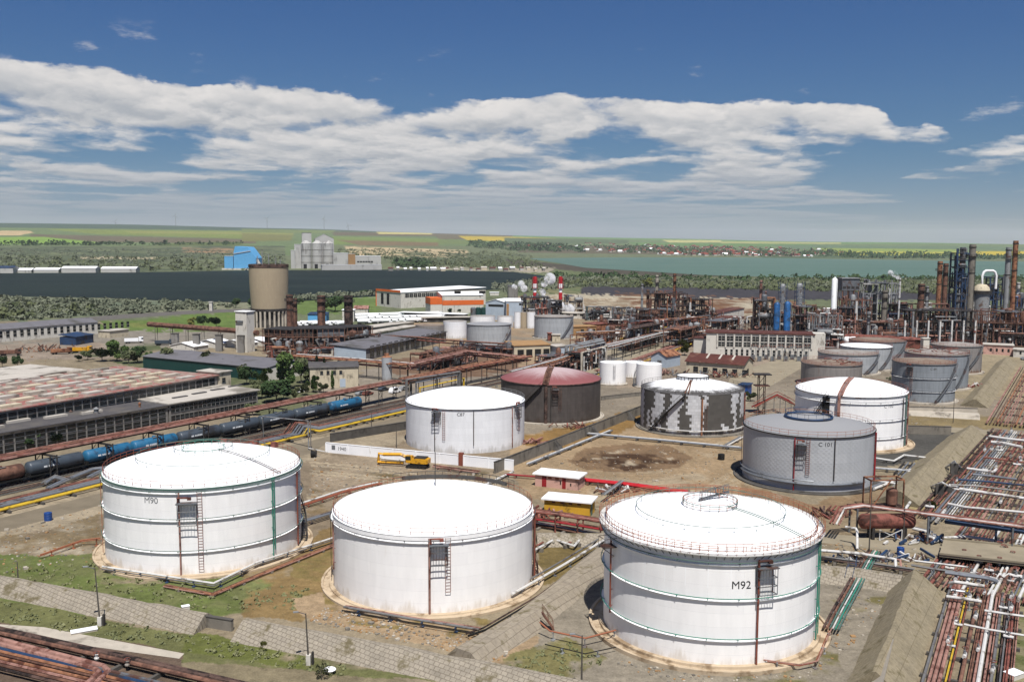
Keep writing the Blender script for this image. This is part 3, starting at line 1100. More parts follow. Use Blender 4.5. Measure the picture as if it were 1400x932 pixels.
    if text:
        s, a, z, sz, ma = text
        lettering(o, s, sz, R + .02, a, z * h, PAL[ma])
    TKH[o.name] = hr
    return o, C, R, h, th
def ang(px, l, r):
    return math.asin(max(-1, min(1, (px - (l + r) / 2) / ((r - l) / 2))))

TK = {}
TKH = {}
# --- the five big white ones and their neighbours in front
a_ = lambda x: ang(x, 826, 1118)
TK['M92'] = tank('white storage tank with railed rim walkway and M92 on its shell, nearest the lower right', 826, 1118, 914, 757, 682, 'shell_white', 'roof_clean', rail='orange_rail', walkway=True,
     apron=(2.0, .5, 'apron'), rings=((.93, 'green_grey'), (.62, 'green_pipe'), (.27, 'green_pipe')), text=('M92', a_(1013), .70, 1.4, 'lettering'),
     cage=((a_(1041), .66, .88, 2.2, 'steel_grey'),), risers=((a_(1033), .02, .95, .12, 'rail_red'), (a_(845), .22, .9, .12, 'rail_red'), (a_(1112), .05, .98, .10, 'green_pipe'), (a_(1116.5), .05, .98, .08, 'green_pipe')),
     domerings=((.70, 0, 'green_grey'), (.26, 0, 'green_grey')), roofpipe=(1.05, 'green_grey'), railn=84, stair=(1.75, 3.1, 'orange_rail'),
     streaks=[(a_(x), .70, .97) for x in (871, 892, 918, 944, 972, 1000, 1092, 1104)])
a_ = lambda x: ang(x, 141, 411)
TK['M90'] = tank('white storage tank with green ring pipes and faint M90, beside the grass on the left', 141, 411, 788, 668, 606, 'shell_white', 'roof_clean', rail='rail_red', girder='green_grey',
     apron=(2.0, .3, 'apron'), rings=((.97, 'green_grey'), (.66, 'green_grey'), (.30, 'green_grey')), text=('M90', a_(209), .83, 1.35, 'lettering_faded'),
     cage=((a_(254), .60, .84, 2.6, 'steel_light'),), risers=((a_(244), .02, .97, .13, 'rust_pink'), (a_(399), .05, .95, .13, 'rail_red'), (a_(362), .02, 1., .10, 'green_pipe'), (a_(364.5), .14, 1., .10, 'green_pipe')),
     ladders=((a_(269), .08, .97, 'rust_pink'), (a_(402), .1, 1., 'steel_grey'), (a_(142), .06, 1., 'orange_rail')), domerings=((.68, 0, 'green_grey'), (.30, 0, 'green_grey')), roofpipe=(.82, 'dark_pipe'), railn=60, stair=(1.35, 2.5, 'dark_pipe'))
a_ = lambda x: ang(x, 455, 728)
TK['mid'] = tank('plain white storage tank without markings, between the two numbered tanks in front', 455, 728, 841, 733, 659, 'shell_white', 'roof_white', rail='orange_rail',
     apron=(1.9, .3, 'apron'), rings=((.95, 'steel_grey'),), cage=((a_(598), .66, .90, 2.2, 'steel_grey'),), risers=((a_(586.5), .0, .98, .16, 'rust_pink'), (a_(462), .3, .95, .12, 'rust_pink'), (a_(727), .05, .95, .2, 'rail_red')),
     ladders=((a_(609), .30, .98, 'rust_pink'), (1.35, .02, .95, 'rust_dark'), (-1.48, .1, .98, 'rust_dark')), railn=60, stair=(1.5, 2.9, 'rust_dark'),
     streaks=[(a_(x), .78, .94) for x in (492, 480, 662, 700, 711)])
a_ = lambda x: ang(x, 555, 717)
TK['C87'] = tank('white storage tank with C87 painted near its rim, behind the long white wall', 555, 717, 620, 559.5, 526, 'shell_white_dull', 'roof_white', rail='steel_light', girder='steel_grey',
     text=('C87', a_(630), .85, 1.15, 'lettering'), cage=((a_(600), .66, .92, 1.9, 'dark_pipe'), (a_(703), .70, .97, 1.6, 'dark_pipe')),
     risers=((a_(597), .02, .95, .1, 'dark_pipe'), (a_(646.5), .18, .97, .1, 'dark_pipe'), (a_(697), .04, .96, .12, 'rust_pink')), ladders=((a_(608.5), .30, .97, 'rust_pink'), (a_(706), .4, .97, 'rust_pink')), railn=40)
a_ = lambda x: ang(x, 1016, 1196)
TK['C101'] = tank('grey quilted metal clad storage tank with shallow cone roof and C 101 on the shell', 1016, 1196, 674, 598, 566, 'shell_quilted', 'roof_grey', kind='cone', rail='orange_rail', girder='steel_dark',
     apron=(2.0, .25, 'concrete_dark'), text=('C 101', a_(1129), .84, 1.2, 'lettering'), cage=((a_(1099), .60, .86, 1.8, 'dark_pipe'),), risers=((a_(1090), .02, .97, .13, 'red_paint'), (a_(1140.5), .22, .97, .1, 'dark_pipe'), (a_(1194), .1, .98, .2, 'red_paint')),
     ladders=((a_(1107), .33, .97, 'rail_red'), (-1.46, .2, 1., 'rust_pink')), railn=44)
o, C_, R_t, h_t, th_ = TK['C101']
mb = MB()
pts = [(R_t * .36 * math.sin(a), -R_t * .36 * math.cos(a) + R_t * .0, h_t + 2.0) for a in np.linspace(0, 2 * PI, 40)[:-1]]
mb.tube(pts, .25, 6, closed=True)
mb.tube([(p[0], p[1], p[2] + 1.1) for p in pts], .06, 4, closed=True)
for p in pts[::2]:
    mb.beam(p, (p[0], p[1], p[2] + 1.1), .06)
mb.build('crown_platform', PAL['blue_dark'], o)
mb = MB()
mb.tube(ringpts(R_t + .45, h_t * .16, 40, -1.3, .95), .28, 8)
mb.tube(ringpts(R_t + .45, h_t * .22, 40, -1.45, .1), .14, 6)
mb.build('foam_pipe', PAL['alu'], o)
a_ = lambda x: ang(x, 1087, 1241)
TK['white2'] = tank('white storage tank with a brown walkway over its dome, behind the grey quilted tank', 1087, 1241, 618, 543, 513, 'shell_white', 'roof_white', rail='rail_red', walkway=False, girder='steel_light',
     apron=(2.2, .4, 'apron'), rings=((.90, 'steel_grey'), (.58, 'steel_grey'), (.26, 'steel_grey')), text=('C 102', a_(1214), .80, 1.2, 'lettering_faded'), risers=((a_(1236), .05, .98, .2, 'green_grey'), (a_(1232), .2, .95, .12, 'dark_pipe'), (a_(1239), .05, .98, .2, 'rust_pink')),
     stair=(a_(1100), a_(1135), 'steel_dark'), railn=48)
o, C_, R_t, h_t, th_ = TK['white2']
mb = MB()
hr_t = TKH[o.name]
zz = lambda q: h_t + .15 + hr_t * (1 - q * q)
for s in (-.5, .5):
    mb.tube([(s + q * -2.5, -q * R_t, zz(q) + .2) for q in np.linspace(1, 0, 10)], .18, 5)
for q in np.linspace(1, 0, 22):
    mb.beam((-.6 + q * -2.5, -q * R_t, zz(q) + .1), (.6 + q * -2.5, -q * R_t, zz(q) + .1), .45, .12)
mb.beam((-2.7, -R_t - .4, 1), (-2.7, -R_t - .4, h_t), .7, .9)
mb.build('roof_walkway', PAL['rust_pink'], o)
mb = MB().lathe([(R_t + .03, 3.2), (R_t + .03, h_t - .6)], 4, a0=a_(1127), a1=a_(1137), caps=False)
mb.build('dark_strip', PAL['black'], o)  # narrow black strip up the left part of the shell
a_ = lambda x: ang(x, 876, 1018)
TK['strip'] = tank('storage tank with cladding torn off in dark and light stripes under a smeared roof', 876, 1018, 597, 540, 514, 'shell_stripped', 'roof_striped', rail='steel_dark', kind='cone',
     apron=(1.4, .3, 'concrete'), stair=(a_(893), a_(938), 'steel_dark'), risers=((a_(960), .0, .92, .25, 'rust_orange'), (a_(1016), .05, .95, .2, 'rust_red')), ladders=((a_(965), .1, .8, 'rust'),), railn=40)
o, C_, R_t, h_t, th_ = TK['strip']
mb = MB()
mb.lathe([(R_t * .3, h_t + 2.2), (R_t * .3, h_t + 3.3), (.01, h_t + 3.8)], 32, caps=False)
k = mb.build('roof_cap', PAL['roof_white'], o)
mb = MB()
mb.tube(ringpts(R_t * .31, h_t + 3.3, 32), .14, 5, closed=True)
for k_ in range(24):
    mb.beam(on(R_t * .31, k_ * PI / 12, h_t + 2.1), on(R_t * .31, k_ * PI / 12, h_t + 3.3), .12)
mb.build('cap_ring', PAL['steel_dark'], k)
mb = MB()
for s in (-.5, .5):
    mb.tube([on(R_t * q + .2, -.1 + s * .06, h_t + .45 + (1 - q) * 3.0) for q in np.linspace(1, .3, 8)], .2, 5)
mb.build('roof_walkway', PAL['rust'], o)
mb = MB()
mb.tube(ringpts(R_t + .4, h_t * .14, 40, -.9, 1.3), .16, 6)
mb.build('foam_pipe', PAL['white_pipe'], o)
a_ = lambda x: ang(x, 685, 821)
TK['red'] = tank('dark brown storage tank under a faded red domed roof', 685, 821, 580, 526, 499, 'shell_brown', 'roof_red', stair=(a_(702), a_(742), 'steel_dark'), girder='rust_dark',
     apron=(1.2, .3, 'concrete_light'), risers=((a_(747), .0, .95, .5, 'rust_dark'), (a_(753.5), .0, .95, .12, 'dark_pipe')), cage=((a_(759), .66, .88, 1.6, 'rust_dark'),), ladders=((a_(765), .35, .95, 'rust'),))
o, C_, R_t, h_t, th_ = TK['red']
mb = MB()
for s in (-.7, .7):
    mb.tube([(s - q * 1.5 * (1 if s else 1), -q * R_t, h_t + .25 + TKH[o.name] * (1 - q * q)) for q in np.linspace(1, 0, 10)], .28, 5)
for q in np.linspace(1, 0, 24):
    mb.beam((-.7 - q * 1.5, -q * R_t, h_t + .2 + TKH[o.name] * (1 - q * q)), (.7 - q * 1.5, -q * R_t, h_t + .2 + TKH[o.name] * (1 - q * q)), .5, .15)
mb.build('roof_walkway', PAL['rust'], o)

# --- small and far tanks
tank('small white upright tank left of its twin, with a grey gauge ladder on its front', 820, 856, 527, 497, None, 'shell_white', 'roof_clean', kind='flat', rail='steel_light', ladders=((.1, .3, .95, 'steel_grey'),), railn=24, apron=(.6, .3, 'concrete_light'))
tank('small white upright tank right of its twin, served by a steep grey stair', 870, 905, 531, 499, None, 'shell_white', 'roof_clean', kind='flat', rail='steel_light', stair=(-1.3, -2.6, 'steel_grey'), railn=24, apron=(.6, .3, 'concrete_light'))
tank('small white upright tank half hidden behind the white pair', 853, 881, 517, 496, None, 'shell_white', 'roof_clean', kind='flat', railn=24, apron=(.6, .3, 'concrete_light'))
tank('grey ringless storage tank with a pale roof, standing alone near the steam', 730.5, 784, 464, 434, 431, 'shell_grey_light', 'roof_pale', kind='cone', stair=(.35, 1.15, 'steel_grey'), apron=(1., .3, 'concrete_light'), girder='steel_grey')
tank('short white tank with a rusty lid right of the lone grey tank', 832, 849, 464, 450, None, 'shell_white', 'roof_rust', kind='flat', railn=16)
tank('grey storage tank with a diagonal stair behind the rusty pipe bridge', 638, 699, 475, 445, 441, 'shell_grey_light', 'roof_grey', kind='cone', stair=(.45, 1.2, 'steel_light'), girder='steel_grey', apron=(1., .3, 'concrete_light'))
tank('rust streaked open tank beside the long grey roofed hall', 568, 607, 465, 445.5, None, 'shell_rusty', 'roof_rust', kind='flat', railn=20)
tank('white tank wedged between the rust streaked tank and the grey one', 606, 638, 463, 440, 438.5, 'shell_white_dull', 'roof_pale', kind='cone', railn=20)
tank('broad white tank behind the grey tank with the diagonal stair', 643, 677, 446, 433, 432, 'shell_white_dull', 'roof_pale', kind='cone', railn=20)
tank('narrow white tank right of the broad white one, below the blue sided shed', 680, 702, 448, 433, 432, 'shell_white_dull', 'roof_pale', kind='cone', railn=20)
tank('cream upright tank left of the lone grey tank, on the sandy bank', 720, 732, 449, 427, None, 'shell_white_dull', 'roof_pale', kind='flat', railn=16)
tank('slim white upright tank next to the cream one on the sandy bank', 703, 712, 449, 427, None, 'shell_white_dull', 'roof_pale', kind='flat', railn=16)
tank('slim cream upright tank between two others on the sandy bank', 711.5, 720, 449, 427, None, 'shell_concrete', 'roof_pale', kind='flat', railn=16)
for lb, l, r, by, ry, ap, sh, ro, st in [
    ('rusty grey tank with a clutter of red pipes on its roof, behind the loading tower', 1095, 1179, 531, 500.5, 493, 'shell_rusty', 'roof_rust', None),
    ('pale rusty topped grey tank second in the left row of right hand tanks', 1118, 1201, 514, 486, 479, 'shell_grey_light', 'roof_pale', (.5, 1.3)),
    ('white topped grey tank third in the left row of right hand tanks', 1148, 1220, 508, 476, 470, 'shell_grey_light', 'roof_clean', (.5, 1.3)),
    ('grey tank with a tan roof rearmost in the left row of right hand tanks', 1160, 1238, 495, 468, 462, 'shell_grey', 'roof_rust', (.5, 1.3)),
    ('blue grey tank with tan roof and diagonal stair, nearest of the right hand row', 1219, 1307, 553, 498.5, 489, 'shell_grey', 'roof_rust', (.35, 1.25)),
    ('blue grey tank with pink stained rim, middle of the right hand row', 1236, 1325, 534, 486, 478, 'shell_grey', 'roof_pale', (.6, 1.3)),
    ('grey tank with a pale lid rearmost of the right hand row', 1272, 1343, 512, 474, 467, 'shell_rusty', 'roof_pale', (.3, 1.2))]:
    o, C_, R_t, h_t, th_ = tank(lb, l, r, by, ry, ap, sh, ro, kind='cone', rail='rail_red', railn=36, stair=(*st, 'steel_grey') if st else None, rings=((.66, 'steel_dark'), (.33, 'steel_dark')) if 'nearest of the right' in lb else (),
         girder='steel_grey', apron=(1.2, .5, 'concrete_light'), cage=((-.42, .70, .92, 1.6, 'rust_dark'),) if 'diagonal' in lb else (), ladders=((-.36, .2, .9, 'rust_pink'),) if 'diagonal' in lb else ())
    if 'clutter' in lb or 'pink' in lb:
        mb = MB()
        for k in range(26):
            a, q = rnd.uniform(0, 6.28), rnd.uniform(.2, .95)
            p = on(R_t * q, a, h_t + .4)
            mb.beam(p, (p[0] + rnd.uniform(-4, 4), p[1] + rnd.uniform(-2, 2), h_t + rnd.uniform(.4, 1.2)), .22)
        mb.build('roof_pipework', PAL['rust_red'], o)
    if 'diagonal' in lb:
        lettering(o, 'C 89', 1.0, R_t + .02, .30, h_t * .86, PAL['dark_pipe'])
# --- top gear of single tanks
o, C_, R_t, h_t, th_ = TK['M92']
hq = TKH[o.name]
mb = MB()
for s in (-.35, .35):
    mb.beam((1.6 + s, 3.8, h_t + hq - .3), (1.2 + s * 2, R_t + .5, h_t + 1.), .12)
    mb.beam((-1.4, 1.2 + s, h_t + hq + .25), (2.5, 5.5 + s, h_t + hq + .45), .14)
    mb.beam((-1.4, 1.2 + s, h_t + hq + 1.25), (2.5, 5.5 + s, h_t + hq + 1.45), .07)
for q in np.linspace(0, 1, 12):
    mb.beam((-1.4 + 3.9 * q, .85 + 4.3 * q, h_t + hq + .25 + .2 * q), (-1.4 + 3.9 * q, 1.55 + 4.3 * q, h_t + hq + .25 + .2 * q), .3, .06)
    mb.beam((-1.4 + 3.9 * q, .85 + 4.3 * q, h_t + hq + .25), (-1.4 + 3.9 * q, .85 + 4.3 * q, h_t + hq + 1.35), .06)
mb.build('roof_gangway', PAL['steel_grey'], o)
mb = MB()
railing(mb, R_t * .255, h_t + TKH[o.name] * .93, 1.0, 18, w=.05)
mb.build('crown_railing', PAL['orange_rail'], o)
mb = MB()
mb.beam((on(R_t + .1, -1.02, h_t * .86)), on(R_t + 1.9, -1.02, h_t * .86), 1.8, .1)
mb.beam(on(R_t + .1, -1.02, h_t * .76), on(R_t + 1.8, -1.02, h_t * .85), .1)
for dz in (0, 1.2):
    for s in (-1, 1):
        mb.beam(on(R_t + .1, -1.02 + s * .06, h_t * .86 + dz), on(R_t + 1.9, -1.02 + s * .06, h_t * .86 + dz), .06)
    mb.beam(on(R_t + 1.9, -1.08, h_t * .86 + dz), on(R_t + 1.9, -.96, h_t * .86 + dz), .06)
for s in (-1, 1):
    mb.beam(on(R_t + 1.9, -1.02 + s * .06, h_t * .86), on(R_t + 1.9, -1.02 + s * .06, h_t * .86 + 1.2), .06)
mb.build('side_platform', PAL['dark_pipe'], o)
o, C_, R_t, h_t, th_ = TK['mid']
mb = MB()
mb.tube(ringpts(R_t - .6, h_t + 1.0, 20, 2.2, 3.5), .35, 5)
railing(mb, R_t - .1, h_t + .3, 1.5, 16, 2.1, 3.6, w=.08)
mb.build('rim_platform', PAL['dark_pipe'], o)
mb = MB()
mb.tube([(.3, 1.2, h_t + TKH[o.name] - .2), (.3, 1.2, h_t + 8.2)], .07, 5)
mb.build('mast', PAL['dark_pipe'], o)
o, C_, R_t, h_t, th_ = TK['M90']
mb = MB()
railing(mb, R_t * .22, h_t + TKH[o.name] * .95, .9, 16, w=.05)
mb.build('crown_railing', PAL['green_pipe'], o)
mb = MB()
for a in (2.2, 2.5, 2.9):
    mb.box(on(R_t * .96, a, h_t + .4), 1.1, .8, .9, a)
mb.build('hatch', PAL['rust_red'], o)
# ------------------------------------------------------------------ earthworks, roads, walls
US = Vector((.5205, .8539, 0))       # the plant's long axis
VS = Vector((.8539, -.5205, 0))
def paver_mat(name, c, c2, joint, ax, w, h, var=.2):
    ma = D.materials.new(name)
    ma.use_nodes = True
    t = NT(ma.node_tree)
    bs = ma.node_tree.nodes['Principled BSDF']
    pos = t.n.new('ShaderNodeNewGeometry').outputs['Position']
    X, Y, Z = t.sep(pos)
    a = t.add(t.mul(X, ax.x), t.mul(Y, ax.y))
    c_ = t.sub(t.mul(Y, ax.x), t.mul(X, ax.y))
    br = t.n.new('ShaderNodeTexBrick')
    t.set(br, 'Vector', t.comb(a, t.add(c_, t.mul(Z, .4)), 0.))
    for k, v in (('Color1', c), ('Color2', c2), ('Mortar', joint), ('Scale', 1.), ('Mortar Size', .045), ('Mortar Smooth', .4), ('Brick Width', w), ('Row Height', h)):
        t.set(br, k, v)
    n = t.noise(pos, .35, 6, .65)
    n2 = t.noise(pos, 2.2, 4, .6)
    base = t.mix(1., br.outputs[0], t.mix(t.lin(t.add(t.mul(n, .6), t.mul(n2, .4)), .3, .7), (1 - var * 1.6,) * 3, (1 + var,) * 3), 'MULTIPLY')
    base = t.mix(t.step(n, .53, .68), base, (.12, .10, .058))
    t.set(bs, 'Base Color', base)
    bs.inputs['Roughness'].default_value = .95
    bs.inputs['Specular IOR Level'].default_value = .15
    b = t.n.new('ShaderNodeBump')
    t.set(b, 'Height', t.add(t.mul(br.outputs[1], -1.), t.mul(n2, .8)))
    b.inputs['Strength'].default_value = .6
    b.inputs['Distance'].default_value = .08
    t.l.new(b.outputs[0], bs.inputs['Normal'])
    PAL[name] = ma
paver_mat('pavers_v', (.30, .262, .208), (.26, .228, .182), (.17, .143, .11), VS, .75, .6)
paver_mat('pavers_u', (.285, .245, .19), (.25, .213, .165), (.18, .15, .112), US, 1.6, 1.2)
paver_mat('dry_bank', (.245, .207, .142), (.225, .19, .128), (.195, .162, .105), US, 6., 2.5, .3)

def perp(d):
    return Vector((-d.y, d.x, 0))
def offset_path(pts, off):
    out = []
    for i, p in enumerate(pts):
        a = pts[max(i - 1, 0)]
        b = pts[min(i + 1, len(pts) - 1)]
        d0 = Vector((p.x - a.x, p.y - a.y, 0))
        d1 = Vector((b.x - p.x, b.y - p.y, 0))
        if d0.length < 1e-4: d0 = d1
        if d1.length < 1e-4: d1 = d0
        d0.normalize()
        d1.normalize()
        n = perp(d0) + perp(d1)
        n.normalize()
        k = max(.35, n.dot(perp(d1)))
        q = Vector(p) + n * (off / k)
        q.z = p.z
        out.append(q)
    return out
def embank(pts, h, wf, wc, wb, ma, name='embankment', h1=None):
    """earth dike: pts is the foot line on the viewer's side, the body lies to its left"""
    h1 = h if h1 is None else h1
    mb = MB()
    ln = [offset_path(pts, o) for o in (0, wf, wf + wc, wf + wc + wb)]
    sec = []
    # subdivide so that crests can waver a little
    def sub(l):
        o = []
        for a, b in zip(l[:-1], l[1:]):
            n = max(1, int((b - a).length / 2.5))
            o += [a.lerp(b, k / n) for k in range(n)]
        return o + [l[-1]]
    ln = [sub(l) for l in ln]
    n = min(len(l) for l in ln)
    ln = [[l[min(len(l) - 1, round(i * (len(l) - 1) / (n - 1)))] for i in range(n)] for l in ln]
    for i in range(n):
        t_ = i / (n - 1)
        hh = (h + (h1 - h) * t_) * (1 + .09 * (mnoise.noise(ln[0][i] * .3)))
        for q_ in ln:
            q_[i] = q_[i] + Vector((mnoise.noise(q_[i] * .4), mnoise.noise(q_[i] * .4 + Vector((7, 3, 0))), 0)) * .28
        sec.append([(ln[0][i].x, ln[0][i].y, -.1), (ln[1][i].x, ln[1][i].y, hh), (ln[2][i].x, ln[2][i].y, hh * .98), (ln[3][i].x, ln[3][i].y, -.1)])
    vs = [p for s in sec for p in s]
    fs = []
    for i in range(n - 1):
        for k in range(3):
            fs.append((i * 4 + k, (i + 1) * 4 + k, (i + 1) * 4 + k + 1, i * 4 + k + 1))
    fs.append((0, 1, 2, 3))
    fs.append(tuple((n - 1) * 4 + k for k in (3, 2, 1, 0)))
    mb._add(vs, [f[::-1] for f in fs])
    return struct(mb.build(name, PAL[ma], None, smooth=20))
g = lambda *ps: [G(*p) for p in ps]
embank(g((-160, 786), (0, 817), (120, 841), (263, 868)), 1.9, 2.6, .8, 2.6, 'pavers_v')
embank(g((314, 877), (420, 897), (560, 924), (700, 952), (820, 977)), 1.9, 2.8, .8, 2.6, 'pavers_v')
embank(g((660, 912), (735, 866), (792, 818), (850, 764))[::1], 1.5, 1.8, 2.4, 1.8, 'pavers_u')
embank(g((735, 748), (835, 748)), 1.7, 2.2, .8, 2., 'pavers_v')
embank(g((1112, 797), (1170, 802), (1228, 812)), 1.9, 2.6, 1., 2., 'pavers_v')
embank(g((1246, 962), (1267, 893), (1291, 812)), 3.0, 3.9, .4, 3.2, 'dry_bank', h1=3.1)
embank(g((1262, 695), (1300, 650), (1352, 600)), 2.8, 4.2, .5, 5., 'dry_bank', h1=3.2)
embank(g((1352, 558), (1372, 528), (1392, 497)), 2.6, 4., .8, 4., 'dry_bank')
embank(g((1225, 567), (1340, 574)), 1.3, 1., 4., 2., 'concrete_light', name='concrete_bank')
mb = MB()
p = [G(1164, 962, .12), G(1189, 893, .12), G(1222, 872, 3.12), G(1200, 962, 3.12)]
mb.face([tuple(q) for q in p][::-1])
for a_, b_ in zip(p, p[1:] + p[:1]):
    mb.face([tuple(a_), tuple(b_), (b_.x, b_.y, b_.z - .3), (a_.x, a_.y, a_.z - .3)])
struct(mb.build('concrete_facing', PAL['concrete_light'], None, smooth=0))
# ------------------------------------------------------------------ roads
def road_mat(name, c, var=.16):
    return mat(name, c, .95, var=var, scale=.25, dirt=tuple(x * .72 for x in lin(c)), dscale=.12, damt=.45, spec=.1, bump=.15)
PAL['track'] = road_mat('track', '#877c6a')
PAL['asphalt'] = road_mat('asphalt', '#6f6b66')
PAL['pale_road'] = road_mat('pale_road', '#a09580')
def road(px, ma, z=.02, name='road'):
    mb = MB()
    mb.face([(q.x, q.y, z) for q in (G(*p) for p in px)])
    return struct(mb.build(name, PAL[ma], None, smooth=0))
road([(-260, 782), (-260, 760), (0, 708), (138, 674), (330, 622), (420, 604), (560, 566), (640, 548), (650, 556), (560, 578), (450, 604), (424, 620), (330, 640), (138, 690), (0, 727)], 'track')
road([(1118, 741), (1180, 748), (1290, 759), (1400, 772), (1500, 784), (1500, 764), (1400, 754), (1290, 743), (1180, 733), (1110, 728)], 'pale_road', .024)
road([(1225, 580), (1300, 584), (1380, 590), (1500, 598), (1500, 606), (1400, 598), (1300, 591), (1225, 586)], 'pale_road', .024)
road([(60, 438), (150, 431), (240, 425.5), (310, 422.5), (345, 422), (345, 426), (310, 427), (240, 430.5), (150, 437), (40, 446)], 'asphalt', .05)
road([(-200, 858), (0, 853), (60, 857), (252, 893), (245, 900), (0, 866), (-200, 872)], 'concrete_light', .03, 'path')
road([(830, 478), (935, 466), (945, 470), (850, 500), (760, 522), (745, 515)], 'pale_road', .03)
road([(1000, 512), (1100, 478), (1128, 484), (1050, 530), (1010, 560), (985, 545)], 'pale_road', .03)
road([(560, 548), (560, 540), (700, 512), (705, 518)], 'pale_road', .03)
mb = MB()
q4 = [G(1284, 760, 1.5), G(1420, 775, 1.5), G(1420, 752, 1.5), G(1290, 740, 1.5)]
mb.prism([(q.x, q.y) for q in q4], 1.45, 1.85)
for a_, b_ in ((q4[0], q4[1]), (q4[3], q4[2])):
    mb.beam((a_.x, a_.y, 2.0), (b_.x, b_.y, 2.0), .3, .3)
struct(mb.build('road_bridge', PAL['pale_road'], None, smooth=0))
# ------------------------------------------------------------------ free standing walls
def wall(label, p, q, h, w, ma, name='wall', zb=0, posts=None, cat='wall'):
    d = (q - p)
    L = d.length
    o = thing(name, label, cat, p, math.atan2(d.y, d.x))
    n = max(1, int(L / 6))
    mb = MB()
    mb.bb(0, L, -w / 2, w / 2, zb, h)
    mb.build('panel', PAL[ma], o, smooth=0)
    mb = MB()
    mb.bb(-.05, L + .05, -w / 2 - .06, w / 2 + .06, h + .002, h + .12)
    mb.build('coping', PAL['concrete_dark' if ma != 'white_paint' else 'white_paint'], o, smooth=0)
    for k in range(n + 1 if posts else 0):
        mb = MB().bb(k * L / n - .12, k * L / n + .12, -w / 2 - .1, -w / 2 - .003, 0, h - .02)
        mb.build('pier', PAL[posts], o, smooth=0)
    return o
ww = wall('long white painted low wall running behind the yellow excavator', G(446, 618), G(702, 643), 2.4, .3, 'white_paint', posts='white_paint')
L_ = (G(702, 643) - G(446, 618)).length
lettering(ww, '1940', 1.25, 1, 0, 0, PAL['lettering'], world_flat=lambda x, y: Vector((4.6 + x, -.17, .85 + y)))
MB().bb(1.7, 2.7, -.19, -.16, .9, 2.0).build('notice_board', PAL['lettering_faded'], ww, smooth=0)
MB().bb(L_ * .727, L_ * .748, -.5, .3, 0, 3.1).build('red_pier', PAL['rail_red'], ww, smooth=0)
w2 = wall('grey concrete bund wall with buttresses, between the brown tank and the bare ring', G(676, 647), G(884, 563), 2.6, .35, 'concrete', posts='concrete')
Lw = (G(884, 563) - G(676, 647)).length
for k in (.32, .56, .84):
    mb = MB()
    x = Lw * k
    mb._add([(x - 1.2, -2.4, 0), (x + 1.2, -2.4, 0), (x + 1.2, -.2, 0), (x - 1.2, -.2, 0), (x - .5, -.3, 2.4), (x + .5, -.3, 2.4)], [(0, 3, 2, 1), (0, 1, 5, 4), (1, 2, 5), (3, 0, 4), (2, 3, 4, 5)])
    mb.build('buttress', PAL['concrete_dark'], w2, smooth=0)
wall('grey sloping bund wall left of the C87 tank', G(452, 604), G(560, 586), 2.2, .5, 'concrete_dark')
wall('low grey concrete wall behind the brown tank, along the roadside', G(822, 547), G(876, 541), 1.2, .3, 'concrete')
wall('concrete retaining wall behind the dark pond', G(1222, 592), G(1300, 594), 2.2, .4, 'concrete')
wall('pale concrete bund wall in front of the blue grey tank', G(1222, 566), G(1336, 569), 2.4, .4, 'concrete_light')
wall('broken grey concrete end block between the two paved dike slopes', G(281, 856), G(318, 862), 1.5, .5, 'concrete')
# ------------------------------------------------------------------ pipe runs
def rack(name, label, cat, pts, pipes, sup=None, group=None, loops=None):
    """pipes: (sideways offset, height, radius, paint); sup: (spacing, half width, top, paint, style)"""
    p0 = Vector((pts[0].x, pts[0].y, 0))
    o = thing(name, label, cat, p0, 0, group)
    for off, z, r, ma in pipes:
        q = [Vector((v.x, v.y, v.z + z)) for v in offset_path(pts, off)]
        MB().tube(q, r, 8 if r > .2 else 6).build('pipe', PAL[ma], o, world=True)
    if sup:
        spc, hw, top, ma, style = sup
        acc = spc * .5
        n = 0
        for a, b in zip(pts[:-1], pts[1:]):
            d = Vector((b.x - a.x, b.y - a.y, 0))
            L = d.length
            if L < 1e-3:
                continue
            d.normalize()
            nn = perp(d)
            while acc < L and n < 95:
                c = a + d * acc
                zt = (a.z + (b.z - a.z) * acc / L) + top
                mb = MB()
                rz = math.atan2(nn.y, nn.x)
                if style == 'portal':
                    for s in (-1, 1):
                        e_ = c + nn * (s * hw * .9)
                        mb.beam((e_.x, e_.y, 0), (e_.x, e_.y, zt), .28)
                    mb.beam((c.x - nn.x * hw, c.y - nn.y * hw, zt - .15), (c.x + nn.x * hw, c.y + nn.y * hw, zt - .15), .22, .3)
                elif style == 'tower':
                    for s in (-1, 1):
                        for u_ in (-.8, .8):
                            e_ = c + nn * (s * hw * .9) + d * u_
                            mb.beam((e_.x, e_.y, 0), (e_.x, e_.y, zt), .22)
                        e0 = c + nn * (s * hw * .9)
                        for k in range(3):
                            z0 = zt * k / 3
                            e1, e2 = e0 - d * .8, e0 + d * .8
                            mb.beam((e1.x, e1.y, z0), (e2.x, e2.y, z0 + zt / 3), .10)
                    mb.beam((c.x - nn.x * hw, c.y - nn.y * hw, zt - .15), (c.x + nn.x * hw, c.y + nn.y * hw, zt - .15), .5, .35)
                elif style == 'sleeper':
                    mb.box((c.x, c.y, 0), hw * 2, .45, max(.12, zt), rz)
                else:
                    mb.beam((c.x, c.y, 0), (c.x, c.y, zt - .02), .14)
                    mb.box((c.x, c.y, 0), .6, .45, .14, rz)
                    mb.box((c.x, c.y, zt - .14), hw * 2, .14, .12, rz)
                mb.build('support', PAL[ma], o, world=True, smooth=0)
                acc += spc
                n += 1
            acc -= L
    return o
def P(*ps):
    return [G(*(p if len(p) == 3 else (*p, 0))) - Vector((0, 0, (p[2] if len(p) == 3 else 0))) for p in ps]
def GZ(*ps):
    return [G(*p) for p in ps]
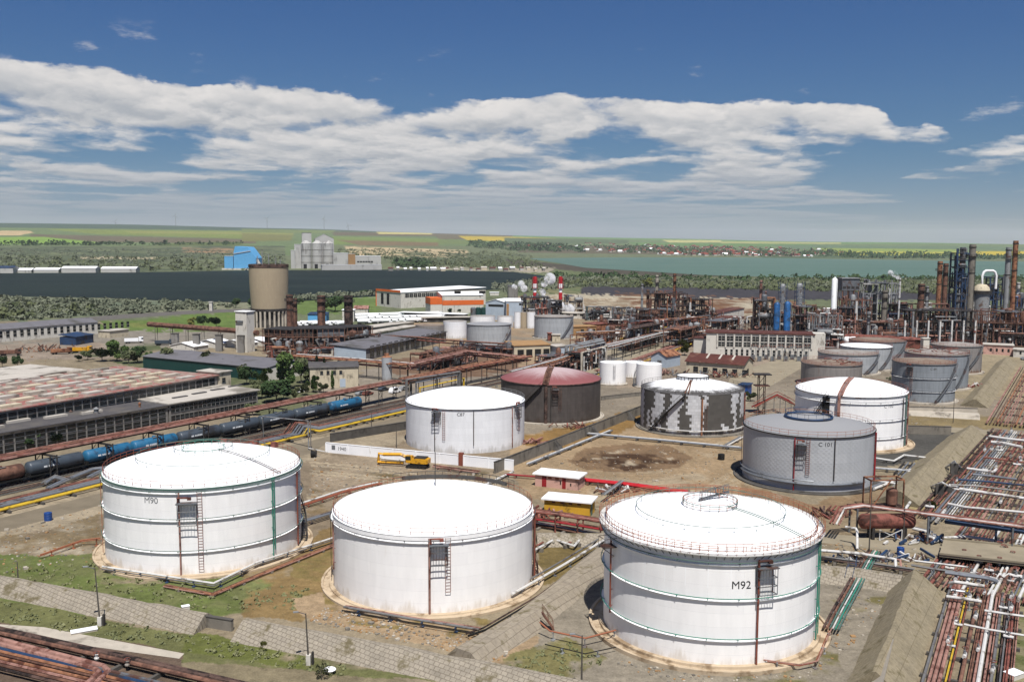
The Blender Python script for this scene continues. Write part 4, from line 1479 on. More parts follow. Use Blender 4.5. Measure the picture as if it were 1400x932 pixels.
# pipes round the front tanks
rack('pipeline', 'white pipe on short blue posts along the grass in front of the M90 tank', 'pipe', GZ((140, 774, 1.), (292, 797, 1.), (352, 768, 1.), (470, 730, 1.)), [(0, 0, .17, 'white_pipe'), (-.1, -.35, .1, 'grey_pipe')], (5., .3, -.1, 'blue_dark', 'post'))
rack('pipeline', 'rusty pipe lying low below the white pipe of the M90 tank', 'pipe', GZ((225, 800, .4), (291, 812, .4), (360, 783, .4), (462, 742, .4)), [(0, 0, .16, 'rust_orange'), (.35, 0, .12, 'rust'), (-.3, -.05, .1, 'rust_pink')], (6., .5, -.15, 'concrete', 'sleeper'))
rack('pipeline', 'orange hydrant pipe branching left of the M90 tank into the bare yard', 'pipe', GZ((55, 758, .8), (112, 738, 1.), (137, 735, 1.4)), [(0, 0, .12, 'orange_rail'), (.5, -.4, .08, 'orange_rail')], (4.2, .3, -.1, 'orange_rail', 'post'))
rack('pipeline', 'grey pipe pair on blue posts in front of the plain white tank', 'pipe', GZ((470, 829, .9), (560, 845, .9), (655, 860, .9)), [(0, 0, .18, 'grey_pipe'), (.5, 0, .12, 'rust_pink'), (-.5, -.3, .08, 'black')], (5., .5, -.1, 'blue_dark', 'post'))
rack('pipeline', 'dark thin pipes turning right past the plain white tank towards the pump sheds', 'pipe', GZ((640, 868, .6), (664, 860, .6), (740, 815, .6), (812, 762, .6), (832, 742, .6)), [(0, 0, .12, 'black'), (.45, .1, .12, 'rust_dark')], (6., .4, -.1, 'steel_grey', 'post'))
rack('pipeline', 'pale pipe running from the plain white tank along the rail track beside the paved dike', 'pipe', GZ((700, 812, 1.), (770, 772, 1.), (832, 734, 1.)), [(0, 0, .2, 'white_pipe'), (1.1, 0, .14, 'grey_pipe')], (5., .4, -.1, 'steel_grey', 'post'))
rack('pipeline', 'white pipe looping beside the paved slope behind the plain white tank', 'pipe', GZ((730, 752, .8), (758, 737, .8), (785, 746, .8), (792, 738, .8)), [(0, 0, .2, 'white_pipe'), (1.2, -.2, .14, 'rust_red')], (4., .6, -.15, 'concrete', 'sleeper'))
rack('pipeline', 'two rusty pipes lying on the crest of the paved dike between two front tanks', 'pipe', GZ((690, 856, .3), (760, 806, .3), (828, 755, .3)), [(0, 0, .14, 'rust'), (.6, 0, .14, 'rust_orange'), (-.6, 0, .1, 'rust_dark')], (7., .7, -.1, 'concrete', 'sleeper'))
rack('pipeline', 'orange foam line stepping over the dike towards the M92 tank', 'pipe', GZ((738, 850, 1.9), (752, 862, 1.2), (800, 872, 1.2), (842, 861, 1.4)), [(0, 0, .12, 'orange_rail')], (4.5, .3, 0., 'steel_light', 'post'))
rack('pipeline', 'dark hose line on posts left of the M92 foundation', 'pipe', GZ((745, 880, .7), (800, 893, .7), (842, 884, .7)), [(0, 0, .07, 'black')], (5., .3, 0., 'steel_light', 'post'))
rack('pipeline', 'bundle of green and rusty pipes on posts right of the M92 tank', 'pipe', GZ((1137, 858, 1.), (1150, 832, 1.), (1189, 762, 1.), (1196, 752, 2.)), [(-.9, 0, .13, 'green_grey'), (-.5, 0, .13, 'green_pipe'), (-.15, 0, .10, 'white_pipe'), (.2, 0, .12, 'green_grey'), (.6, -.1, .17, 'rust'), (1.05, -.1, .17, 'rust_dark')], (4.2, 1.2, -.1, 'steel_light', 'post'))
rack('pipeline', 'thin red hydrant ring pipe on posts before the M92 foundation', 'pipe', GZ((1034, 900, .9), (1094, 908, .9), (1118, 903, .9), (1137, 858, .9)), [(0, 0, .08, 'rust_pink'), (.3, -.3, .06, 'rail_red')], (5., .3, -.05, 'steel_light', 'post'))
# between the tanks
rack('pipeline', 'twin aluminium clad pipes crossing the bare yard towards the bund wall', 'pipe', GZ((722, 634, .6), (836, 588, .6)), [(-.25, 0, .24, 'alu'), (.35, 0, .2, 'white_pipe')], (6., .7, -.2, 'concrete_dark', 'sleeper'))
rack('pipeline', 'long aluminium clad pipe pair in front of the stripped tank', 'pipe', GZ((798, 592, .7), (900, 601, .7), (1014, 612, .7)), [(-.3, 0, .26, 'alu'), (.4, 0, .26, 'white_pipe')], (6., .8, -.2, 'concrete_dark', 'sleeper'))
rack('pipeline', 'white pipe slanting up beside the stripped tank to the grey quilted tank', 'pipe', GZ((990, 610, .6), (1014, 597, .6)), [(-.3, 0, .2, 'white_pipe'), (.4, 0, .2, 'alu')], (6., .8, -.2, 'concrete_dark', 'sleeper'))
rack('pipeline', 'pair of bright red fire mains leaving the pink pump shed', 'pipe', GZ((790, 655, .9), (860, 662, .9), (940, 673, .9)), [(-.35, 0, .3, 'bright_red'), (.5, .05, .3, 'bright_red'), (1.3, 0, .22, 'grey_pipe')], (5., 1., -.25, 'rust', 'sleeper'))
rack('pipeline', 'red pipe entering the pink pump shed from the left', 'pipe', GZ((690, 648, .7), (740, 652, .7)), [(0, 0, .2, 'red_paint'), (.6, 0, .12, 'rust_pink')], (5., .5, -.2, 'rust', 'sleeper'))
rack('pipeline', 'grey pipe crossing over the red fire mains at an angle', 'pipe', GZ((826, 676, 1.8), (852, 657, 1.8)), [(0, 0, .2, 'steel_light'), (.5, 0, .15, 'grey_pipe')], (4., .4, -.1, 'steel_grey', 'post'))
rack('pipe_bridge', 'rusty red pipe bridge passing in front of the yellow pump shed', 'pipe bridge', GZ((716, 697, 3.), (770, 704, 3.), (832, 714, 3.)), [(-1., .2, .2, 'rust_red'), (-.4, .2, .16, 'rust_pink'), (.2, .2, .2, 'rust_red'), (.8, .2, .16, 'rust'), (0, -1.2, .25, 'rust_red'), (-.8, -1.2, .2, 'red_paint')], (4.5, 1.3, 0., 'rust_red', 'portal'))
rack('pipeline', 'cluster of brown pipes on the ground left of the yellow pump shed', 'pipe', GZ((722, 716, .5), (760, 722, .5), (826, 735, .5)), [(k * .5, 0, .16, m_) for k, m_ in enumerate(('rust', 'black', 'white_pipe', 'rust_red', 'grey_pipe'))], (5., 1.4, -.15, 'concrete', 'sleeper'))
rack('pipeline', 'grey pipe running from the M90 tank to the plain white tank', 'pipe', GZ((412, 712, 1.1), (458, 698, 1.1)), [(-.6, 0, .22, 'alu'), (.1, 0, .2, 'grey_pipe'), (.8, -.2, .16, 'rust')], (5., 1., -.15, 'steel_grey', 'post'))
rack('pipeline', 'red valve manifold pipes behind the M90 tank', 'pipe', GZ((412, 690, .8), (440, 681, .8), (470, 671, .8), (520, 660, .6)), [(-.6, 0, .14, 'rail_red'), (0, 0, .14, 'orange_rail'), (.9, 0, .2, 'white_pipe')], (4., .9, 0, 'rail_red', 'post'))
rack('pipeline', 'pink pipes lying by the white wall right of the yellow excavator', 'pipe', GZ((592, 637, .6), (630, 642, .6), (655, 645, .6)), [(-.4, 0, .15, 'rust_pink'), (.2, .2, .15, 'rust_red'), (.8, 0, .12, 'rust_pink')], (3., .9, -.1, 'rust_pink', 'post'))
rack('pipeline', 'pale pipe leading from the pale wall end towards the front tanks', 'pipe', GZ((664, 662, .6), (702, 644, .6)), [(0, 0, .25, 'white_pipe')], (4., .4, -.2, 'concrete', 'sleeper'))
# right of the grey tank
for lb, pts, pp in [
    ('white pipe looping in a wide U behind the grey quilted tank', ((1196, 626, .7), (1222, 630, .7), (1236, 622, .7), (1288, 628, .7), (1272, 648, .7), (1240, 644, .7)), [(0, 0, .26, 'white_pipe')]),
    ('aluminium pipes running right from the grey quilted tank to the dike', ((1197, 640, .7), (1240, 643, .7), (1290, 640, .7), (1306, 632, 3.6), (1316, 641, .8)), [(0, 0, .22, 'alu'), (.7, 0, .18, 'white_pipe')]),
    ('white pipe from the grey quilted tank climbing over the dry dike', ((1192, 656, .8), (1220, 660, .8), (1272, 665, .8), (1288, 659, 3.5), (1304, 668, .8), (1330, 671, .8)), [(0, 0, .2, 'white_pipe')]),
    ('four parallel aluminium pipes slanting up between the grey tank and the dike', ((1216, 682, .6), (1236, 658, .6), (1258, 634, .6)), [(-1.2, 0, .2, 'alu'), (-.4, 0, .2, 'alu'), (.4, 0, .2, 'steel_dark'), (1.2, 0, .2, 'alu')]),
    ('three dark pipes left of the four aluminium ones', ((1226, 648, .6), (1240, 632, .6)), [(-1.2, 0, .2, 'steel_dark'), (-.3, 0, .2, 'alu'), (.6, 0, .2, 'steel_dark')]),
    ('single white pipe slanting towards the rust drum beside the dike', ((1236, 698, .9), (1250, 678, .9), (1268, 657, .9)), [(0, 0, .28, 'white_pipe')]),
    ('curved pale pipe between the grey tank and the rust frame', ((1195, 668, .5), (1225, 656, .5)), [(0, 0, .3, 'white_pipe'), (.9, 0, .3, 'alu')])]:
    rack('pipeline', lb, 'pipe', GZ(*pts), pp, (5., .8, -.15, 'concrete_dark', 'sleeper'))
# ------------------------------------------------------------------ the pipe corridor on the right
rnd.seed(11)
RUSTS = ['rust', 'rust_red', 'rust', 'rust_pink', 'rust_dark', 'rust_orange', 'rust_red', 'rust_pink', 'grey_pipe']
c0, c1 = G(1312, 990), G(1346, 812)
pp = []
x = -4.6
while x < 4.9:
    r = rnd.choice((.09, .12, .16, .2, .24))
    ma = rnd.choice(RUSTS)
    if abs(x + 4.4) < .3: ma, r = 'grey_pipe', .2
    if abs(x - 1.2) < .35: ma, r = 'white_pipe', .25
    if abs(x + 2.4) < .25: ma, r = 'yellow_pipe', .12
    if -1.6 < x < -.9:
        x += .4
        continue
    pp.append((-x, .45 + r, r, ma))
    x += r * 2 + rnd.uniform(.06, .22)
rack('pipe_corridor', 'broad bed of rusty pipes on the ground at the lower right corner', 'pipe corridor', [c0, c1], pp, (7., 5.2, .42, 'concrete_dark', 'sleeper'))
c0, c1 = G(1331, 816), G(1386, 722)
pp = []
x = -7.5
while x < 7.5:
    r = rnd.choice((.1, .14, .18, .24))
    pp.append((-x, .5 + r, r, rnd.choice(RUSTS + ['white_pipe', 'alu'])))
    x += r * 2 + rnd.uniform(.1, .45)
rack('pipe_corridor', 'bed of mixed rusty and pale pipes just below the crossing road on the right', 'pipe corridor', [c0, c1], pp, (6., 7.8, .45, 'concrete_dark', 'sleeper'))
c0, c1 = G(1340, 722), G(1421, 596)
c0b = c0
pp = []
x = -11.5
while x < 12.5:
    r = rnd.choice((.12, .15, .2, .26))
    ma = rnd.choice(RUSTS + ['rust', 'rust_red', 'rust_dark'])
    if -8.5 < x < -4.5 and rnd.random() < .7: ma = rnd.choice(('alu', 'white_pipe', 'steel_light'))
    pp.append((-x, .5 + r, r, ma))
    x += r * 2 + rnd.uniform(.1, .5)
rack('pipe_corridor', 'widest bed of rusty pipes beyond the crossing road, right of the dry dike', 'pipe corridor', [c0, c1], pp, (8., 12.5, .45, 'concrete_dark', 'sleeper'))
c0, c1 = G(1424, 588), G(1436, 470)
pp = []
x = -14.
while x < 10:
    r = rnd.choice((.15, .2, .28))
    pp.append((-x, .5 + r, r, rnd.choice(RUSTS + ['white_pipe', 'rust'])))
    x += r * 2 + rnd.uniform(.15, .7)
c1 = c0 + US * 150
rack('pipe_corridor', 'farthest bed of rusty pipes at the right edge, beside the far dry dike', 'pipe corridor', [c0, c1], pp, (14., 12., .45, 'concrete_dark', 'sleeper'))
# valves and short spurs standing on the pipe beds
proto_v = thing('gate_valve', 'small pale gate valve standing on the rusty pipe beds', 'valve', (0, 0, 0), 0, 'small gate valves on the pipe beds')
MB().tube([(-.6, 0, .2), (.6, 0, .2)], .22, 8).build('body', PAL['white_pipe'], proto_v)
MB().lathe([(.14, .2), (.16, .7), (.05, .8), (.05, 1.1)], 8).build('bonnet', PAL['steel_light'], proto_v)
MB().tube([(.3 * math.cos(a), .3 * math.sin(a), 1.1) for a in np.linspace(0, 6.28, 12)[:-1]], .05, 5, closed=True).build('handwheel', PAL['rust_red'], proto_v)
learn(proto_v)
spots = []
for (x0, y0), (x1, y1), w_, n_ in (((1312, 940), (1346, 812), 4.4, 16), ((1331, 816), (1386, 722), 7., 26), ((1340, 722), (1421, 596), 11., 52)):
    a_, b_ = G(x0, y0), G(x1, y1)
    for k in range(n_):
        v = a_.lerp(b_, rnd.random()) + perp((b_ - a_).normalized()) * rnd.uniform(-w_, w_)
        spots.append(v)
for k, v in enumerate(spots):
    o = copy_tree(proto_v) if k else proto_v
    o.location = (v.x, v.y, .75)
    o.rotation_euler.z = math.atan2(US.y, US.x) + rnd.choice((0, 0, PI / 2))
    s_v = rnd.uniform(.8, 1.5)
    o.scale = (s_v, s_v, s_v)
# pipes crossing over the corridor
cross = [((1299, 797, 1.6), (1306, 795, 2.2), (1346, 801, 2.2), 'white_pipe', .26), ((1294, 815, 1.5), (1318, 818, 1.6), (1342, 822, 1.6), 'white_pipe', .24), ((1300, 806, 1.4), (1318, 808, 1.4), (1322, 812, .8), 'alu', .18),
         ((1318, 853, 1.4), (1352, 860, 1.4), (1400, 868, 1.4), 'white_pipe', .15), ((1346, 834, 1.5), (1372, 838, 1.5), (1400, 842, 1.5), 'white_pipe', .18), ((1292, 782, 1.8), (1350, 790, 1.8), (1363, 794, 1.2), 'alu', .3),
         ((1250, 766, 1.8), (1300, 772, 1.8), (1325, 775, 1.8), 'white_pipe', .16), ((1246, 772, 1.2), (1275, 777, 1.2), (1340, 786, 1.2), 'grey_pipe', .2), ((1290, 735, 1.6), (1320, 733, 1.6), (1372, 740, 1.6), 'white_pipe', .26),
         ((1296, 688, 1.6), (1320, 693, 1.6), (1400, 700, 1.6), 'white_pipe', .24), ((1312, 668, 1.6), (1352, 674, 1.6), (1400, 681, 1.6), 'white_pipe', .34), ((1300, 662, 1.7), (1336, 664, 1.7), (1400, 672, 1.7), 'grey_pipe', .18),
         ((1322, 640, 1.6), (1358, 645, 1.6), (1362, 641, 1.4), 'white_pipe', .3), ((1330, 648, 1.6), (1360, 651, 1.6), (1390, 655, 1.6), 'alu', .26), ((1355, 604, 1.5), (1374, 606, 1.5), (1397, 611, 1.5), 'white_pipe', .4),
         ((1352, 596, 1.5), (1380, 600, 1.5), (1400, 602, 1.5), 'white_pipe', .34), ((1345, 625, 1.4), (1370, 628, 1.4), (1400, 632, 1.4), 'rust_red', .2), ((1310, 655, 1.5), (1350, 658, 1.5), (1400, 663, 1.5), 'blue_dark', .22)]
names = ['bent white pipe crossing the near end of the low pipe bed', 'white pipe crossing just behind the first bent one', 'short aluminium spur over the low pipe bed', 'thin white pipe crossing the middle of the low pipe bed', 'thin white pipe leading off right from the low pipe bed',
         'thick aluminium pipe below the crossing road', 'thin white pipe beside the crossing road', 'grey pipe beside the thin white one at the crossing road', 'white pipe beyond the crossing road, left end bent', 'white pipe crossing the widest bed near its front',
         'thickest white pipe crossing the widest bed', 'thin grey pipe above the thickest white pipe', 'white pipe with a short hooked end over the widest bed', 'aluminium pipe crossing behind the hooked white one', 'very thick white pipe across the far pipe bed', 'thick white pipe just behind the very thick one', 'rusty red pipe crossing the widest bed far back', 'dark blue pipe crossing the widest bed']
for (a, b, c, ma, r), lb in zip(cross, names):
    rack('crossing_pipe', lb, 'pipe', GZ(a, b, c), [(0, 0, r, ma)], (6., .4, -r, 'steel_light', 'post'))
# overhead pink pipes with the blue girder
rack('pipe_bridge', 'pipe bridge with pink pipes above the rust coloured drum at the right', 'pipe bridge', GZ((1140, 716, 3.), (1152, 694, 5.), (1180, 690, 5.2), (1285, 704, 5.2), (1400, 719, 5.2), (1480, 730, 5.2)), [(-.9, 0, .16, 'rust_pink'), (-.4, 0, .16, 'white_pipe'), (.1, 0, .2, 'rust_pink'), (.7, 0, .2, 'rust_red')], (13., 1.2, -.2, 'steel_grey', 'portal'))
rack('girder', 'long blue girder under the pink pipes over the pipe bed', 'girder', GZ((1292, 712, 4.), (1400, 726, 4.), (1480, 737, 4.)), [(0, 0, .45, 'blue_dark'), (.8, -.2, .3, 'blue_dark')], (16., .9, -.4, 'blue_dark', 'portal'))
rack('pipeline', 'big white pipe with an elbow left of the crossing road', 'pipe', GZ((1121, 752, 1.8), (1172, 756, 1.8), (1224, 764, 1.8), (1225, 778, .4)), [(0, 0, .26, 'white_pipe'), (.9, -.3, .18, 'rust_pink')], (7., .6, -.25, 'steel_light', 'post'))
rack('pipeline', 'white pipe riser standing behind the rust coloured frame by the road', 'pipe', GZ((1156, 720, 2.9), (1170, 722, 3.), (1172, 726, 2.6), (1172, 750, .4)), [(0, 0, .22, 'white_pipe')])
rack('pipeline', 'dark pipe pair beside the crossing road with white flanges', 'pipe', GZ((1120, 762, .8), (1180, 770, .8), (1250, 780, .8)), [(0, 0, .25, 'black'), (.8, 0, .2, 'grey_pipe'), (-.7, .1, .15, 'rust_dark')], (5., 1., -.2, 'concrete', 'sleeper'))
for k, (a, b) in enumerate([((1226, 722, .8), (1238, 703, .8)), ((1280, 712, .8), (1292, 697, .8)), ((1248, 722, 1.), (1272, 728, 1.))]):
    rack('pipeline', ('white elbow pipe left of the blue girder', 'short white pipe at the foot of the dry dike', 'pale pipe lying beside the road under the pipe bridge')[k], 'pipe', GZ(a, b), [(0, 0, .3, 'white_pipe'), (.8, 0, .2, 'alu')], (3., .6, -.2, 'steel_light', 'post'))
# ------------------------------------------------------------------ buildings
def bld(name, label, cat, p, q, depth, h, wallm, roofm, roof='flat', rise=0., over=.4, wins=(), trim=None, group=None, rth=.3):
    """front runs p->q (left to right for the viewer), depth goes away; wins: (side, a0, a1, z0, z1, count, paint, gap)"""
    d = q - p
    L = d.length
    o = thing(name, label, cat, (p.x, p.y, 0), math.atan2(d.y, d.x), group)
    mb = MB()
    mb.bb(0, L, 0, depth, 0, h)
    if roof == 'gable_y':
        for y in (0, depth):
            mb.face([(0, y, h), (L, y, h), (L / 2, y, h + rise)][::1 if y == 0 else -1])
    if roof == 'gable_x':
        for x in (0, L):
            mb.face([(x, 0, h), (x, depth, h), (x, depth / 2, h + rise)][::-1 if x == 0 else 1])
    mb.build('wall', PAL[wallm], o, smooth=0)
    mb = MB()
    e = over
    if roof == 'flat':
        mb.bb(-e, L + e, -e, depth + e, h + .004, h + rth)
    elif roof == 'mono':
        mb._add([(-e, -e, h), (L + e, -e, h), (L + e, depth + e, h + rise), (-e, depth + e, h + rise), (-e, -e, h + rth), (L + e, -e, h + rth), (L + e, depth + e, h + rise + rth), (-e, depth + e, h + rise + rth)],
                [(0, 3, 2, 1), (4, 5, 6, 7), (0, 1, 5, 4), (1, 2, 6, 5), (2, 3, 7, 6), (3, 0, 4, 7)])
    else:
        t_ = .18
        if roof == 'gable_x':
            a = [(-e, -e), (-e, depth / 2), (-e, depth + e)]
            pr = [(-e, h - e * rise / (depth / 2)), (depth / 2, h + rise), (depth + e, h - e * rise / (depth / 2))]
            vs = [(x, y, z + k) for x in (-e, L + e) for k in (.01, t_) for y, z in pr]
        else:
            pr = [(-e, h - e * rise / (L / 2)), (L / 2, h + rise), (L + e, h - e * rise / (L / 2))]
            vs = [(x, y, z + k) for y in (depth + e, -e) for k in (.01, t_) for x, z in pr]
        mb._add(vs, [(3, 4, 10, 9)[::-1], (4, 5, 11, 10)[::-1], (0, 1, 7, 6), (1, 2, 8, 7), (0, 3, 9, 6)[::1], (2, 5, 11, 8)[::-1], (0, 1, 4, 3)[::-1], (1, 2, 5, 4)[::-1], (6, 7, 10, 9), (7, 8, 11, 10)])
    mb.build('roof', PAL[roofm], o, smooth=0)
    if trim:
        mb = MB()
        for z0, z1, ma in trim:
            MB().bb(-.03, L + .03, -.03, depth + .03, z0, z1).build('trim_band', PAL[ma], o, smooth=0)
    for side, a0, a1, z0, z1, n, ma, gap in wins:
        w = (a1 - a0) / n
        for k in range(n):
            u0, u1 = a0 + k * w + gap / 2, a0 + (k + 1) * w - gap / 2
            mb = MB()
            mb.cur = 0
            t_ = .07
            if side == 'F':
                bx = lambda x0, x1, zz0, zz1, t: mb.bb(x0, x1, -t, .02, zz0, zz1)
            elif side == 'R':
                bx = lambda x0, x1, zz0, zz1, t: mb.bb(L - .02, L + t, x0, x1, zz0, zz1)
            else:
                bx = lambda x0, x1, zz0, zz1, t: mb.bb(-t, .02, x0, x1, zz0, zz1)
            bx(u0, u1, z0, z1, .05)
            if ma == 'glass':
                mb.cur = 1
                nm = max(1, int((u1 - u0) / 1.3))
                for i in range(1, nm):
                    xm = u0 + (u1 - u0) * i / nm
                    bx(xm - .05, xm + .05, z0, z1, .09)
                zm = (z0 + z1) / 2
                bx(u0, u1, zm - .05, zm + .05, .088)
                bx(u0 - .08, u1 + .08, z0 - .12, z0 - .001, .14)
            mb.build('window' if ma in ('glass', 'black') else 'door', [PAL[ma], PAL[('white_wall' if 'white' in wallm else 'steel_grey') if ma == 'glass' else ma]], o, smooth=0)
    return o, L
pal('pink_wall', '#c9a092', .9, var=.06, scale=.6, dirt='#a5837a', dscale=.5, damt=.3)
pal('yellow_wall', '#c99a2e', .9, var=.08, scale=.6, dirt='#9c7a34', dscale=.5, damt=.3)
pal('cream_wall', '#c4b8a0', .9, var=.08, scale=.4, dirt='#948a78', dscale=.2, damt=.35, streak=.3)
pal('white_wall', '#cfcac0', .9, var=.06, scale=.4, dirt='#9e968a', dscale=.2, damt=.35, streak=.3)
pal('grey_wall', '#8f8b86', .9, var=.12, scale=.3, dirt='#6a645d', dscale=.15, damt=.4, streak=.3)
pal('grey_roof', '#77757a', .9, var=.12, scale=.2, dirt='#5b5957', dscale=.1, damt=.4)
pal('pale_roof', '#b9b2a8', .9, var=.10, scale=.2, dirt='#8a8378', dscale=.1, damt=.4)
pal('dark_roof', '#5a5758', .9, var=.2, scale=.3, dirt='#6d6862', dscale=.1, damt=.4)
pal('brown_roof', '#5f342c', .9, var=.2, scale=.4, dirt='#7a5748', dscale=.2, damt=.3)
pal('red_roof', '#a2605a', .9, var=.25, scale=.3, dirt='#a89488', dscale=.4, damt=.7)
pal('orange_paint', '#d9682a', .7, var=.08)
pal('green_wall', '#10403c', .7, var=.15)
pal('light_blue_wall', '#a7b3bf', .8, var=.08, scale=.4)
pal('sky_blue_wall', '#5fa6d6', .7, var=.06, scale=.3)
pal('exc_yellow', '#d39a1f', .5, var=.10, scale=2., dirt='#7d5a24', dscale=1., damt=.35)
pal('tan_wall', '#b08a5e', .9, var=.15, scale=.3)

o, L = bld('pump_shed', 'pink pump shed with red stripes and a flat white roof', 'shed', G(731.5, 664), G(790, 670.5), 4.5, 2.6, 'pink_wall', 'roof_white', 'flat', over=.45, wins=[('F', 1.6, 2.6, .1, 2.5, 1, 'red_paint', 0), ('F', 6.2, 7.0, .1, 2.5, 1, 'red_paint', 0),
    ('F', 3.0, 3.8, 1.9, 2.35, 1, 'rail_red', 0), ('F', 4.6, 5.4, 1.9, 2.35, 1, 'rail_red', 0), ('F', 5.7, 5.95, .9, 1.7, 1, 'black', 0), ('F', 8.0, 8.25, .8, 1.4, 1, 'black', 0)])
o, L = bld('pump_shed', 'yellow pump shed with a flat white roof behind the red pipe bridge', 'shed', G(744, 701), G(806, 707), 4.2, 2.75, 'yellow_wall', 'roof_white', 'flat', over=.5, wins=[('F', 1.5, 2.2, 2.2, 2.45, 1, 'brown_roof', 0), ('F', 3.2, 3.9, 2.2, 2.45, 1, 'brown_roof', 0), ('F', 4.9, 5.6, 2.2, 2.45, 1, 'brown_roof', 0), ('F', 6.6, 7.3, 2.2, 2.45, 1, 'brown_roof', 0), ('R', .8, 2.2, .1, 2.4, 1, 'green_grey', 0)])
# ------------------------------------------------------------------ excavator with its arm folded low
p, q = G(502, 634), G(590, 640)
d = q - p
L = d.length
o = thing('excavator', 'yellow crawler excavator with its long arm laid down to the left', 'excavator', p, math.atan2(d.y, d.x))
X0 = L - 5.2
for s in (-1, 1):
    mb = MB()
    y = s * 1.15
    mb.prism([(0, 0)], 0, 0) if False else None
    prof = [(X0 - .6, .45), (X0 - .2, .05), (X0 + 3.9, .05), (X0 + 4.3, .45), (X0 + 3.9, .9), (X0 - .2, .9)]
    n = len(prof)
    vs = [(x, y - .3, z) for x, z in prof] + [(x, y + .3, z) for x, z in prof]
    mb._add(vs, [tuple(range(n)), tuple(range(2 * n - 1, n - 1, -1))] + [(i, n + i, n + (i + 1) % n, (i + 1) % n) for i in range(n)])
    tr = mb.build('crawler_track', PAL['black'], o, smooth=0)
    mb = MB()
    for k in range(5):
        mb.tube([(X0 + .2 + k * .85, y - .34, .35), (X0 + .2 + k * .85, y + .34, .35)], .22, 8)
    mb.build('roller', PAL['steel_dark'], tr)
MB().bb(X0 + .4, X0 + 3.3, -.8, .8, .75, 1.15).build('undercarriage', PAL['steel_dark'], o, smooth=0)
mb = MB()
mb.bb(X0 - .2, X0 + 4.1, -1.35, 1.35, 1.2, 2.3)
mb.prism([(X0 + 4.1, -1.35), (X0 + 4.7, -.9), (X0 + 4.7, .9), (X0 + 4.1, 1.35)], 1.2, 2.25)
mb.build('body', PAL['exc_yellow'], o, smooth=0)
mb = MB().bb(X0 + 1.2, X0 + 4., -1.1, 1.2, 2.303, 2.55)
mb.build('engine_cover', PAL['steel_dark'], o, smooth=0)
c = MB().bb(X0 - .7, X0 + .9, -1.4, -.35, 1.3, 2.95).build('cab', PAL['exc_yellow'], o, smooth=0)
mb = MB()
mb.bb(X0 - .73, X0 + .6, -1.43, -1.37, 1.95, 2.8)
mb.bb(X0 - .74, X0 - .68, -1.3, -.45, 1.7, 2.8)
mb.build('cab_window', PAL['glass'], c, smooth=0)
mb = MB()
mb.tube([(X0 - .2, .3, 1.9), (X0 - 2.5, .3, 2.75), (X0 - 6.8, .2, 2.55)], .42, 4)
mb.build('boom', PAL['exc_yellow'], o, smooth=0)
mb = MB().tube([(X0 - 6.6, .2, 2.5), (X0 - 7.9, .1, 2.7), (X0 - 8.1, .1, .5)], .36, 4)
mb.build('bucket_link', PAL['exc_yellow'], o, smooth=0)
mb = MB().tube([(X0 - 8., -.3, .75), (X0 - 1.6, -.3, .95)], .34, 4)
mb.build('stick', PAL['exc_yellow'], o, smooth=0)
MB().tube([(X0 - 7., -.6, 1.75), (X0 - .9, -.6, 1.55)], .2, 6).build('hydraulic_ram', PAL['white_pipe'], o)
# ------------------------------------------------------------------ railway
RA, RB = G(120, 641), G(490, 561)
rdir = (RB - RA).normalized()
def rail_at(px):
    lo, hi = -120., 400.
    for _ in range(50):
        mid_ = (lo + hi) / 2
        v = RA + rdir * mid_
        x, y = proj(v.x, v.y, 0)
        if x < px: lo = mid_
        else: hi = mid_
    return RA + rdir * lo
for k, (off, lb) in enumerate(((0, 'railway track under the tank wagons'), (-4.6, 'empty railway track in front of the tank wagons'))):
    nn = perp(rdir) * off
    a, b = RA - rdir * 70 + nn, RA + rdir * 260 + nn
    o = thing('railway_track', lb, 'railway track', a, math.atan2(rdir.y, rdir.x))
    Lr = (b - a).length
    MB().bb(0, Lr, -1.9, 1.9, .01, .12).build('ballast', PAL['concrete_dark'], o, smooth=0)
    for s in (-.75, .75):
        MB().bb(0, Lr, s - .06, s + .06, .22, .36).build('rail', PAL['rust'], o, smooth=0)
    mb = MB()
    for i in range(int(Lr / .9)):
        mb.bb(i * .9, i * .9 + .3, -1.3, 1.3, .121, .215)
    mb.build('sleepers', PAL['wood_pole'], o, smooth=0)
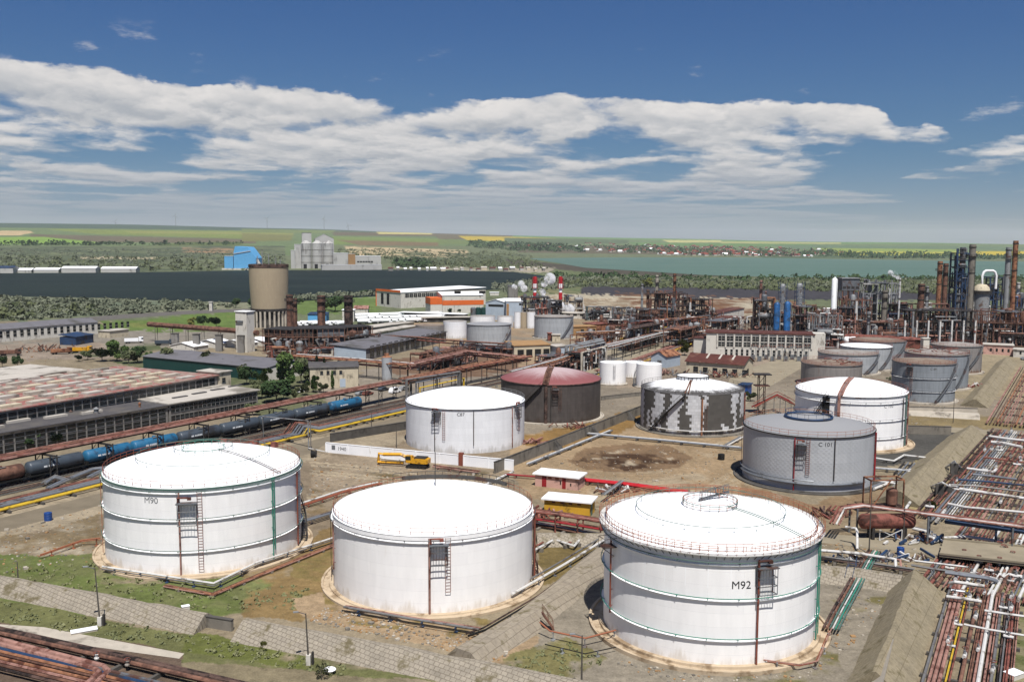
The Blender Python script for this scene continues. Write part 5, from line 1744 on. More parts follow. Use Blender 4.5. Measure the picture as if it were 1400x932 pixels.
def tank_car(label, body, L=13., group='tank wagons of the train'):
    o = thing('tank_wagon', label, 'tank wagon', (0, 0, 0), 0, group)
    MB().hcyl((-L / 2 + .7, 0, 2.75), (L / 2 - .7, 0, 2.75), 1.5, 20, .45).build('tank_barrel', PAL[body], o)
    mb = MB()
    mb.bb(-L / 2, L / 2, -1.25, 1.25, 1.0, 1.22)
    for s in (-1, 1):
        mb.bb(s * (L / 2 - .3) - .12, s * (L / 2 - .3) + .12, -1.2, 1.2, 1.22, 1.9)
    mb.build('underframe', PAL['black'], o, smooth=0)
    for s in (-1, 1):
        mb = MB()
        mb.bb(s * (L / 2 - 2.3) - 1.4, s * (L / 2 - 2.3) + 1.4, -1.05, 1.05, .6, .98)
        bg_ = mb.build('bogie', PAL['black'], o, smooth=0)
        for u_ in (-.9, .9):
            mb = MB().tube([(s * (L / 2 - 2.3) + u_, -.82, .82), (s * (L / 2 - 2.3) + u_, .82, .82)], .45, 12)
            mb.build('wheelset', PAL['rust_dark'], bg_)
    MB().lathe([(.45, 4.1), (.45, 4.5), (.01, 4.6)], 12, caps=False).build('dome_hatch', PAL[body], o)
    mb = MB()
    for s in (-.3, .3):
        mb.beam((L / 2 - .15 + 0, s, 1.2), (L / 2 - .15, s, 4.2), .06)
    for k in range(8):
        mb.beam((L / 2 - .15, -.3, 1.4 + k * .38), (L / 2 - .15, .3, 1.4 + k * .38), .05)
    mb.bb(-.9, .9, -.9, -.55, 4.22, 4.27)
    mb.build('ladder', PAL['steel_light'], o, smooth=0)
    mb = MB()
    for x0, w in ((-3.4, .8), (-2.3, .35), (-1.85, .35), (-1.4, .5), (-.8, .35), (-.35, .3)):
        for j in range(1):
            a = math.radians(-92 + 12)
            mb._add([(x0, -1.512, 2.6), (x0 + w, -1.512, 2.6), (x0 + w, -1.48, 3.0), (x0, -1.48, 3.0)], [(0, 1, 2, 3)])
    if body != 'rust':
        mb.build('white_marking', PAL['lettering_white'], o, smooth=0)
    return learn(o)
pal('wagon_blue', '#2d7098', .5, var=.12, scale=.6, dirt='#2a4a66', dscale=.4, damt=.45)
pal('wagon_grey', '#4d5660', .4, var=.14, scale=.6, dirt='#3a3a3c', dscale=.3, damt=.3)
cars = [(14, 'rust', 'brown tank wagon cut by the left edge of the picture'), (75, 'wagon_grey', 'dark grey tank wagon between the brown wagon and the two blue ones'), (147, 'wagon_blue', 'bright blue tank wagon right behind the dark grey wagon on the left'), (210, 'wagon_blue', 'second bright blue tank wagon, behind the M90 tank roof'),
        (270, 'wagon_grey', 'dark grey tank wagon next to the second blue one'), (322, 'wagon_grey', 'dark grey tank wagon left of the grey pipe portal'), (370, 'wagon_grey', 'dark grey tank wagon seen through the grey pipe portal'), (415, 'wagon_grey', 'dark grey tank wagon coupled to the last blue one'), (464, 'wagon_blue', 'blue tank wagon at the far end of the train')]
ends = [(-32, 33), (36, 113), (115, 178.5), (180, 241), (243, 299.5), (301, 352), (353.5, 400), (401.5, 448), (449.5, 492)]
for i, (px, body, lb) in enumerate(cars):
    e0, e1 = rail_at(ends[i][0]), rail_at(ends[i][1])
    o = tank_car(lb, body, (e1 - e0).length)
    o.location = ((e0.x + e1.x) / 2, (e0.y + e1.y) / 2, .2)
    o.rotation_euler.z = math.atan2(rdir.y, rdir.x)
# loading rack above the wagons
rack('loading_rack', 'long elevated rack of red pipes running above the tank wagons', 'pipe rack', GZ((-160, 665, 6.), (0, 628, 6.), (549, 521, 6.)), [(.0, .15, .10, 'rust_pink'), (.5, .1, .16, 'rust_red'), (1., .1, .16, 'rust_red'), (1.6, .15, .22, 'rust'), (2.3, .1, .2, 'rust_red'), (2.9, .1, .2, 'rust'), (3.5, .2, .14, 'rust_pink'), (1.7, -.35, .15, 'rust_dark'), (.2, -.45, .2, 'rust_dark'), (3.4, -.45, .2, 'rust_dark'), (1., -.6, .2, 'black'), (2.6, -.6, .2, 'black')], (14., 3., -.75, 'steel_dark', 'tower'))
lr = [ob for ob in COL.objects if ob.name == 'loading_rack'][0]
lp = offset_path(GZ((-160, 665, 6.), (0, 628, 6.), (549, 521, 6.)), 1.7)
mb = MB()
for a, b in zip(lp[:-1], lp[1:]):
    mb.beam((a.x, a.y, 5.9), (b.x, b.y, 5.9), 4.2, .12)
mb.build('deck', PAL['rust_pink'], lr, world=True, smooth=0)
# yellow and grey pipes along the track
yp = GZ((-120, 728, .7), (0, 698, .7), (136, 664, .7), (376, 605, .7), (420, 594.5, .7), (424, 588, .7), (437, 590, .7), (553, 563, .7), (640, 543, .7))
rack('pipeline', 'pair of bright yellow gas pipes between the road and the railway', 'pipe', yp, [(0, .1, .27, 'yellow_pipe'), (1.1, .05, .16, 'yellow_pipe')], (7., 1.1, -.2, 'concrete_dark', 'sleeper'))
gp = offset_path(yp, 2.4)
rack('pipeline', 'bundle of grey lagged pipes beside the yellow gas pipes', 'pipe', gp, [(0, .1, .3, 'alu'), (.9, .1, .26, 'grey_pipe'), (1.7, .1, .26, 'alu'), (2.5, .1, .2, 'rust'), (3.1, .1, .2, 'rust_red'), (3.7, 0, .15, 'rust_dark'), (4.3, 0, .22, 'rust')], (7., 2.4, -.2, 'concrete_dark', 'sleeper'))
for pts, lb in [(((62, 660, 1.), (75, 652, 1.4), (88, 656, 1.4), (64, 667, 1.)), 'grey expansion bend in the pipes left of the M90 tank'), (((96, 654, 1.), (128, 641, 1.4), (146, 639, 1.4), (120, 652, 1.)), 'second grey expansion bend, close to the M90 tank')]:
    rack('pipeline', lb, 'pipe', GZ(*pts), [(0, 0, .32, 'alu'), (.8, 0, .25, 'grey_pipe')])
o = thing('pipe_portal', 'slim grey goal shaped pipe portal over the yard road', 'pipe portal', G(422, 615))
b0, b1 = G(360, 599), G(422, 615)
z0, z1 = up(360, 569, b0), up(422, 575, b1)
MB().tube([b0, (b0.x, b0.y, z0), (b1.x, b1.y, z1), b1], .16, 6).build('pipe', PAL['steel_light'], o, world=True)
MB().beam(b1 + Vector((.5, .3, 0)), Vector((b1.x + .5, b1.y + .3, z1)), .2).build('post', PAL['grey_pipe'], o, world=True)
MB().tube([(b1.x, b1.y, .5), G(448, 618, .5)], .14, 6).build('pipe', PAL['white_pipe'], o, world=True)
# pipes stepping up behind the C87 tank
for k, (x, yb, yt, ex, ey, ma, r, lb) in enumerate([(556, 559, 519, 628, 508, 'grey_pipe', .4, 'thick grey pipe rising out of the pipe bed and bridging the road'), (562, 556, 522, 630, 510, 'steel_dark', .35, 'dark pipe rising next to the thick grey one'), (569, 551, 523, 626, 512, 'alu', .25, 'thin light pipe rising behind the thick grey one'), (574, 545, 530, 634, 517, 'yellow_pipe', .3, 'yellow pipe bridging the road behind the C87 tank')]):
    b = G(x, yb)
    zt = up(x, yt, b)
    e = G(ex, ey, zt)
    rack('bridging_pipe', lb, 'pipe', [b], [], None) if False else None
    o = thing('bridging_pipe', lb, 'pipe', b)
    MB().tube([b, (b.x, b.y, zt), e, (e.x, e.y, 0)], r, 8).build('pipe', PAL[ma], o, world=True)
    m_ = b.lerp(e, .5)
    MB().beam((m_.x, m_.y, 0), (m_.x, m_.y, zt), .25).build('support', PAL['steel_dark'], o, world=True)
# ------------------------------------------------------------------ big pipes at the lower left corner
bp = GZ((-120, 833, .9), (0, 861, .9), (175, 900, .9), (340, 938, .9), (520, 981, .9))
bp2 = GZ((-120, 846, .9), (0, 874, .9), (140, 910, .9), (148, 917, .9), (120, 945, .9))
rack('pipeline', 'dark rusty pipe pair at the lower left corner beside the concrete path', 'pipe', bp, [(0, 0, .34, 'rust_dark'), (-.8, .05, .3, 'rust'), (.75, -.1, .2, 'rust_dark')], (6., .8, -.25, 'concrete_dark', 'sleeper'))
rack('pipeline', 'two pink pipes ending in an elbow at the lower left corner', 'pipe', bp2, [(0, 0, .36, 'rust_pink'), (-.95, 0, .36, 'rust_pink')], (6., 1., -.25, 'concrete_dark', 'sleeper'))
rack('pipeline', 'dark blue and orange pipes lowest in the lower left corner', 'pipe', offset_path(bp, -3.3), [(0, -.1, .26, 'steel_grey'), (-.6, -.1, .2, 'blue_dark'), (-1.2, -.1, .2, 'rust_orange'), (-1.8, -.1, .15, 'rust'), (-2.4, -.2, .22, 'rust_orange'), (-3.1, -.2, .2, 'rust_pink'), (-3.8, -.2, .2, 'rust'), (-4.5, -.2, .2, 'rust_dark')], (6., 3., -.4, 'concrete_dark', 'sleeper'))
for px, lb in (((174, 905, 1.1), 'white gate valve on the dark rusty pipe at lower left'), ((132, 896, 1.1), 'pale flange valve on the rusty pipe, left of the other valve')):
    c = G(*px)
    o = thing('gate_valve', lb, 'valve', (c.x, c.y, .7))
    MB().lathe([(.3, 0), (.32, .15), (.2, .3), (.2, .55), (.05, .6)], 12).build('bonnet', PAL['white_pipe'], o)
    MB().tube(ringpts(.35, .85, 16), .05, 6, closed=True).build('handwheel', PAL['rust_red'], o)
    MB().beam((0, 0, .5), (0, 0, .9), .08).build('stem', PAL['steel_grey'], o)
# ------------------------------------------------------------------ poles and small things
def pole(px, yb, yt, label, lamp=True, base=True, lean=0.):
    b = G(px, yb)
    h = up(px, yt, b)
    o = thing('lamp_post' if lamp else 'pole', label, 'lamp post' if lamp else 'pole', b)
    MB().tube([(0, 0, 0), (lean, 0, h)], .13, 8, r2=.07).build('mast', PAL['wood_pole'], o)
    if base:
        MB().box((0, 0, 0), .55, .55, 1.3).build('base_block', PAL['white_wall'], o, smooth=0)
        MB().box((.5, .1, 0), .25, .4, 1.6).build('switch_box', PAL['steel_dark'], o, smooth=0)
    if lamp:
        a = MB().tube([(lean, 0, h - .1), (lean - .9, -.2, h + .25)], .05, 6).build('arm', PAL['steel_grey'], o)
        MB().box((lean - 1.15, -.25, h + .2), .65, .25, .14, .2).build('lamp_head', PAL['steel_light'], a, smooth=0)
    return o
pole(137, 855, 776, 'lamp post on a white block at the foot of the left paved dike', lean=-.4)
pole(422, 908, 838, 'lamp post with a switch box on the paved slope below the plain white tank', lean=-.25)
pole(795, 945, 868, 'thin lamp post rising at the bottom edge left of the M92 tank', base=False)
pole(1188, 757, 672, 'thin pole standing by the crossing road before the rust drum', lamp=False, base=False)
pole(1235, 738, 690, 'thin grey pole right of the rust coloured drum', lamp=False, base=False)
pole(1303, 578, 548, 'short pole behind the pale bund wall', lamp=False, base=False)
pole(508, 588, 560, 'slim lamp post beside the road left of the C87 tank', base=False)
pole(542, 612, 582, 'slim post in front of the grey sloping bund wall', lamp=False, base=False)
pole(25, 798, 768, 'short white marker post on the grass left of the M90 tank', lamp=False, base=False)
o = thing('hose_reel', 'black wheeled hose reel standing in the bare yard', 'hose reel', G(429, 625))
MB().tube([(-.5, 0, .8), (.5, 0, .8)], .8, 14).build('drum', PAL['black'], o)
for s in (-.55, .55):
    MB().lathe([(.2, -.05), (.95, -.05), (.95, .05), (.2, .05)], 16).build('wheel', PAL['steel_dark'], o).rotation_euler = (0, PI / 2, 0)
for ch in [c for c in o.children if c.name.startswith('wheel')]:
    ch.location = ((-.55 if ch.name == 'wheel' else .55), 0, .95)
MB().tube([(0, 0, .9), (1.6, -.4, .3)], .06, 5).build('handle', PAL['steel_grey'], o)
def drum(px, label, ma='blue_paint', r=.42, h=1.15):
    o = thing('barrel', label, 'barrel', G(*px))
    pr = [(r * .96, 0), (r, .03)]
    for k in (1, 2):
        pr += [(r, h * k / 3 - .04), (r * 1.05, h * k / 3), (r, h * k / 3 + .04)]
    pr += [(r, h - .03), (r * .96, h)]
    MB().lathe(pr, 18).build('body', PAL[ma], o)
    MB().lathe([(.09, h), (.09, h + .05)], 8, c=(r * .5, 0, 0)).build('bung', PAL['black'], o)
drum((66, 711), 'blue barrel alone on the bare ground left of the M90 tank', r=.7, h=1.5)
drum((1229, 733), 'blue barrel under the pipe bridge beside the rust drum', r=.6, h=1.3)
drum((1231, 758), 'blue barrel just below the crossing road', r=.6, h=1.3)
drum((986, 628), 'dark barrel on the bare ground beside the round scar', 'black', .8, 1.4)
for px, sx, sy, h, lb, ma in [((254, 842), 1., .7, .5, 'white crate on the crest of the left paved dike', 'white_wall'), ((115, 863), 3.2, 1.2, .25, 'white slab lying on the grass by the concrete path', 'concrete_light'), ((404, 876), 1.1, .8, .5, 'white crate on the paved slope below the plain white tank', 'white_wall'),
    ((487, 560), 3., 2.2, 1.8, 'pale box hut beside the last blue wagon', 'concrete_light'), ((1386, 925), 2., 1.4, .6, 'white slab at the lower right edge', 'white_wall')]:
    b = G(*px)
    if 'slope' in lb or 'crest' in lb: b.z = 1.
    o = thing('crate' if 'crate' in lb else ('slab' if 'slab' in lb else 'hut'), lb, 'crate' if 'crate' in lb else ('slab' if 'slab' in lb else 'hut'), b, .5)
    MB().bb(-sx / 2, sx / 2, -sy / 2, sy / 2, 0, h).build('body', PAL[ma], o, smooth=0)
    MB().bb(-sx / 2 - .05, sx / 2 + .05, -sy / 2 - .05, sy / 2 + .05, h + .003, h + .06).build('lid', PAL['white_paint' if h < 1 else 'grey_roof'], o, smooth=0)
o = thing('dish', 'white oval dish lying by the bush on the lower slope', 'dish', G(451, 918, .2))
MB().lathe([(.05, .05), (.5, .1), (.75, .35), (.72, .38), (.45, .16), (.01, .1)], 20, caps=False).build('bowl', PAL['white_paint'], o)
MB().tube([(0, 0, 0), (0, 0, .7)], .04, 5).build('stem', PAL['steel_grey'], o)
# rust drum on its stand and the frame above it
b = G(1213, 735)
o = thing('storage_drum', 'rust coloured horizontal drum on a steel stand under the pipe bridge', 'drum', b, .05)
MB().hcyl((-4.6, 0, 3.1), (4.2, 0, 3.1), 1.35, 20).build('vessel', PAL['rust_red'], o)
for x in (-3, 2.8):
    MB().bb(x - .25, x + .25, -1.1, 1.1, 0, 2.1).build('saddle', PAL['steel_dark'], o, smooth=0)
mb = MB()
for x in (-2, 2):
    mb.beam((x, -1.3, 0), (x, -1.3, 1.9), .15)
mb.beam((-2, -1.3, 0), (2, -1.3, 1.9), .12)
mb.beam((2, -1.3, 0), (-2, -1.3, 1.9), .12)
mb.build('bracing', PAL['white_pipe'], o, smooth=0)
b = G(1208, 694)
o = thing('steel_frame', 'orange rust steel frame with a small vessel beside the grey quilted tank', 'frame', b, .1)
mb = MB()
for x in (-3.6, 3.2):
    for y in (-1.5, 1.5):
        mb.beam((x, y, 0), (x, y, 6), .25)
for y in (-1.5, 1.5):
    mb.beam((-3.6, y, 6), (3.2, y, 6), .25)
mb.beam((-3.6, -1.5, 6), (-3.6, 1.5, 6), .25)
mb.beam((3.2, -1.5, 6), (3.2, 1.5, 6), .25)
mb.beam((-3.6, -1.5, 0), (.5, -1.5, 6), .2)
mb.build('frame', PAL['rust_orange'], o, smooth=0)
MB().lathe([(.3, .2), (1.1, .9), (1.1, 3.6), (.3, 4.2)], 16, c=(1.6, 0, 0)).build('vessel', PAL['rust'], o)
MB().bb(-6.5, 4, -2.2, 2.4, .0, .35).build('base_slab', PAL['rust_dark'], o, smooth=0)
# ------------------------------------------------------------------ left hand works
def flat(v): return Vector((v.x, v.y, 0))
def bldpx(name, label, cat, p, q, ytop, depth, *a, hmin=2., back=None, **k):
    """front corners on the ground as pixels; wall top given by the pixel row over the front left corner"""
    P_, Q_ = G(*p), G(*q)
    h = max(hmin, up(p[0], ytop, P_))
    return bld(name, label, cat, P_, Q_, depth, h, *a, **k)
# big hall with the red roof and its rows of roof lights
A_, B_ = G(-150, 588, 9.), G(297, 513.5, 9.)
d_ = (B_ - A_).normalized()
dep = (G(215, 494, 9.) - B_).dot(perp(d_)) * 1.0
o, L = bld('factory_hall', 'huge factory hall with a patched red roof and rows of roof lights', 'factory', flat(A_), flat(B_), dep, 9., 'grey_wall', 'red_roof', over=.5, wins=[('F', 1, (B_ - A_).length - 1, 6.0, 8.4, 36, 'glass', .5)])
nr, nc = 7, 13
for r_ in range(nr):
    for c_ in range(nc):
        x = L - 6 - (c_ + .5) * 8.6
        y = dep * (r_ + .5) / nr
        if x < 3: continue
        MB().bb(x - 2.9, x + 2.9, y - dep * .016 - .55, y + dep * .016 + .55, 9.31, 9.8 + rnd.uniform(0, .4)).build('roof_light', PAL[rnd.choice(('pale_roof', 'concrete_light', 'cream_wall'))], o, smooth=0)
P_ = flat(B_) + d_ * .6
bld('stair_block', 'tall cream end block at the right end of the red roofed hall', 'building', P_, P_ + d_ * 5.5, 9, 9.8, 'cream_wall', 'pale_roof', wins=[('F', 1.5, 3, 6.5, 8, 1, 'glass', 0)])
P_ = flat(B_) + perp(d_) * (dep + 1)
bld('factory_hall', 'low beige flat roofed hall behind the red roofed one', 'factory', P_ - d_ * 80, P_ - d_ * 14, 26, 9.5, 'cream_wall', 'pale_roof')
A2, B2 = G(-80, 606, 5.5), G(229, 554.5, 5.5)
d2 = (B2 - A2).normalized()
dep2 = min(22, abs((flat(A_) - flat(A2)).dot(perp(d2))) - 1)
dep2 = (flat(B_) - d_ * 40 - flat(B2)).dot(perp(d2)) - 2
o, L = bld('annex', 'long low annex with a dark tarred roof in front of the red roofed hall', 'building', flat(A2), flat(B2), max(10, dep2), 5.5, 'grey_wall', 'dark_roof', over=.6, trim=[(5.0, 5.45, 'concrete_light')], wins=[('F', .5, (B2 - A2).length - .5, 3., 4.9, 22, 'glass', .5), ('F', .5, (B2 - A2).length - .5, .5, 2.4, 22, 'glass', .5)])
for k in range(7):
    x = L - 20 - k * 9
    MB().bb(x - 3, x + 3, 5 + (k % 3) * 2, 6.4 + (k % 3) * 2, 5.81, 6.4).build('roof_light', PAL['pale_roof'], o, smooth=0)
A3, B3 = flat(B2) + d2 * .5, flat(G(352, 533.5, 5.8))
o, L = bld('annex', 'white roofed two storey annex with long window bands, right of the tarred annex', 'building', A3, B3, max(14, (flat(B_) - A3).dot(perp((B3 - A3).normalized())) + 6), 5.8, 'grey_wall', 'pale_roof', over=.6, wins=[('F', .5, (B3 - A3).length - .5, 3.3, 5.2, 20, 'glass', .25), ('F', .5, (B3 - A3).length - .5, .6, 2.4, 20, 'glass', .25)])
for k in range(4):
    MB().bb(6 + k * 8, 11 + k * 8, 6 + k * 1.5, 7 + k * 1.5, 6.11, 6.4).build('roof_light', PAL['dark_roof'], o, smooth=0)
bldpx('hut', 'cream block hut in front of the white roofed annex', 'hut', (207, 583), (230, 580), 562, 4, 'cream_wall', 'pale_roof')
for px, yb, yt, r, ma, lb in [(98, 592, 564, .35, 'rust_dark', 'rusty vent pipe in front of the tarred annex'), (115, 592, 566, .25, 'steel_dark', 'thin dark vent pipe in front of the tarred annex'), (124.5, 593, 564, .5, 'steel_light', 'short pale metal flue before the annex'), (133, 594, 560, .6, 'steel_light', 'taller pale metal flue before the annex'), (192, 584, 553, .3, 'rust_orange', 'orange rusty post by the white roofed annex')]:
    b = G(px, yb)
    h = up(px, yt, b)
    o = thing('flue', lb, 'flue', b)
    MB().tube([(0, 0, 0), (0, 0, h)], r, 10).build('pipe', PAL[ma], o)
    MB().lathe([(r * 1.3, h), (r * 1.5, h + .3), (.02, h + .8)], 10).build('cap', PAL[ma], o)
    MB().box((0, 0, 0), r * 4, r * 4, .5).build('footing', PAL['concrete'], o, smooth=0)
# green hall, white tower, pillars
pal('teal', '#12443f', .7, var=.12)
A4, B4 = G(196, 503), G(364, 521)
h4 = up(196, 487, A4)
o, L = bld('workshop', 'long dark green workshop with a grey roof and white right end', 'workshop', A4, B4, 24, h4, 'teal', 'grey_roof', 'gable_x', 1.6, wins=[])
MB().bb(L + .003, L + .12, 0, 24, 0, h4).build('end_wall', PAL['white_wall'], o, smooth=0)
bldpx('office_block', 'long white office block with a greenish roof at the far left', 'office', (-60, 473), (134, 456), 455, 16, 'white_wall', 'grey_roof', 'gable_x', 2.2, wins=[('F', 2, 100, 2.2, 5.6, 26, 'glass', 2.0)])
bldpx('shed', 'small shed with a dark blue roof beside the white office block', 'shed', (104, 472), (128, 468), 461, 9, 'blue_dark', 'blue_dark', 'mono', 1.)
bldpx('shed', 'low pale shed behind the parked trucks on the left', 'shed', (150, 462), (176, 459), 453, 8, 'cream_wall', 'pale_roof')
for k, (px, yb) in enumerate(((249, 478), (283, 474), (318, 474), (345, 471))):
    bldpx('tent', 'white peaked roof of a storage tent behind the green workshop', 'tent', (px - 16, yb), (px + 16, yb + 2), yb - 6, 10, 'white_wall', 'roof_white', 'gable_y', 1.6, group='white storage tents behind the green workshop')
o, L = bldpx('tower', 'narrow white tower standing behind the green workshop', 'tower', (323, 481), (338, 482), 426, 5.5, 'white_wall', 'roof_white')
MB().bb(.5, L - 2., -.6, -.004, 14, 15).build('vent', PAL['steel_grey'], o, smooth=0)
for k, (px, yb, yt) in enumerate(((240, 476, 456), (269, 478, 457), (300, 480, 458), (330, 482, 459))):
    b = G(px, yb)
    h = up(px, yt, b)
    o = thing('pillar', 'square grey concrete pillar in the row before the green workshop roof', 'pillar', b, 0, 'grey pillars in a row by the green workshop')
    MB().box((0, 0, 0), 3.0, 2.5, h).build('shaft', PAL['grey_wall'], o, smooth=0)
    MB().box((0, 0, h + .003), 3.4, 2.9, .3).build('cap', PAL['concrete_dark'], o, smooth=0)
rack('pipeline', 'very thick rusty pipe on tall posts left of the white tower', 'pipe', GZ((203, 443, 9.), (322, 452, 9.), (352, 455, 9.)), [(0, 0, 1.3, 'rust')], (12., .8, -1.1, 'concrete', 'portal'))
o, L = bldpx('gatehouse', 'tiny white gatehouse by the field road', 'gatehouse', (286, 425), (290, 425), 413, 3, 'white_wall', 'white_wall')
# concrete silo on its ring of columns
b = G(369, 449)
C_ = b + Vector((b.x, b.y, 0)).normalized() * 13
z1, zt = up(369, 421, C_), up(369, 361, C_)
R0, R1 = 24 * mpp(C_), 26.3 * mpp(C_)
o = thing('silo', 'huge tapered concrete silo on a ring of columns', 'silo', C_)
pr = [(R0, z1), (R0 + (R1 - R0) * .35, z1 + (zt - z1) * .2), (R1 * .99, z1 + (zt - z1) * .6), (R1, zt - 2.)]
MB().lathe(pr, 64, caps=False).build('shell', PAL['shell_concrete'], o)
MB().lathe([(R1 * .97, zt - 2.), (R1 + .2, zt - 2.), (R1 + .2, zt - .2), (R1 - .4, zt), (R1 - .5, zt - 1), (.1, zt - 1)], 64, caps=False).build('rim', PAL['rust_dark'], o)
MB().lathe([(R0 - 1, z1 - 1.6), (R0 + .5, z1 - 1.6), (R0 + .5, z1), (R0 - 1, z1)], 64, caps=False).build('ring_beam', PAL['steel_dark'], o)
for k in range(24):
    a = k * PI / 12
    MB().beam((R0 * math.sin(a), R0 * math.cos(a), 0), (R0 * math.sin(a), R0 * math.cos(a), z1 - 1.6), 1.1).build('column', PAL['concrete_light'], o, smooth=0)
mb = MB()
mb.lathe([(R0 * .8, 0), (R0 * .8, z1 - 1.7)], 32, caps=False)
mb.build('core', PAL['concrete_dark'], o)
for k, (dx, hh) in enumerate(((-6, 5), (-3, 9), (1, 6), (5, 4), (8, 3))):
    MB().tube([(dx, -3, zt - 1), (dx, -3, zt + hh)], .25, 5).build('mast', PAL['steel_light'], o)
# furnaces and their stacks
def stack(px, yb, yt, w, ma, label, group=None, top='steel_dark', bands=2, name='chimney', cat='chimney', taper=.85, plat=True, z0=0.):
    b = G(px, yb)
    h = up(px, yt, b)
    r = w / 2 * mpp(b)
    o = thing(name, label, cat, b, 0, group)
    MB().lathe([(r, z0), (r * (1 + taper) / 2, (h + z0) / 2), (r * taper, h), (r * taper * .8, h), (r * taper * .8, h - 1.5)], 18, caps=False).build('shaft', PAL[ma], o)
    for k in range(bands):
        zz = h * (.97 - .3 * k)
        MB().lathe([(r * taper * 1.12, zz - .5), (r * taper * 1.16, zz), (r * taper * 1.1, zz + .1)], 18, caps=False).build('band', PAL[top], o)
    if plat:
        mb = MB()
        zz = h * .86
        mb.lathe([(r * 1., zz), (r + 1.1, zz), (r + 1.1, zz + .15), (r, zz + .15)], 18, caps=False)
        railing(mb, r + 1.05, zz + .15, 1.1, 10, w=.1)
        mb.build('platform', PAL['steel_dark'], o, smooth=0)
        mb = MB()
        ladder(mb, r + .25, .6, z0 + 1, zz, .7, .9, .1)
        mb.build('ladder', PAL['steel_dark'], o, smooth=0)
    return o, b, h, r
for px, yb, yt, w, lb in ((397, 462, 403, 9, 'rusty square looking chimney in front of the concrete silo'), (404, 459, 408, 6, 'thinner rusty chimney touching the one before the silo'), (440, 466, 404, 11, 'grey and rust streaked chimney between two others, beside the green tree'), (477, 466, 404, 12, 'dark rust chimney right of the green tree')):
    stack(px, yb, yt, w, 'rust_dark' if 'dark' in lb else 'rust', lb, taper=1.)
for p, q, yt, dp, ma, lb in [((362, 480), (402, 482), 450, 14, 'rust_dark', 'maroon furnace block below the concrete silo'), ((402, 484), (429, 484), 450, 16, 'steel_dark', 'brown furnace block with a steel gallery, second from the silo'), ((434, 484), (471, 483), 450, 16, 'steel_grey', 'grey furnace block between the chimneys'), ((474, 480), (508, 478), 448, 12, 'rust_dark', 'brown furnace block right of the grey one')]:
    o, L = bldpx('furnace', lb, 'furnace', p, q, yt, dp, ma, 'steel_dark', over=.8)
    h = up(p[0], yt, G(*p))
    mb = MB()
    for z in (h * .35, h * .68):
        mb.bb(-1.2, L + 1.2, -1.4, -.005, z, z + .25)
        for k in range(9):
            x = L * k / 8
            mb.beam((x, -1.35, z + .25), (x, -1.35, z + 1.3), .1)
        mb.beam((-1, -1.35, z + 1.3), (L + 1, -1.35, z + 1.3), .1)
    for k in range(6):
        mb.beam((L * k / 5, -1.3, 0), (L * k / 5, -1.3, h), .28)
    mb.build('gallery', PAL['rust'], o, smooth=0)
    for k in range(5):
        x = rnd.uniform(1, L - 1)
        MB().tube([(x, -2.2, 0), (x, -2.2, rnd.uniform(2, h * .6)), (x + rnd.uniform(-3, 3), -2.2, h * .6), (x, -.3, h * .62)], rnd.uniform(.25, .5), 6).build('duct', PAL[rnd.choice(('steel_grey', 'rust_dark', 'rust', 'grey_pipe'))], o)
# orange and white factory by the canal
o, L = bldpx('warehouse', 'white warehouse with orange edging and tall dark windows, facing the field', 'warehouse', (515, 418), (548, 421.5), 397.5, 84, 'white_wall', 'roof_white', 'mono', 2., trim=None, wins=[('F', 7, 11, 2, 11, 1, 'black', 0), ('F', 16, 20, 2, 11, 1, 'black', 0), ('R', 4, 82, 8.5, 11.5, 20, 'glass', .5)])
h = up(515, 397.5, G(515, 420))
MB().bb(-.3, L + .3, -.5, -.42, h - .8, h + 1.).build('trim_band', PAL['orange_paint'], o, smooth=0)
MB().bb(-.45, -.3, -.5, 2, 0, h).build('trim_band', PAL['orange_paint'], o, smooth=0)
bldpx('canopy', 'white roofed canopy with dark blue goods below, in front of the warehouse', 'canopy', (545, 420), (604, 419), 411, 18, 'blue_dark', 'roof_white', 'mono', 2., over=1.5)
o, L = bldpx('warehouse', 'white factory building with a broad orange band', 'warehouse', (605, 428), (661, 427), 404, 30, 'white_wall', 'roof_white', 'gable_x', 2., wins=[('F', 2, 40, 14.2, 16.2, 2, 'black', 14)])
h = up(605, 404, G(605, 428))
MB().bb(-.1, L + .1, -.12, -.004, h * .45, h * .72).build('orange_band', PAL['orange_paint'], o, smooth=0)
MB().bb(L + .004, L + .12, -.1, 30.1, h * .45, h * .72).build('orange_band', PAL['orange_paint'], o, smooth=0)
MB().bb(-9, -.2, .5, 18, 0, h * .86).build('side_wing', PAL['white_wall'], o, smooth=0)
MB().bb(-9.1, -.2, .38, 18.1, h * .5, h * .87).build('orange_band', PAL['orange_paint'], o, smooth=0)
o, L = bldpx('shed', 'bluish white shed with a long dark louvre, right of the orange banded factory', 'shed', (664, 437), (692, 438), 413, 16, 'light_blue_wall', 'roof_white', 'gable_y', 2., wins=[('F', 2, 13, 9, 10.6, 1, 'black', 0)])
o, L = bldpx('shed', 'white steep roofed shed with a cream post, by the pale upright tanks', 'shed', (692, 440), (714, 440), 412, 18, 'light_blue_wall', 'roof_white', 'gable_x', 1.5, wins=[('F', .2, 1.8, .1, 12, 1, 'tan_wall', 0), ('F', 8.5, 11, 11, 12.4, 1, 'black', 0)])
bldpx('shed', 'grey cube building at the end of the canal', 'shed', (695, 410), (708, 410), 391, 12, 'grey_wall', 'grey_roof')
bldpx('shed', 'pale low shed behind the grey cube by the canal', 'shed', (670, 404), (682, 404), 400, 8, 'white_wall', 'roof_white')
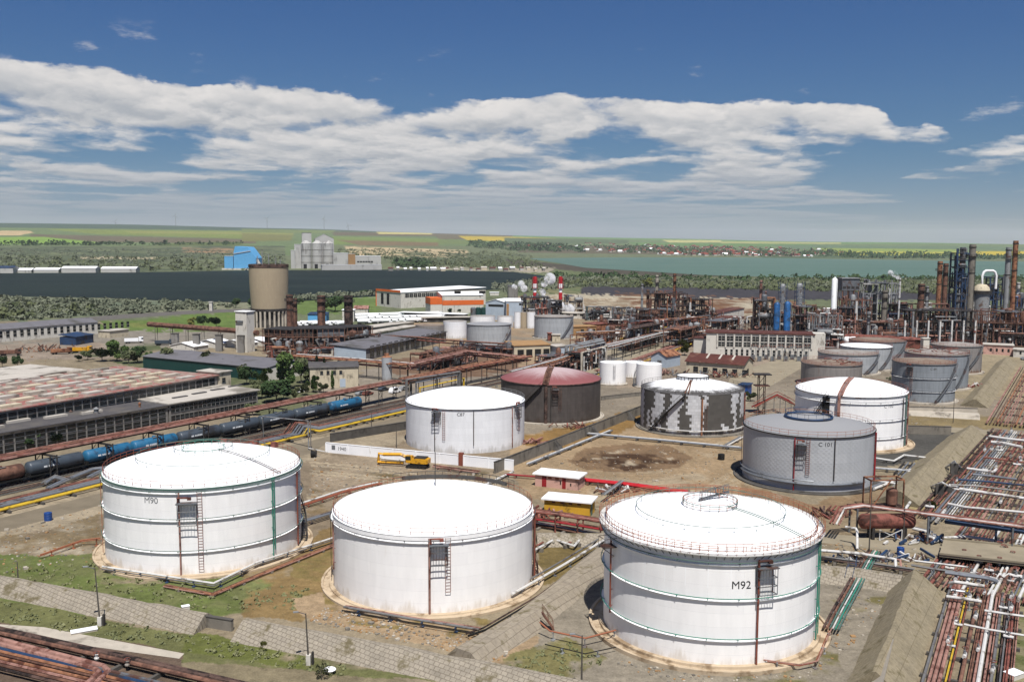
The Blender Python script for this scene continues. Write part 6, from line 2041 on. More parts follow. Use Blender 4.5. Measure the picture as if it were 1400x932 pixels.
for k in range(4):
    b = G(647 + k * 7, 432)
    o = thing('tank', 'dark green upright tank in the row below the orange banded factory', 'tank', b, 0, 'dark green upright tanks')
    h = up(b.x and 647 + k * 7, 420, b)
    MB().lathe([(2., 0), (2., h * .9), (1.2, h), (.01, h)], 16, caps=False).build('body', PAL['teal' if k else 'steel_grey'], o)
    MB().lathe([(2.1, 0), (2.1, .5)], 16).build('base', PAL['concrete'], o)
bldpx('canopy', 'long low white roofed shelter across the tanker park', 'canopy', (547, 433), (634, 436), 427, 7, 'steel_dark', 'roof_white', over=1.)
bldpx('canopy', 'second low pale roofed shelter right of the tanker park', 'canopy', (578, 441), (655, 440), 434.5, 7, 'concrete_dark', 'pale_roof', over=1.)
bldpx('shed', 'white building behind the dark rust chimney', 'shed', (468, 440), (484, 440), 424, 8, 'white_wall', 'roof_white')
bldpx('shed', 'small pink roofed shed beside the tanker park', 'shed', (484, 428), (503, 428), 422, 10, 'white_wall', 'rust_pink', 'gable_x', 2.)
bldpx('shed', 'blue shed behind the grey streaked chimney', 'shed', (421, 441), (446, 441), 430, 14, 'sky_blue_wall', 'blue_dark', 'mono', .5)
bldpx('shed', 'low cream shed in front of the tanker park, upper of two', 'shed', (509, 456), (566, 448), 448, 10, 'cream_wall', 'pale_roof')
bldpx('shed', 'low cream shed in front of the tanker park, lower of two', 'shed', (509, 463), (570, 452), 456, 8, 'cream_wall', 'pale_roof')
# hall with the long grey roof
A5, B5 = G(500, 493), G(610, 467)
dep5 = (G(456, 490) - A5).length
o, L = bld('hall', 'long grey roofed hall with a blank white end wall', 'hall', A5, B5, dep5, up(500, 477, A5), 'grey_wall', 'grey_roof', 'mono', 1.2, over=.6, wins=[('F', 3, (B5 - A5).length - 2, 1, 6, 14, 'glass', 2.2)])
MB().bb(-.15, -.005, -.2, dep5 + .2, 0, up(500, 476, A5)).build('end_wall', PAL['light_blue_wall'], o, smooth=0)
o, L = bldpx('house', 'cream two part house with a dark roof behind the tall thin trees', 'house', (424, 531), (490, 529), 503, 14, 'cream_wall', 'dark_roof', 'gable_x', 1.2, wins=[('F', 10.5, 12.5, .2, 3.2, 1, 'light_blue_wall', 0), ('F', 3, 12, 5, 6.2, 4, 'glass', 1.2)])
b = G(529, 520)
o = thing('tank', 'tall pale upright tank with a rusty top beside the pipe rack', 'tank', b)
h = up(529, 488, b)
r = 7 * mpp(b)
MB().lathe([(r, 0), (r, h)], 24).build('shell', PAL['shell_grey_light'], o)
MB().lathe([(r * 1.02, h), (r * .5, h + .5), (r * .5, h + 1.4), (.01, h + 1.5)], 24, caps=False).build('top', PAL['rust_orange'], o)
# ------------------------------------------------------------------ elevated pipe racks in the middle
def rrack(label, pts, n, z, w, sp, pals, style='portal', extra=()):
    pipes = []
    for k in range(n):
        off = -w / 2 + w * (k + .5) / n
        pipes.append((off, rnd.choice((0.1, .25)), rnd.uniform(.14, .34), rnd.choice(pals)))
        if k % 2: pipes.append((off, -1.3, rnd.uniform(.14, .3), rnd.choice(pals)))
    pipes += list(extra)
    return rack('pipe_rack', label, 'pipe rack', GZ(*[(x, y, z) for x, y in pts]), pipes, (sp, w / 2 + .3, -.1, 'steel_dark', style))
RS = ['rust', 'rust_red', 'rust_orange', 'rust_pink', 'rust_dark', 'steel_light']
rrack('rusty pipe rack passing behind the cream two part house', ((400, 486), (478, 492), (560, 499)), 7, 6.5, 5, 10, RS, extra=((2.6, .2, .4, 'white_pipe'),))
rrack('rusty pipe rack turning in a corner above the pale upright tank', ((556, 499), (637, 480), (722, 489)), 7, 6.5, 5, 10, RS)
rrack('red edged pipe rack leading right past the pale upright tank', ((552, 519), (640, 501), (722, 487)), 7, 6.5, 5, 10, RS)
rrack('thick rusty pipe rack behind the hall with the grey roof', ((500, 458), (570, 461), (608, 465), (690, 470)), 4, 6., 4, 12, ['rust', 'rust_red'])
rrack('rusty pipe rack running back along the brown sheds in the middle', ((700, 508), (760, 492), (800, 478), (900, 456)), 5, 6., 5, 11, RS + ['white_pipe'])
rrack('low bundle of brown pipes curving off to the white walled office', ((822, 508), (880, 490), (934, 470)), 8, 1.4, 7, 9, RS + ['rust_pink', 'yellow_pipe'], extra=((-4.2, .2, .3, 'yellow_pipe'),))
rrack('white pipe bridge carrying a pale pipe towards the office', ((790, 483), (842, 472), (905, 455), (972, 452)), 2, 7., 2.5, 12, ['white_pipe', 'steel_light'])
rrack('rusty brown rack below the central cracking unit', ((790, 455), (870, 452), (1000, 455)), 5, 7., 5, 12, RS)
for k, (x, yb, yt) in enumerate(((774, 503, 473), (781, 503, 474), (787, 505, 476), (795, 508, 482))):
    b = G(x, yb)
    zt = up(x, yt, b)
    e = G((822, 824, 826, 829)[k], (463, 465, 468, 473)[k], zt)
    o = thing('bridging_pipe', ('leftmost', 'second', 'third', 'lowest and rightmost')[k] + ' of four pale pipes arching over the yard behind the brown tank', 'pipe', b)
    MB().tube([b, (b.x, b.y, zt), e, (e.x, e.y, 0)], .55 if k < 3 else .4, 8).build('pipe', PAL['steel_light' if k != 3 else 'concrete_light'], o, world=True)
    m_ = b.lerp(e, .5)
    MB().beam((m_.x, m_.y, 0), (m_.x, m_.y, zt), .35).build('support', PAL['steel_dark'], o, world=True)
# sheds in the middle
for p, q, yt, dp, wm, rm, rf, rs, lb, w_ in [
    ((703, 489), (752, 487), 473, 12, 'cream_wall', 'tan_wall', 'mono', .8, 'open shed with a tan roof left of the four arching pipes', [('F', 1, 18, .3, 3.6, 4, 'black', 1.2)]),
    ((760, 488), (778, 487), 474, 8, 'light_blue_wall', 'pale_roof', 'flat', 0, 'small pale blue cabin beside the arching pipes', []),
    ((784, 458), (815, 457), 447, 10, 'tan_wall', 'tan_wall', 'flat', 0, 'tan flat block right of the lone grey tank', [('F', 2, 16, 2, 3.2, 2, 'black', 5)]),
    ((811, 453), (842, 450), 444, 8, 'rust_orange', 'rust_red', 'mono', .5, 'low orange shed with a red roof behind the short white tank', []),
    ((749, 466), (754, 466), 456, 4, 'rust_red', 'rust_red', 'flat', 0, 'narrow red brick kiosk before the lone grey tank', []),
    ((755, 467), (766, 467), 458, 5, 'cream_wall', 'pale_roof', 'flat', 0, 'cream kiosk before the lone grey tank', []),
    ((890, 501), (911, 503), 486, 12, 'light_blue_wall', 'rust_orange', 'gable_y', 2., 'small pale blue house with an orange roof', [('F', 3, 5, 1.5, 3, 1, 'glass', 0)]),
    ((759, 435), (800, 436), 428, 14, 'white_wall', 'pale_roof', 'flat', 0, 'white process building in the steam', [('F', 2, 26, 2, 3.4, 5, 'black', 2)]),
    ((723, 440), (746, 440), 423, 10, 'white_wall', 'roof_white', 'flat', 0, 'white block beside the steaming unit', []),
    ((975, 455), (1017, 446), 441, 16, 'white_wall', 'brown_roof', 'flat', 0, 'long white two tiered building behind the office', [('F', 3, 40, 3.2, 5, 12, 'black', 1.4)]),
    ((975, 447), (1017, 437), 430, 10, 'white_wall', 'brown_roof', 'flat', 0, 'upper tier of pale sheds behind the long two tiered building', [('F', 3, 40, 3.2, 5, 12, 'black', 1.4)]),
    ((1344, 484), (1385, 486), 471, 8, 'pink_wall', 'pale_roof', 'flat', 0, 'pink cabin row right of the rearmost tank', [('F', 2, 12, 1.5, 3, 4, 'black', 1.6)]),
    ((1385, 488), (1420, 490), 478, 8, 'white_wall', 'pale_roof', 'flat', 0, 'white cabin at the right edge behind the pipe beds', [('F', 2, 8, 1.5, 3, 3, 'black', 1.2)]),
    ((1010, 540), (1022, 541), 526, 5, 'blue_paint', 'blue_dark', 'flat', 0, 'blue container right of the stripped tank', []),
    ((1258, 478), (1262, 479), 462, 3, 'white_wall', 'white_wall', 'flat', 0, 'white lift box at the rear tanks', []),
    ((1155, 471), (1262, 477), 460, 5, 'rust_red', 'rust_red', 'mono', .8, 'long low rust red shed behind the rear tanks', [])]:
    bldpx('shed', lb, 'shed', p, q, yt, dp, wm, rm, roof=rf, rise=rs, wins=w_)
# white office with the brown roof
A6, B6 = G(965, 487), G(1112, 491)
h6 = up(965, 455, A6)
Lo = (B6 - A6).length
o, L = bld('office_block', 'white two storey office block with a brown roof and window rows', 'office', A6, B6, 14, h6, 'white_wall', 'brown_roof', over=.5, rth=.5, wins=[('F', 5, Lo - 1, h6 - 3.4, h6 - 1.2, 11, 'glass', .9), ('F', 5, Lo - 1, h6 - 6., h6 - 4., 11, 'glass', .9), ('F', 8, Lo - 2, .8, 3.6, 16, 'glass', 1.3)])
for k in range(12):
    x = 5 + (Lo - 6) * k / 11
    MB().bb(x - .3, x + .3, -.45, -.13, h6 - 6.4, h6 - .3).build('pilaster', PAL['white_wall'], o, smooth=0)
MB().bb(Lo - .2, Lo + 5, 1, 8, 0, h6 + .8).build('stair_tower', PAL['white_wall'], o, smooth=0)
bldpx('shed', 'low white wing in front of the office block, left end', 'shed', (948, 484), (966, 485), 462, 8, 'white_wall', 'brown_roof', wins=[('F', 6, 7.4, 1, 2.4, 1, 'glass', 0)])
o, L = bld('shed', 'long shed with a rusty brown ridged roof in front of the office', 'shed', G(938, 510), G(1016, 516), 13, 5., 'cream_wall', 'brown_roof', 'gable_x', 2.6, over=.6, wins=[('F', 2, 26, 1, 3, 6, 'glass', 2), ('R', 5, 7, .2, 2.8, 1, 'black', 0)])
for x in (L * .3, L * .52, L * .75):
    m_ = MB()
    m_._add([(x, -.65, 5 - .12), (x + .8, -.65, 5 - .12), (x + .8, 6.5, 7.82), (x, 6.5, 7.82)], [(0, 1, 2, 3)])
    m_.build('roof_strip', PAL['pale_roof'], o, smooth=0)
# transformer yard beside the office
for k in range(9):
    px = 1030 + k * 9
    b = G(px, 492 + (k % 2) * 2)
    o = thing('switchgear', 'grey transformer frame in the small switchyard before the office', 'switchgear', b, 0, 'switchyard frames before the office')
    mb = MB()
    for x in (-1, 1):
        mb.beam((x, 0, 0), (x, 0, 6), .18)
    mb.beam((-1.4, 0, 6), (1.4, 0, 6), .2)
    mb.beam((-1, 0, 3.5), (1, 0, 3.5), .14)
    mb.build('frame', PAL['steel_light'], o, smooth=0)
    mb = MB()
    for x in (-1, 0, 1):
        mb.lathe([(.16, 6.1), (.22, 6.4), (.12, 6.6), (.2, 6.9), (.02, 7.2)], 8, c=(x, 0, 0))
    mb.build('insulators', PAL['rust_pink'], o)
    MB().box((0, 1.2, 0), 1.6, 1.2, 2.2).build('tank', PAL['steel_grey'], o, smooth=0)
# ------------------------------------------------------------------ process units
rnd.seed(23)
def unit(label, p, q, ytop, depth, nx, ny, nz, frame='rust', pipes=('rust', 'rust_red', 'steel_light', 'rust_dark'), npipe=22, nves=4, deck=.7, ves=('steel_light', 'rust', 'steel_grey'), name='process_unit', cat='process unit', group=None):
    P_, Q_ = G(*p), G(*q)
    d = Q_ - P_
    L = d.length
    h = max(3, up(p[0], ytop, P_))
    o = thing(name, label, cat, P_, math.atan2(d.y, d.x), group)
    mb = MB()
    t_ = max(.25, h * .014)
    for i in range(nx + 1):
        for j in range(ny + 1):
            hh = h * rnd.choice((1, 1, .97, .8)) if 0 < i < nx else h
            mb.beam((L * i / nx, depth * j / ny, 0), (L * i / nx, depth * j / ny, hh), t_ * 1.3)
    for k in range(1, nz + 1):
        z = h * k / nz - .1
        for j in range(ny + 1):
            mb.beam((0, depth * j / ny, z), (L, depth * j / ny, z), t_)
        for i in range(nx + 1):
            mb.beam((L * i / nx, 0, z), (L * i / nx, depth, z), t_)
    for i in range(nx):
        k = rnd.randrange(nz)
        mb.beam((L * i / nx, 0, h * k / nz), (L * (i + 1) / nx, 0, h * (k + 1) / nz), t_ * .6)
    mb.build('frame', PAL[frame], o, smooth=0)
    for k in range(1, nz + 1):
        if rnd.random() < deck:
            x0, x1 = sorted((rnd.uniform(-.5, L * .4), rnd.uniform(L * .5, L + .5)))
            mb = MB()
            z = h * k / nz + .06
            mb.bb(x0, x1, -.6, depth + .6, z, z + .18)
            n = max(3, int((x1 - x0) / 2.5))
            for i in range(n + 1):
                x = x0 + (x1 - x0) * i / n
                mb.beam((x, -.55, z + .18), (x, -.55, z + 1.25), .1)
            mb.beam((x0, -.55, z + 1.25), (x1, -.55, z + 1.25), .1)
            mb.beam((x0, -.55, z + .7), (x1, -.55, z + .7), .08)
            mb.build('deck', PAL[rnd.choice((frame, 'steel_dark', 'steel_grey'))], o, smooth=0)
    for k in range(min(92, int(npipe * 1.5))):
        x, y, z = rnd.uniform(-.5, L + .5), rnd.uniform(-1.2, depth * .8), rnd.choice((0., .0, h * rnd.randrange(nz) / nz + 1.2))
        pts = [(x, y, z)]
        for s in range(rnd.randint(2, 4)):
            ax = rnd.choice('xyzz') if s else 'z'
            if ax == 'x': x = min(L + 1, max(-1, x + rnd.choice((-1, 1)) * rnd.uniform(2, L * .5)))
            elif ax == 'y': y = min(depth, max(-1.5, y + rnd.choice((-1, 1)) * rnd.uniform(1, depth * .5)))
            else: z = min(h * 1.06, max(.3, z + rnd.choice((1, 1, -1)) * rnd.uniform(2, h * .5)))
            if (Vector(pts[-1]) - Vector((x, y, z))).length > .8:
                pts.append((x, y, z))
        if len(pts) > 1:
            MB().tube(pts, rnd.choice((.2, .28, .38, .6)), 6).build('pipe', PAL[rnd.choice(pipes)], o)
    for k in range(nves):
        r = rnd.uniform(.9, 1.8)
        x, y = rnd.uniform(r, max(r + .1, L - r)), rnd.uniform(0, depth * .6)
        z = h * rnd.randrange(nz) / nz + .4
        ma = PAL[rnd.choice(ves)]
        if rnd.random() < .55:
            l = rnd.uniform(3, min(8, max(3.1, L * .5)))
            x0 = min(x, max(0, L - l))
            MB().hcyl((x0, y, z + r), (x0 + l, y, z + r), r, 14).build('exchanger', ma, o)
        else:
            hh = rnd.uniform(4, max(5, h / nz * 1.5))
            MB().lathe([(.1, z), (r * .8, z + .4), (r, z + 1), (r, z + hh), (r * .7, z + hh + .6), (.01, z + hh + .9)], 14, c=(x, y, 0), caps=False).build('vessel', ma, o)
    return o
RU = ('rust', 'rust_red', 'rust_orange', 'rust_dark', 'rust_pink', 'steel_grey')
MX = ('steel_light', 'white_pipe', 'rust', 'rust_pink', 'steel_grey', 'rust_red')
for a in [
    ('brown tangle of pipes and frames at the left foot of the central cracking unit', (864, 455), (894, 457), 423, 12, 5, 2, 4, 'rust', RU, 34, 5),
    ('tallest dark rusty block of the central cracking unit, below two chimneys', (889, 452), (928, 454), 401, 14, 6, 2, 6, 'rust_dark', RU, 60, 8),
    ('rusty grey block of the central cracking unit, right of the tallest one', (926, 450), (962, 452), 409, 14, 6, 2, 5, 'steel_dark', RU + ('steel_light', 'white_pipe'), 55, 7),
    ('brown pipe structure left of the four arching pipes', (742, 505), (776, 503), 488, 7, 5, 1, 2, 'rust', RU + ('steel_light',), 30, 4),
    ('dark pipe manifold under the four arching pipes', (796, 508), (826, 500), 484, 8, 4, 1, 3, 'steel_dark', MX, 36, 4),
    ('rusty low structure between the tan blocks and the white pipe bridge', (800, 474), (850, 466), 459, 9, 6, 1, 2, 'rust_orange', RU + ('white_pipe',), 40, 6),
    ('rusty pipe deck inside the corner of the brown rack', (590, 508), (650, 494), 486, 10, 5, 2, 2, 'rust', RU, 44, 5),
    ('brown pipe clutter in front of the grey tank with the diagonal stair', (620, 484), (700, 488), 474, 8, 8, 1, 2, 'rust', RU + ('steel_light',), 46, 6),
    ('tan pipe structure right of the white process building', (800, 436), (846, 438), 425, 10, 5, 2, 2, 'tan_wall', MX + ('rust_orange',), 30, 5),
    ('pale frame behind the bluish white sheds', (690, 432), (718, 430), 410, 12, 4, 2, 3, 'steel_light', MX, 30, 4),
    ('rusty pipe bank beside the pipe bundle curving to the office', (856, 480), (930, 462), 452, 6, 9, 1, 2, 'rust_dark', RU + ('white_pipe', 'yellow_pipe'), 46, 5),
    ('rusty structure behind the brown ridged shed', (930, 478), (962, 470), 452, 9, 4, 1, 3, 'rust', RU, 32, 5),
    ('dark rusty frame left of the long two tiered building', (985, 470), (1026, 462), 440, 9, 5, 1, 3, 'rust', MX, 36, 5),
    ('low rust pipework behind the white office, right part', (1112, 474), (1150, 476), 450, 8, 5, 1, 3, 'rust_dark', MX, 40, 6),
    ('brown pipe structure at the foot of the furnace blocks', (365, 492), (452, 492), 476, 7, 9, 1, 2, 'rust', RU + ('concrete_light',), 46, 6),
    ('brown pipe structure right of the furnace blocks', (478, 484), (520, 478), 462, 9, 5, 1, 2, 'rust_dark', RU + ('steel_light',), 34, 5),
    ('low rusty end block of the central cracking unit beside the sandy ground', (958, 449), (986, 447), 427, 12, 4, 2, 3, 'rust', RU, 26, 4),
    ('rust red pipe structure in front of the tallest cracking block', (862, 466), (912, 464), 441, 9, 8, 1, 3, 'rust_red', RU, 40, 6),
    ('rust orange pipe structure in front of the grey cracking block', (912, 462), (975, 456), 438, 8, 9, 1, 2, 'rust_orange', RU + ('white_pipe',), 36, 5),
    ('grey frame of the steaming unit with white pipes', (713, 440), (752, 440), 407, 14, 6, 2, 4, 'steel_grey', MX, 46, 6),
    ('white concrete frame of the steaming unit, open floors', (767, 431), (797, 431), 405, 14, 3, 2, 3, 'white_wall', ('steel_dark', 'rust', 'white_pipe'), 22, 4),
    ('dark pipe structure between the two red striped stacks', (735, 436), (768, 436), 412, 12, 5, 2, 3, 'steel_dark', MX, 34, 5),
    ('teal coloured process unit right of the steam', (803, 438), (838, 438), 420, 12, 4, 2, 3, 'steel_grey', ('teal', 'white_pipe', 'steel_light'), 24, 6),
    ('pale pipe structure between the teal unit and the cracking unit', (836, 440), (862, 442), 421, 12, 4, 2, 3, 'steel_light', MX, 26, 4),
    ('cluttered low pipes behind the short white tank', (812, 450), (862, 452), 437, 14, 6, 2, 2, 'rust', MX + ('rust_orange',), 34, 6),
    ('dark furnace structure under the thin pink chimney', (1028, 472), (1053, 473), 411, 12, 4, 2, 5, 'steel_dark', RU + ('steel_light',), 38, 5),
    ('rusty frame between the pink chimney and the blue vessels', (1045, 470), (1080, 471), 428, 10, 5, 2, 4, 'rust', MX, 34, 4),
    ('brown structure right of the two blue vessels', (1086, 466), (1122, 466), 420, 14, 5, 2, 4, 'rust_dark', RU, 44, 6),
    ('white posted rack before the white column', (1106, 471), (1150, 472), 431, 9, 7, 1, 3, 'steel_light', MX, 34, 4),
    ('rusty structure around the foot of the white column', (1118, 458), (1160, 458), 424, 14, 5, 2, 3, 'rust', RU + ('white_pipe',), 40, 6),
    ('tangled rust structure below the big grey housing', (1148, 464), (1190, 465), 410, 14, 6, 2, 5, 'rust', MX, 60, 7),
    ('tall grey scaffold frame with see through floors, right of the grey housing', (1178, 456), (1226, 457), 387, 12, 5, 2, 5, 'steel_light', ('steel_light', 'steel_grey', 'white_pipe'), 30, 3),
    ('rusty pipe deck in front of the grey scaffold frame', (1160, 470), (1240, 470), 441, 9, 11, 1, 3, 'rust', MX + ('rust_red',), 56, 7),
    ('dark structure between the grey column and the long table rack', (1208, 458), (1246, 458), 416, 14, 5, 2, 4, 'rust_dark', MX + ('blue_dark',), 44, 6),
    ('rusty frame round the twin column at the right', (1252, 452), (1296, 452), 416, 12, 5, 2, 4, 'rust', MX, 36, 4),
    ('blue grey lattice structure hugging the tall column', (1304, 450), (1320, 450), 346, 8, 2, 1, 11, 'blue_dark', ('steel_light', 'blue_dark', 'steel_grey'), 34, 2),
    ('blue tower structure right of the cream domed reactor', (1350, 450), (1367, 450), 379, 9, 3, 1, 7, 'blue_dark', ('blue_dark', 'steel_grey', 'rust'), 30, 3),
    ('frame round the cream domed reactor', (1324, 450), (1350, 450), 400, 12, 3, 2, 4, 'blue_dark', ('steel_light', 'blue_paint', 'white_pipe'), 26, 2),
    ('blue and white machinery at the far right edge of the works', (1387, 450), (1416, 450), 408, 12, 4, 2, 3, 'blue_dark', ('blue_paint', 'white_pipe', 'steel_light'), 26, 5)]:
    unit(*a)
o = unit('long table rack with dark space below, in front of the tall columns', (1240, 470), (1334, 471), 425, 13, 13, 2, 3, 'steel_dark', RU + ('steel_light',), 62, 8, 1.)
o = unit('right end of the long table rack with pale pipes', (1334, 472), (1420, 474), 426, 13, 11, 2, 3, 'rust', MX + ('rust',), 60, 7, 1.)
for k in range(11):
    px = 1236 + k * 16
    b = G(px, 472)
    h = up(px, 438, b)
    o = thing('post', 'white square post in the row before the long table rack', 'post', b, 0, 'white posts before the table rack')
    MB().box((0, 0, 0), .8, .8, h).build('shaft', PAL['white_pipe'], o, smooth=0)
    MB().box((0, 0, 0), 1.4, 1.4, .5).build('footing', PAL['concrete'], o, smooth=0)
# columns and chimneys
for px, yb, yt, w, ma, lb in [
    (897, 448, 376, 4.5, 'concrete_light', 'pale concrete chimney behind the tallest cracking block'), (921, 448, 374, 4.5, 'rust_orange', 'tall rust orange chimney behind the cracking unit'), (877, 450, 388, 3.4, 'steel_light', 'slim light chimney at the left of the cracking unit'),
    (885, 450, 396, 4.2, 'rust', 'short rust chimney left of the pale concrete one'), (1038, 468, 383, 4., 'rust_pink', 'thin pink chimney on the dark furnace'), (1045, 462, 398, 2.4, 'rust_pink', 'thinnest pink pipe right of the pink chimney'),
    (1207, 468, 397, 8, 'concrete', 'grey brown column in front of the scaffold frame'), (1257, 452, 388, 9, 'rust', 'stout rusty column left of the twin column'), (1265, 452, 391, 5, 'steel_light', 'slim pale column beside the stout rusty one'),
    (1324, 450, 334, 9, 'concrete', 'very tall grey brown column with a square head'), (1311, 449, 338, 8, 'steel_grey', 'very tall pale topped column wrapped in blue lattice'), (1373, 450, 338, 7.5, 'steel_light', 'very tall light grey column at the right edge'),
    (1382, 450, 329, 7, 'rust_orange', 'tallest rust orange chimney at the right edge'), (1389, 448, 386, 5, 'white_pipe', 'short white column right of the tallest chimney'), (1281, 450, 357, 7, 'rust_orange', 'left half of the rusty twin column'), (1289, 450, 360, 7, 'rust', 'right half of the rusty twin column'),
    (1227, 463, 380, 2.6, 'white_pipe', 'thin white flue with steam at its top'), (1155, 455, 404, 3, 'rust_pink', 'thin pink flue below the grey housing'), (1168, 470, 428, 2.6, 'rust_pink', 'low pink riser in front of the grey housing'), (1186, 471, 428, 4.5, 'steel_light', 'light grey upright vessel before the scaffold frame'), (1105, 474, 438, 2, 'white_pipe', 'thin white riser right of the blue vessels')]:
    stack(px, yb, yt, w, ma, lb, name='column' if 'column' in lb else ('flue' if 'flue' in lb or 'riser' in lb or 'pipe right' in lb else 'chimney'), cat='column' if 'column' in lb or 'vessel' in lb else 'chimney', taper=.95, plat=w > 3.5, bands=2)
for px, yb, yt, w, ma, lb in [(1060.5, 473, 413, 8, 'blue_bright', 'left one of two bright blue upright vessels'), (1074.5, 473, 412, 9, 'blue_bright', 'right one of two bright blue upright vessels'), (1138, 455, 380, 6.5, 'roof_white', 'slender white column with a round top'),
      (1068, 462, 388, 7, 'steel_light', 'silver blue column with a lattice, left of its pair'), (1091, 462, 387, 8, 'steel_light', 'silver blue column with a lattice, right of its pair')]:
    b = G(px, yb)
    h = up(px, yt, b)
    r = w / 2 * mpp(b)
    o = thing('column', lb, 'column', b)
    MB().lathe([(r, 0), (r, h - r * .8), (r * .8, h - r * .3), (r * .4, h), (.01, h + .1)], 20, caps=False).build('shell', PAL[ma], o)
    if 'silver' in lb:
        mb = MB()
        for s in (-1, 1):
            for u_ in (-1, 1):
                mb.beam((s * r * 1.3, u_ * r * 1.3, 0), (s * r * 1.3, u_ * r * 1.3, h + 1), .22)
        for k in range(12):
            z = h * k / 12
            for u_ in (-1, 1):
                mb.beam((-r * 1.3, u_ * r * 1.3, z), (r * 1.3, u_ * r * 1.3, z + h / 12), .14)
                mb.beam((-r * 1.3, u_ * r * 1.3, z), (r * 1.3, u_ * r * 1.3, z), .14)
                mb.beam((u_ * r * 1.3, -r * 1.3, z), (u_ * r * 1.3, r * 1.3, z), .14)
        mb.build('lattice', PAL['blue_dark'], o, smooth=0)
    else:
        MB().lathe([(r * 1.25, 0), (r * 1.25, 1.2), (r, 1.3)], 20, caps=False).build('skirt', PAL['blue_dark' if 'blue' in lb else 'concrete_light'], o)
        MB().tube([(r + .4, 0, 1), (r + .4, 0, h - 1), (0, 0, h + .8)], .22, 6).build('pipe', PAL['steel_light' if 'blue' in lb else 'roof_white'], o)
for (px, yb), lb in (((1131, 452), 'white horizontal drum at the left of the white column'), ((1149, 452), 'white horizontal drum at the right of the white column'), ((1122, 474), 'pale horizontal drum beside the office stair tower'), ((1162, 476), 'white horizontal drum behind the rear tanks')):
    b = G(px, yb)
    o = thing('storage_drum', lb, 'drum', b, .1)
    z = 12 if yb == 452 else 4
    MB().hcyl((-2.4, 0, z), (2.4, 0, z), 1.9, 16).build('vessel', PAL['roof_white'], o)
    for x in (-1.6, 1.6):
        MB().bb(x - .3, x + .3, -1.4, 1.4, 0, z - 1.4).build('saddle', PAL['steel_dark'], o, smooth=0)
# grey housing on legs
P_, Q_ = G(1149, 455), G(1172, 455)
h0, h1 = up(1149, 397, P_), up(1149, 381, P_)
L = (Q_ - P_).length
o = thing('housing', 'big grey clad housing raised on steel legs', 'building', P_, 0)
MB().bb(0, L, 0, 9, h0, h1).build('cladding', PAL['steel_grey'], o, smooth=0)
MB().bb(-.5, L + .5, -.5, 9.5, h1 + .005, h1 + .5).build('roof', PAL['steel_light'], o, smooth=0)
for x in (.4, L * .35, L * .7, L - .4):
    for y in (.4, 8.6):
        MB().beam((x, y, 0), (x, y, h0), .5).build('leg', PAL['rust'], o, smooth=0)
for k in range(4):
    MB().bb(L * k / 4 + .3, L * (k + 1) / 4 - .3, -.06, -.004, h0 + 1, h0 + 2.4).build('louvre', PAL['steel_dark'], o, smooth=0)
# cream domed reactor and its white loop pipe
b = G(1339, 450)
r = 10.5 * mpp(b)
z0, z1, z2 = up(1339, 420, b), up(1339, 397, b), up(1339, 388, b)
o = thing('reactor', 'cream domed reactor vessel with a big white loop pipe', 'reactor', b)
MB().lathe([(r, 2), (r * 1., z1)], 28, caps=False).build('shell', PAL['steel_light'], o)
MB().lathe([(r * 1.02, z1), (r * .9, z1 + (z2 - z1) * .5), (r * .55, z1 + (z2 - z1) * .9), (.01, z2)], 28, caps=False).build('dome', PAL['cream_wall'], o)
MB().lathe([(r * 1.25, z1 - 1.5), (r * 1.25, z1), (r, z1)], 28, caps=False).build('gallery', PAL['steel_dark'], o)
MB().lathe([(r * 1.1, 0), (r * 1.1, 2.), (r * 1.0, 2.)], 28, caps=False).build('base', PAL['concrete'], o)
zt = up(1339, 370, b)
m1 = mpp(b)
MB().tube([(0, 0, z2 - .3), (.2 * m1, 0, zt - 3), (2 * m1, 0, zt - .8), (5 * m1, 0, zt), (14 * m1, 0, zt), (17 * m1, 0, zt - .8), (19 * m1, 0, zt - 3), (19 * m1, 0, z2 - 3)], .75, 10).build('loop_pipe', PAL['white_paint'], o)
# red and white striped stacks
for px, lb in ((731, 'left red and white striped stack in the steam'), (766, 'right red and white striped stack in the steam')):
    b = G(px, 432)
    h = up(px, 378, b)
    r = 2.3 * mpp(b)
    o = thing('chimney', lb, 'chimney', b)
    hs = [0, .42, .60, .70, .82, 1.]
    for k, (a_, c_) in enumerate(zip(hs[:-1], hs[1:])):
        MB().lathe([(r * (1 + .1 * (k % 2)), h * a_), (r * (1 + .1 * (k % 2)), h * c_)], 16).build('shaft' if k == 0 else 'band', PAL[('steel_light', 'bright_red', 'white_paint', 'white_paint', 'bright_red')[k]], o)
    mb = MB()
    for k in range(8):
        a = k * PI / 4
        mb.beam((r * 1.6 * math.sin(a), r * 1.6 * math.cos(a), h * .70), (r * 1.6 * math.sin(a), r * 1.6 * math.cos(a), h * .98), .2)
    mb.lathe([(r * 1.1, h * .70), (r * 1.7, h * .70), (r * 1.7, h * .715), (r * 1.1, h * .715)], 16, caps=False)
    mb.build('gallery', PAL['red_paint'], o, smooth=0)
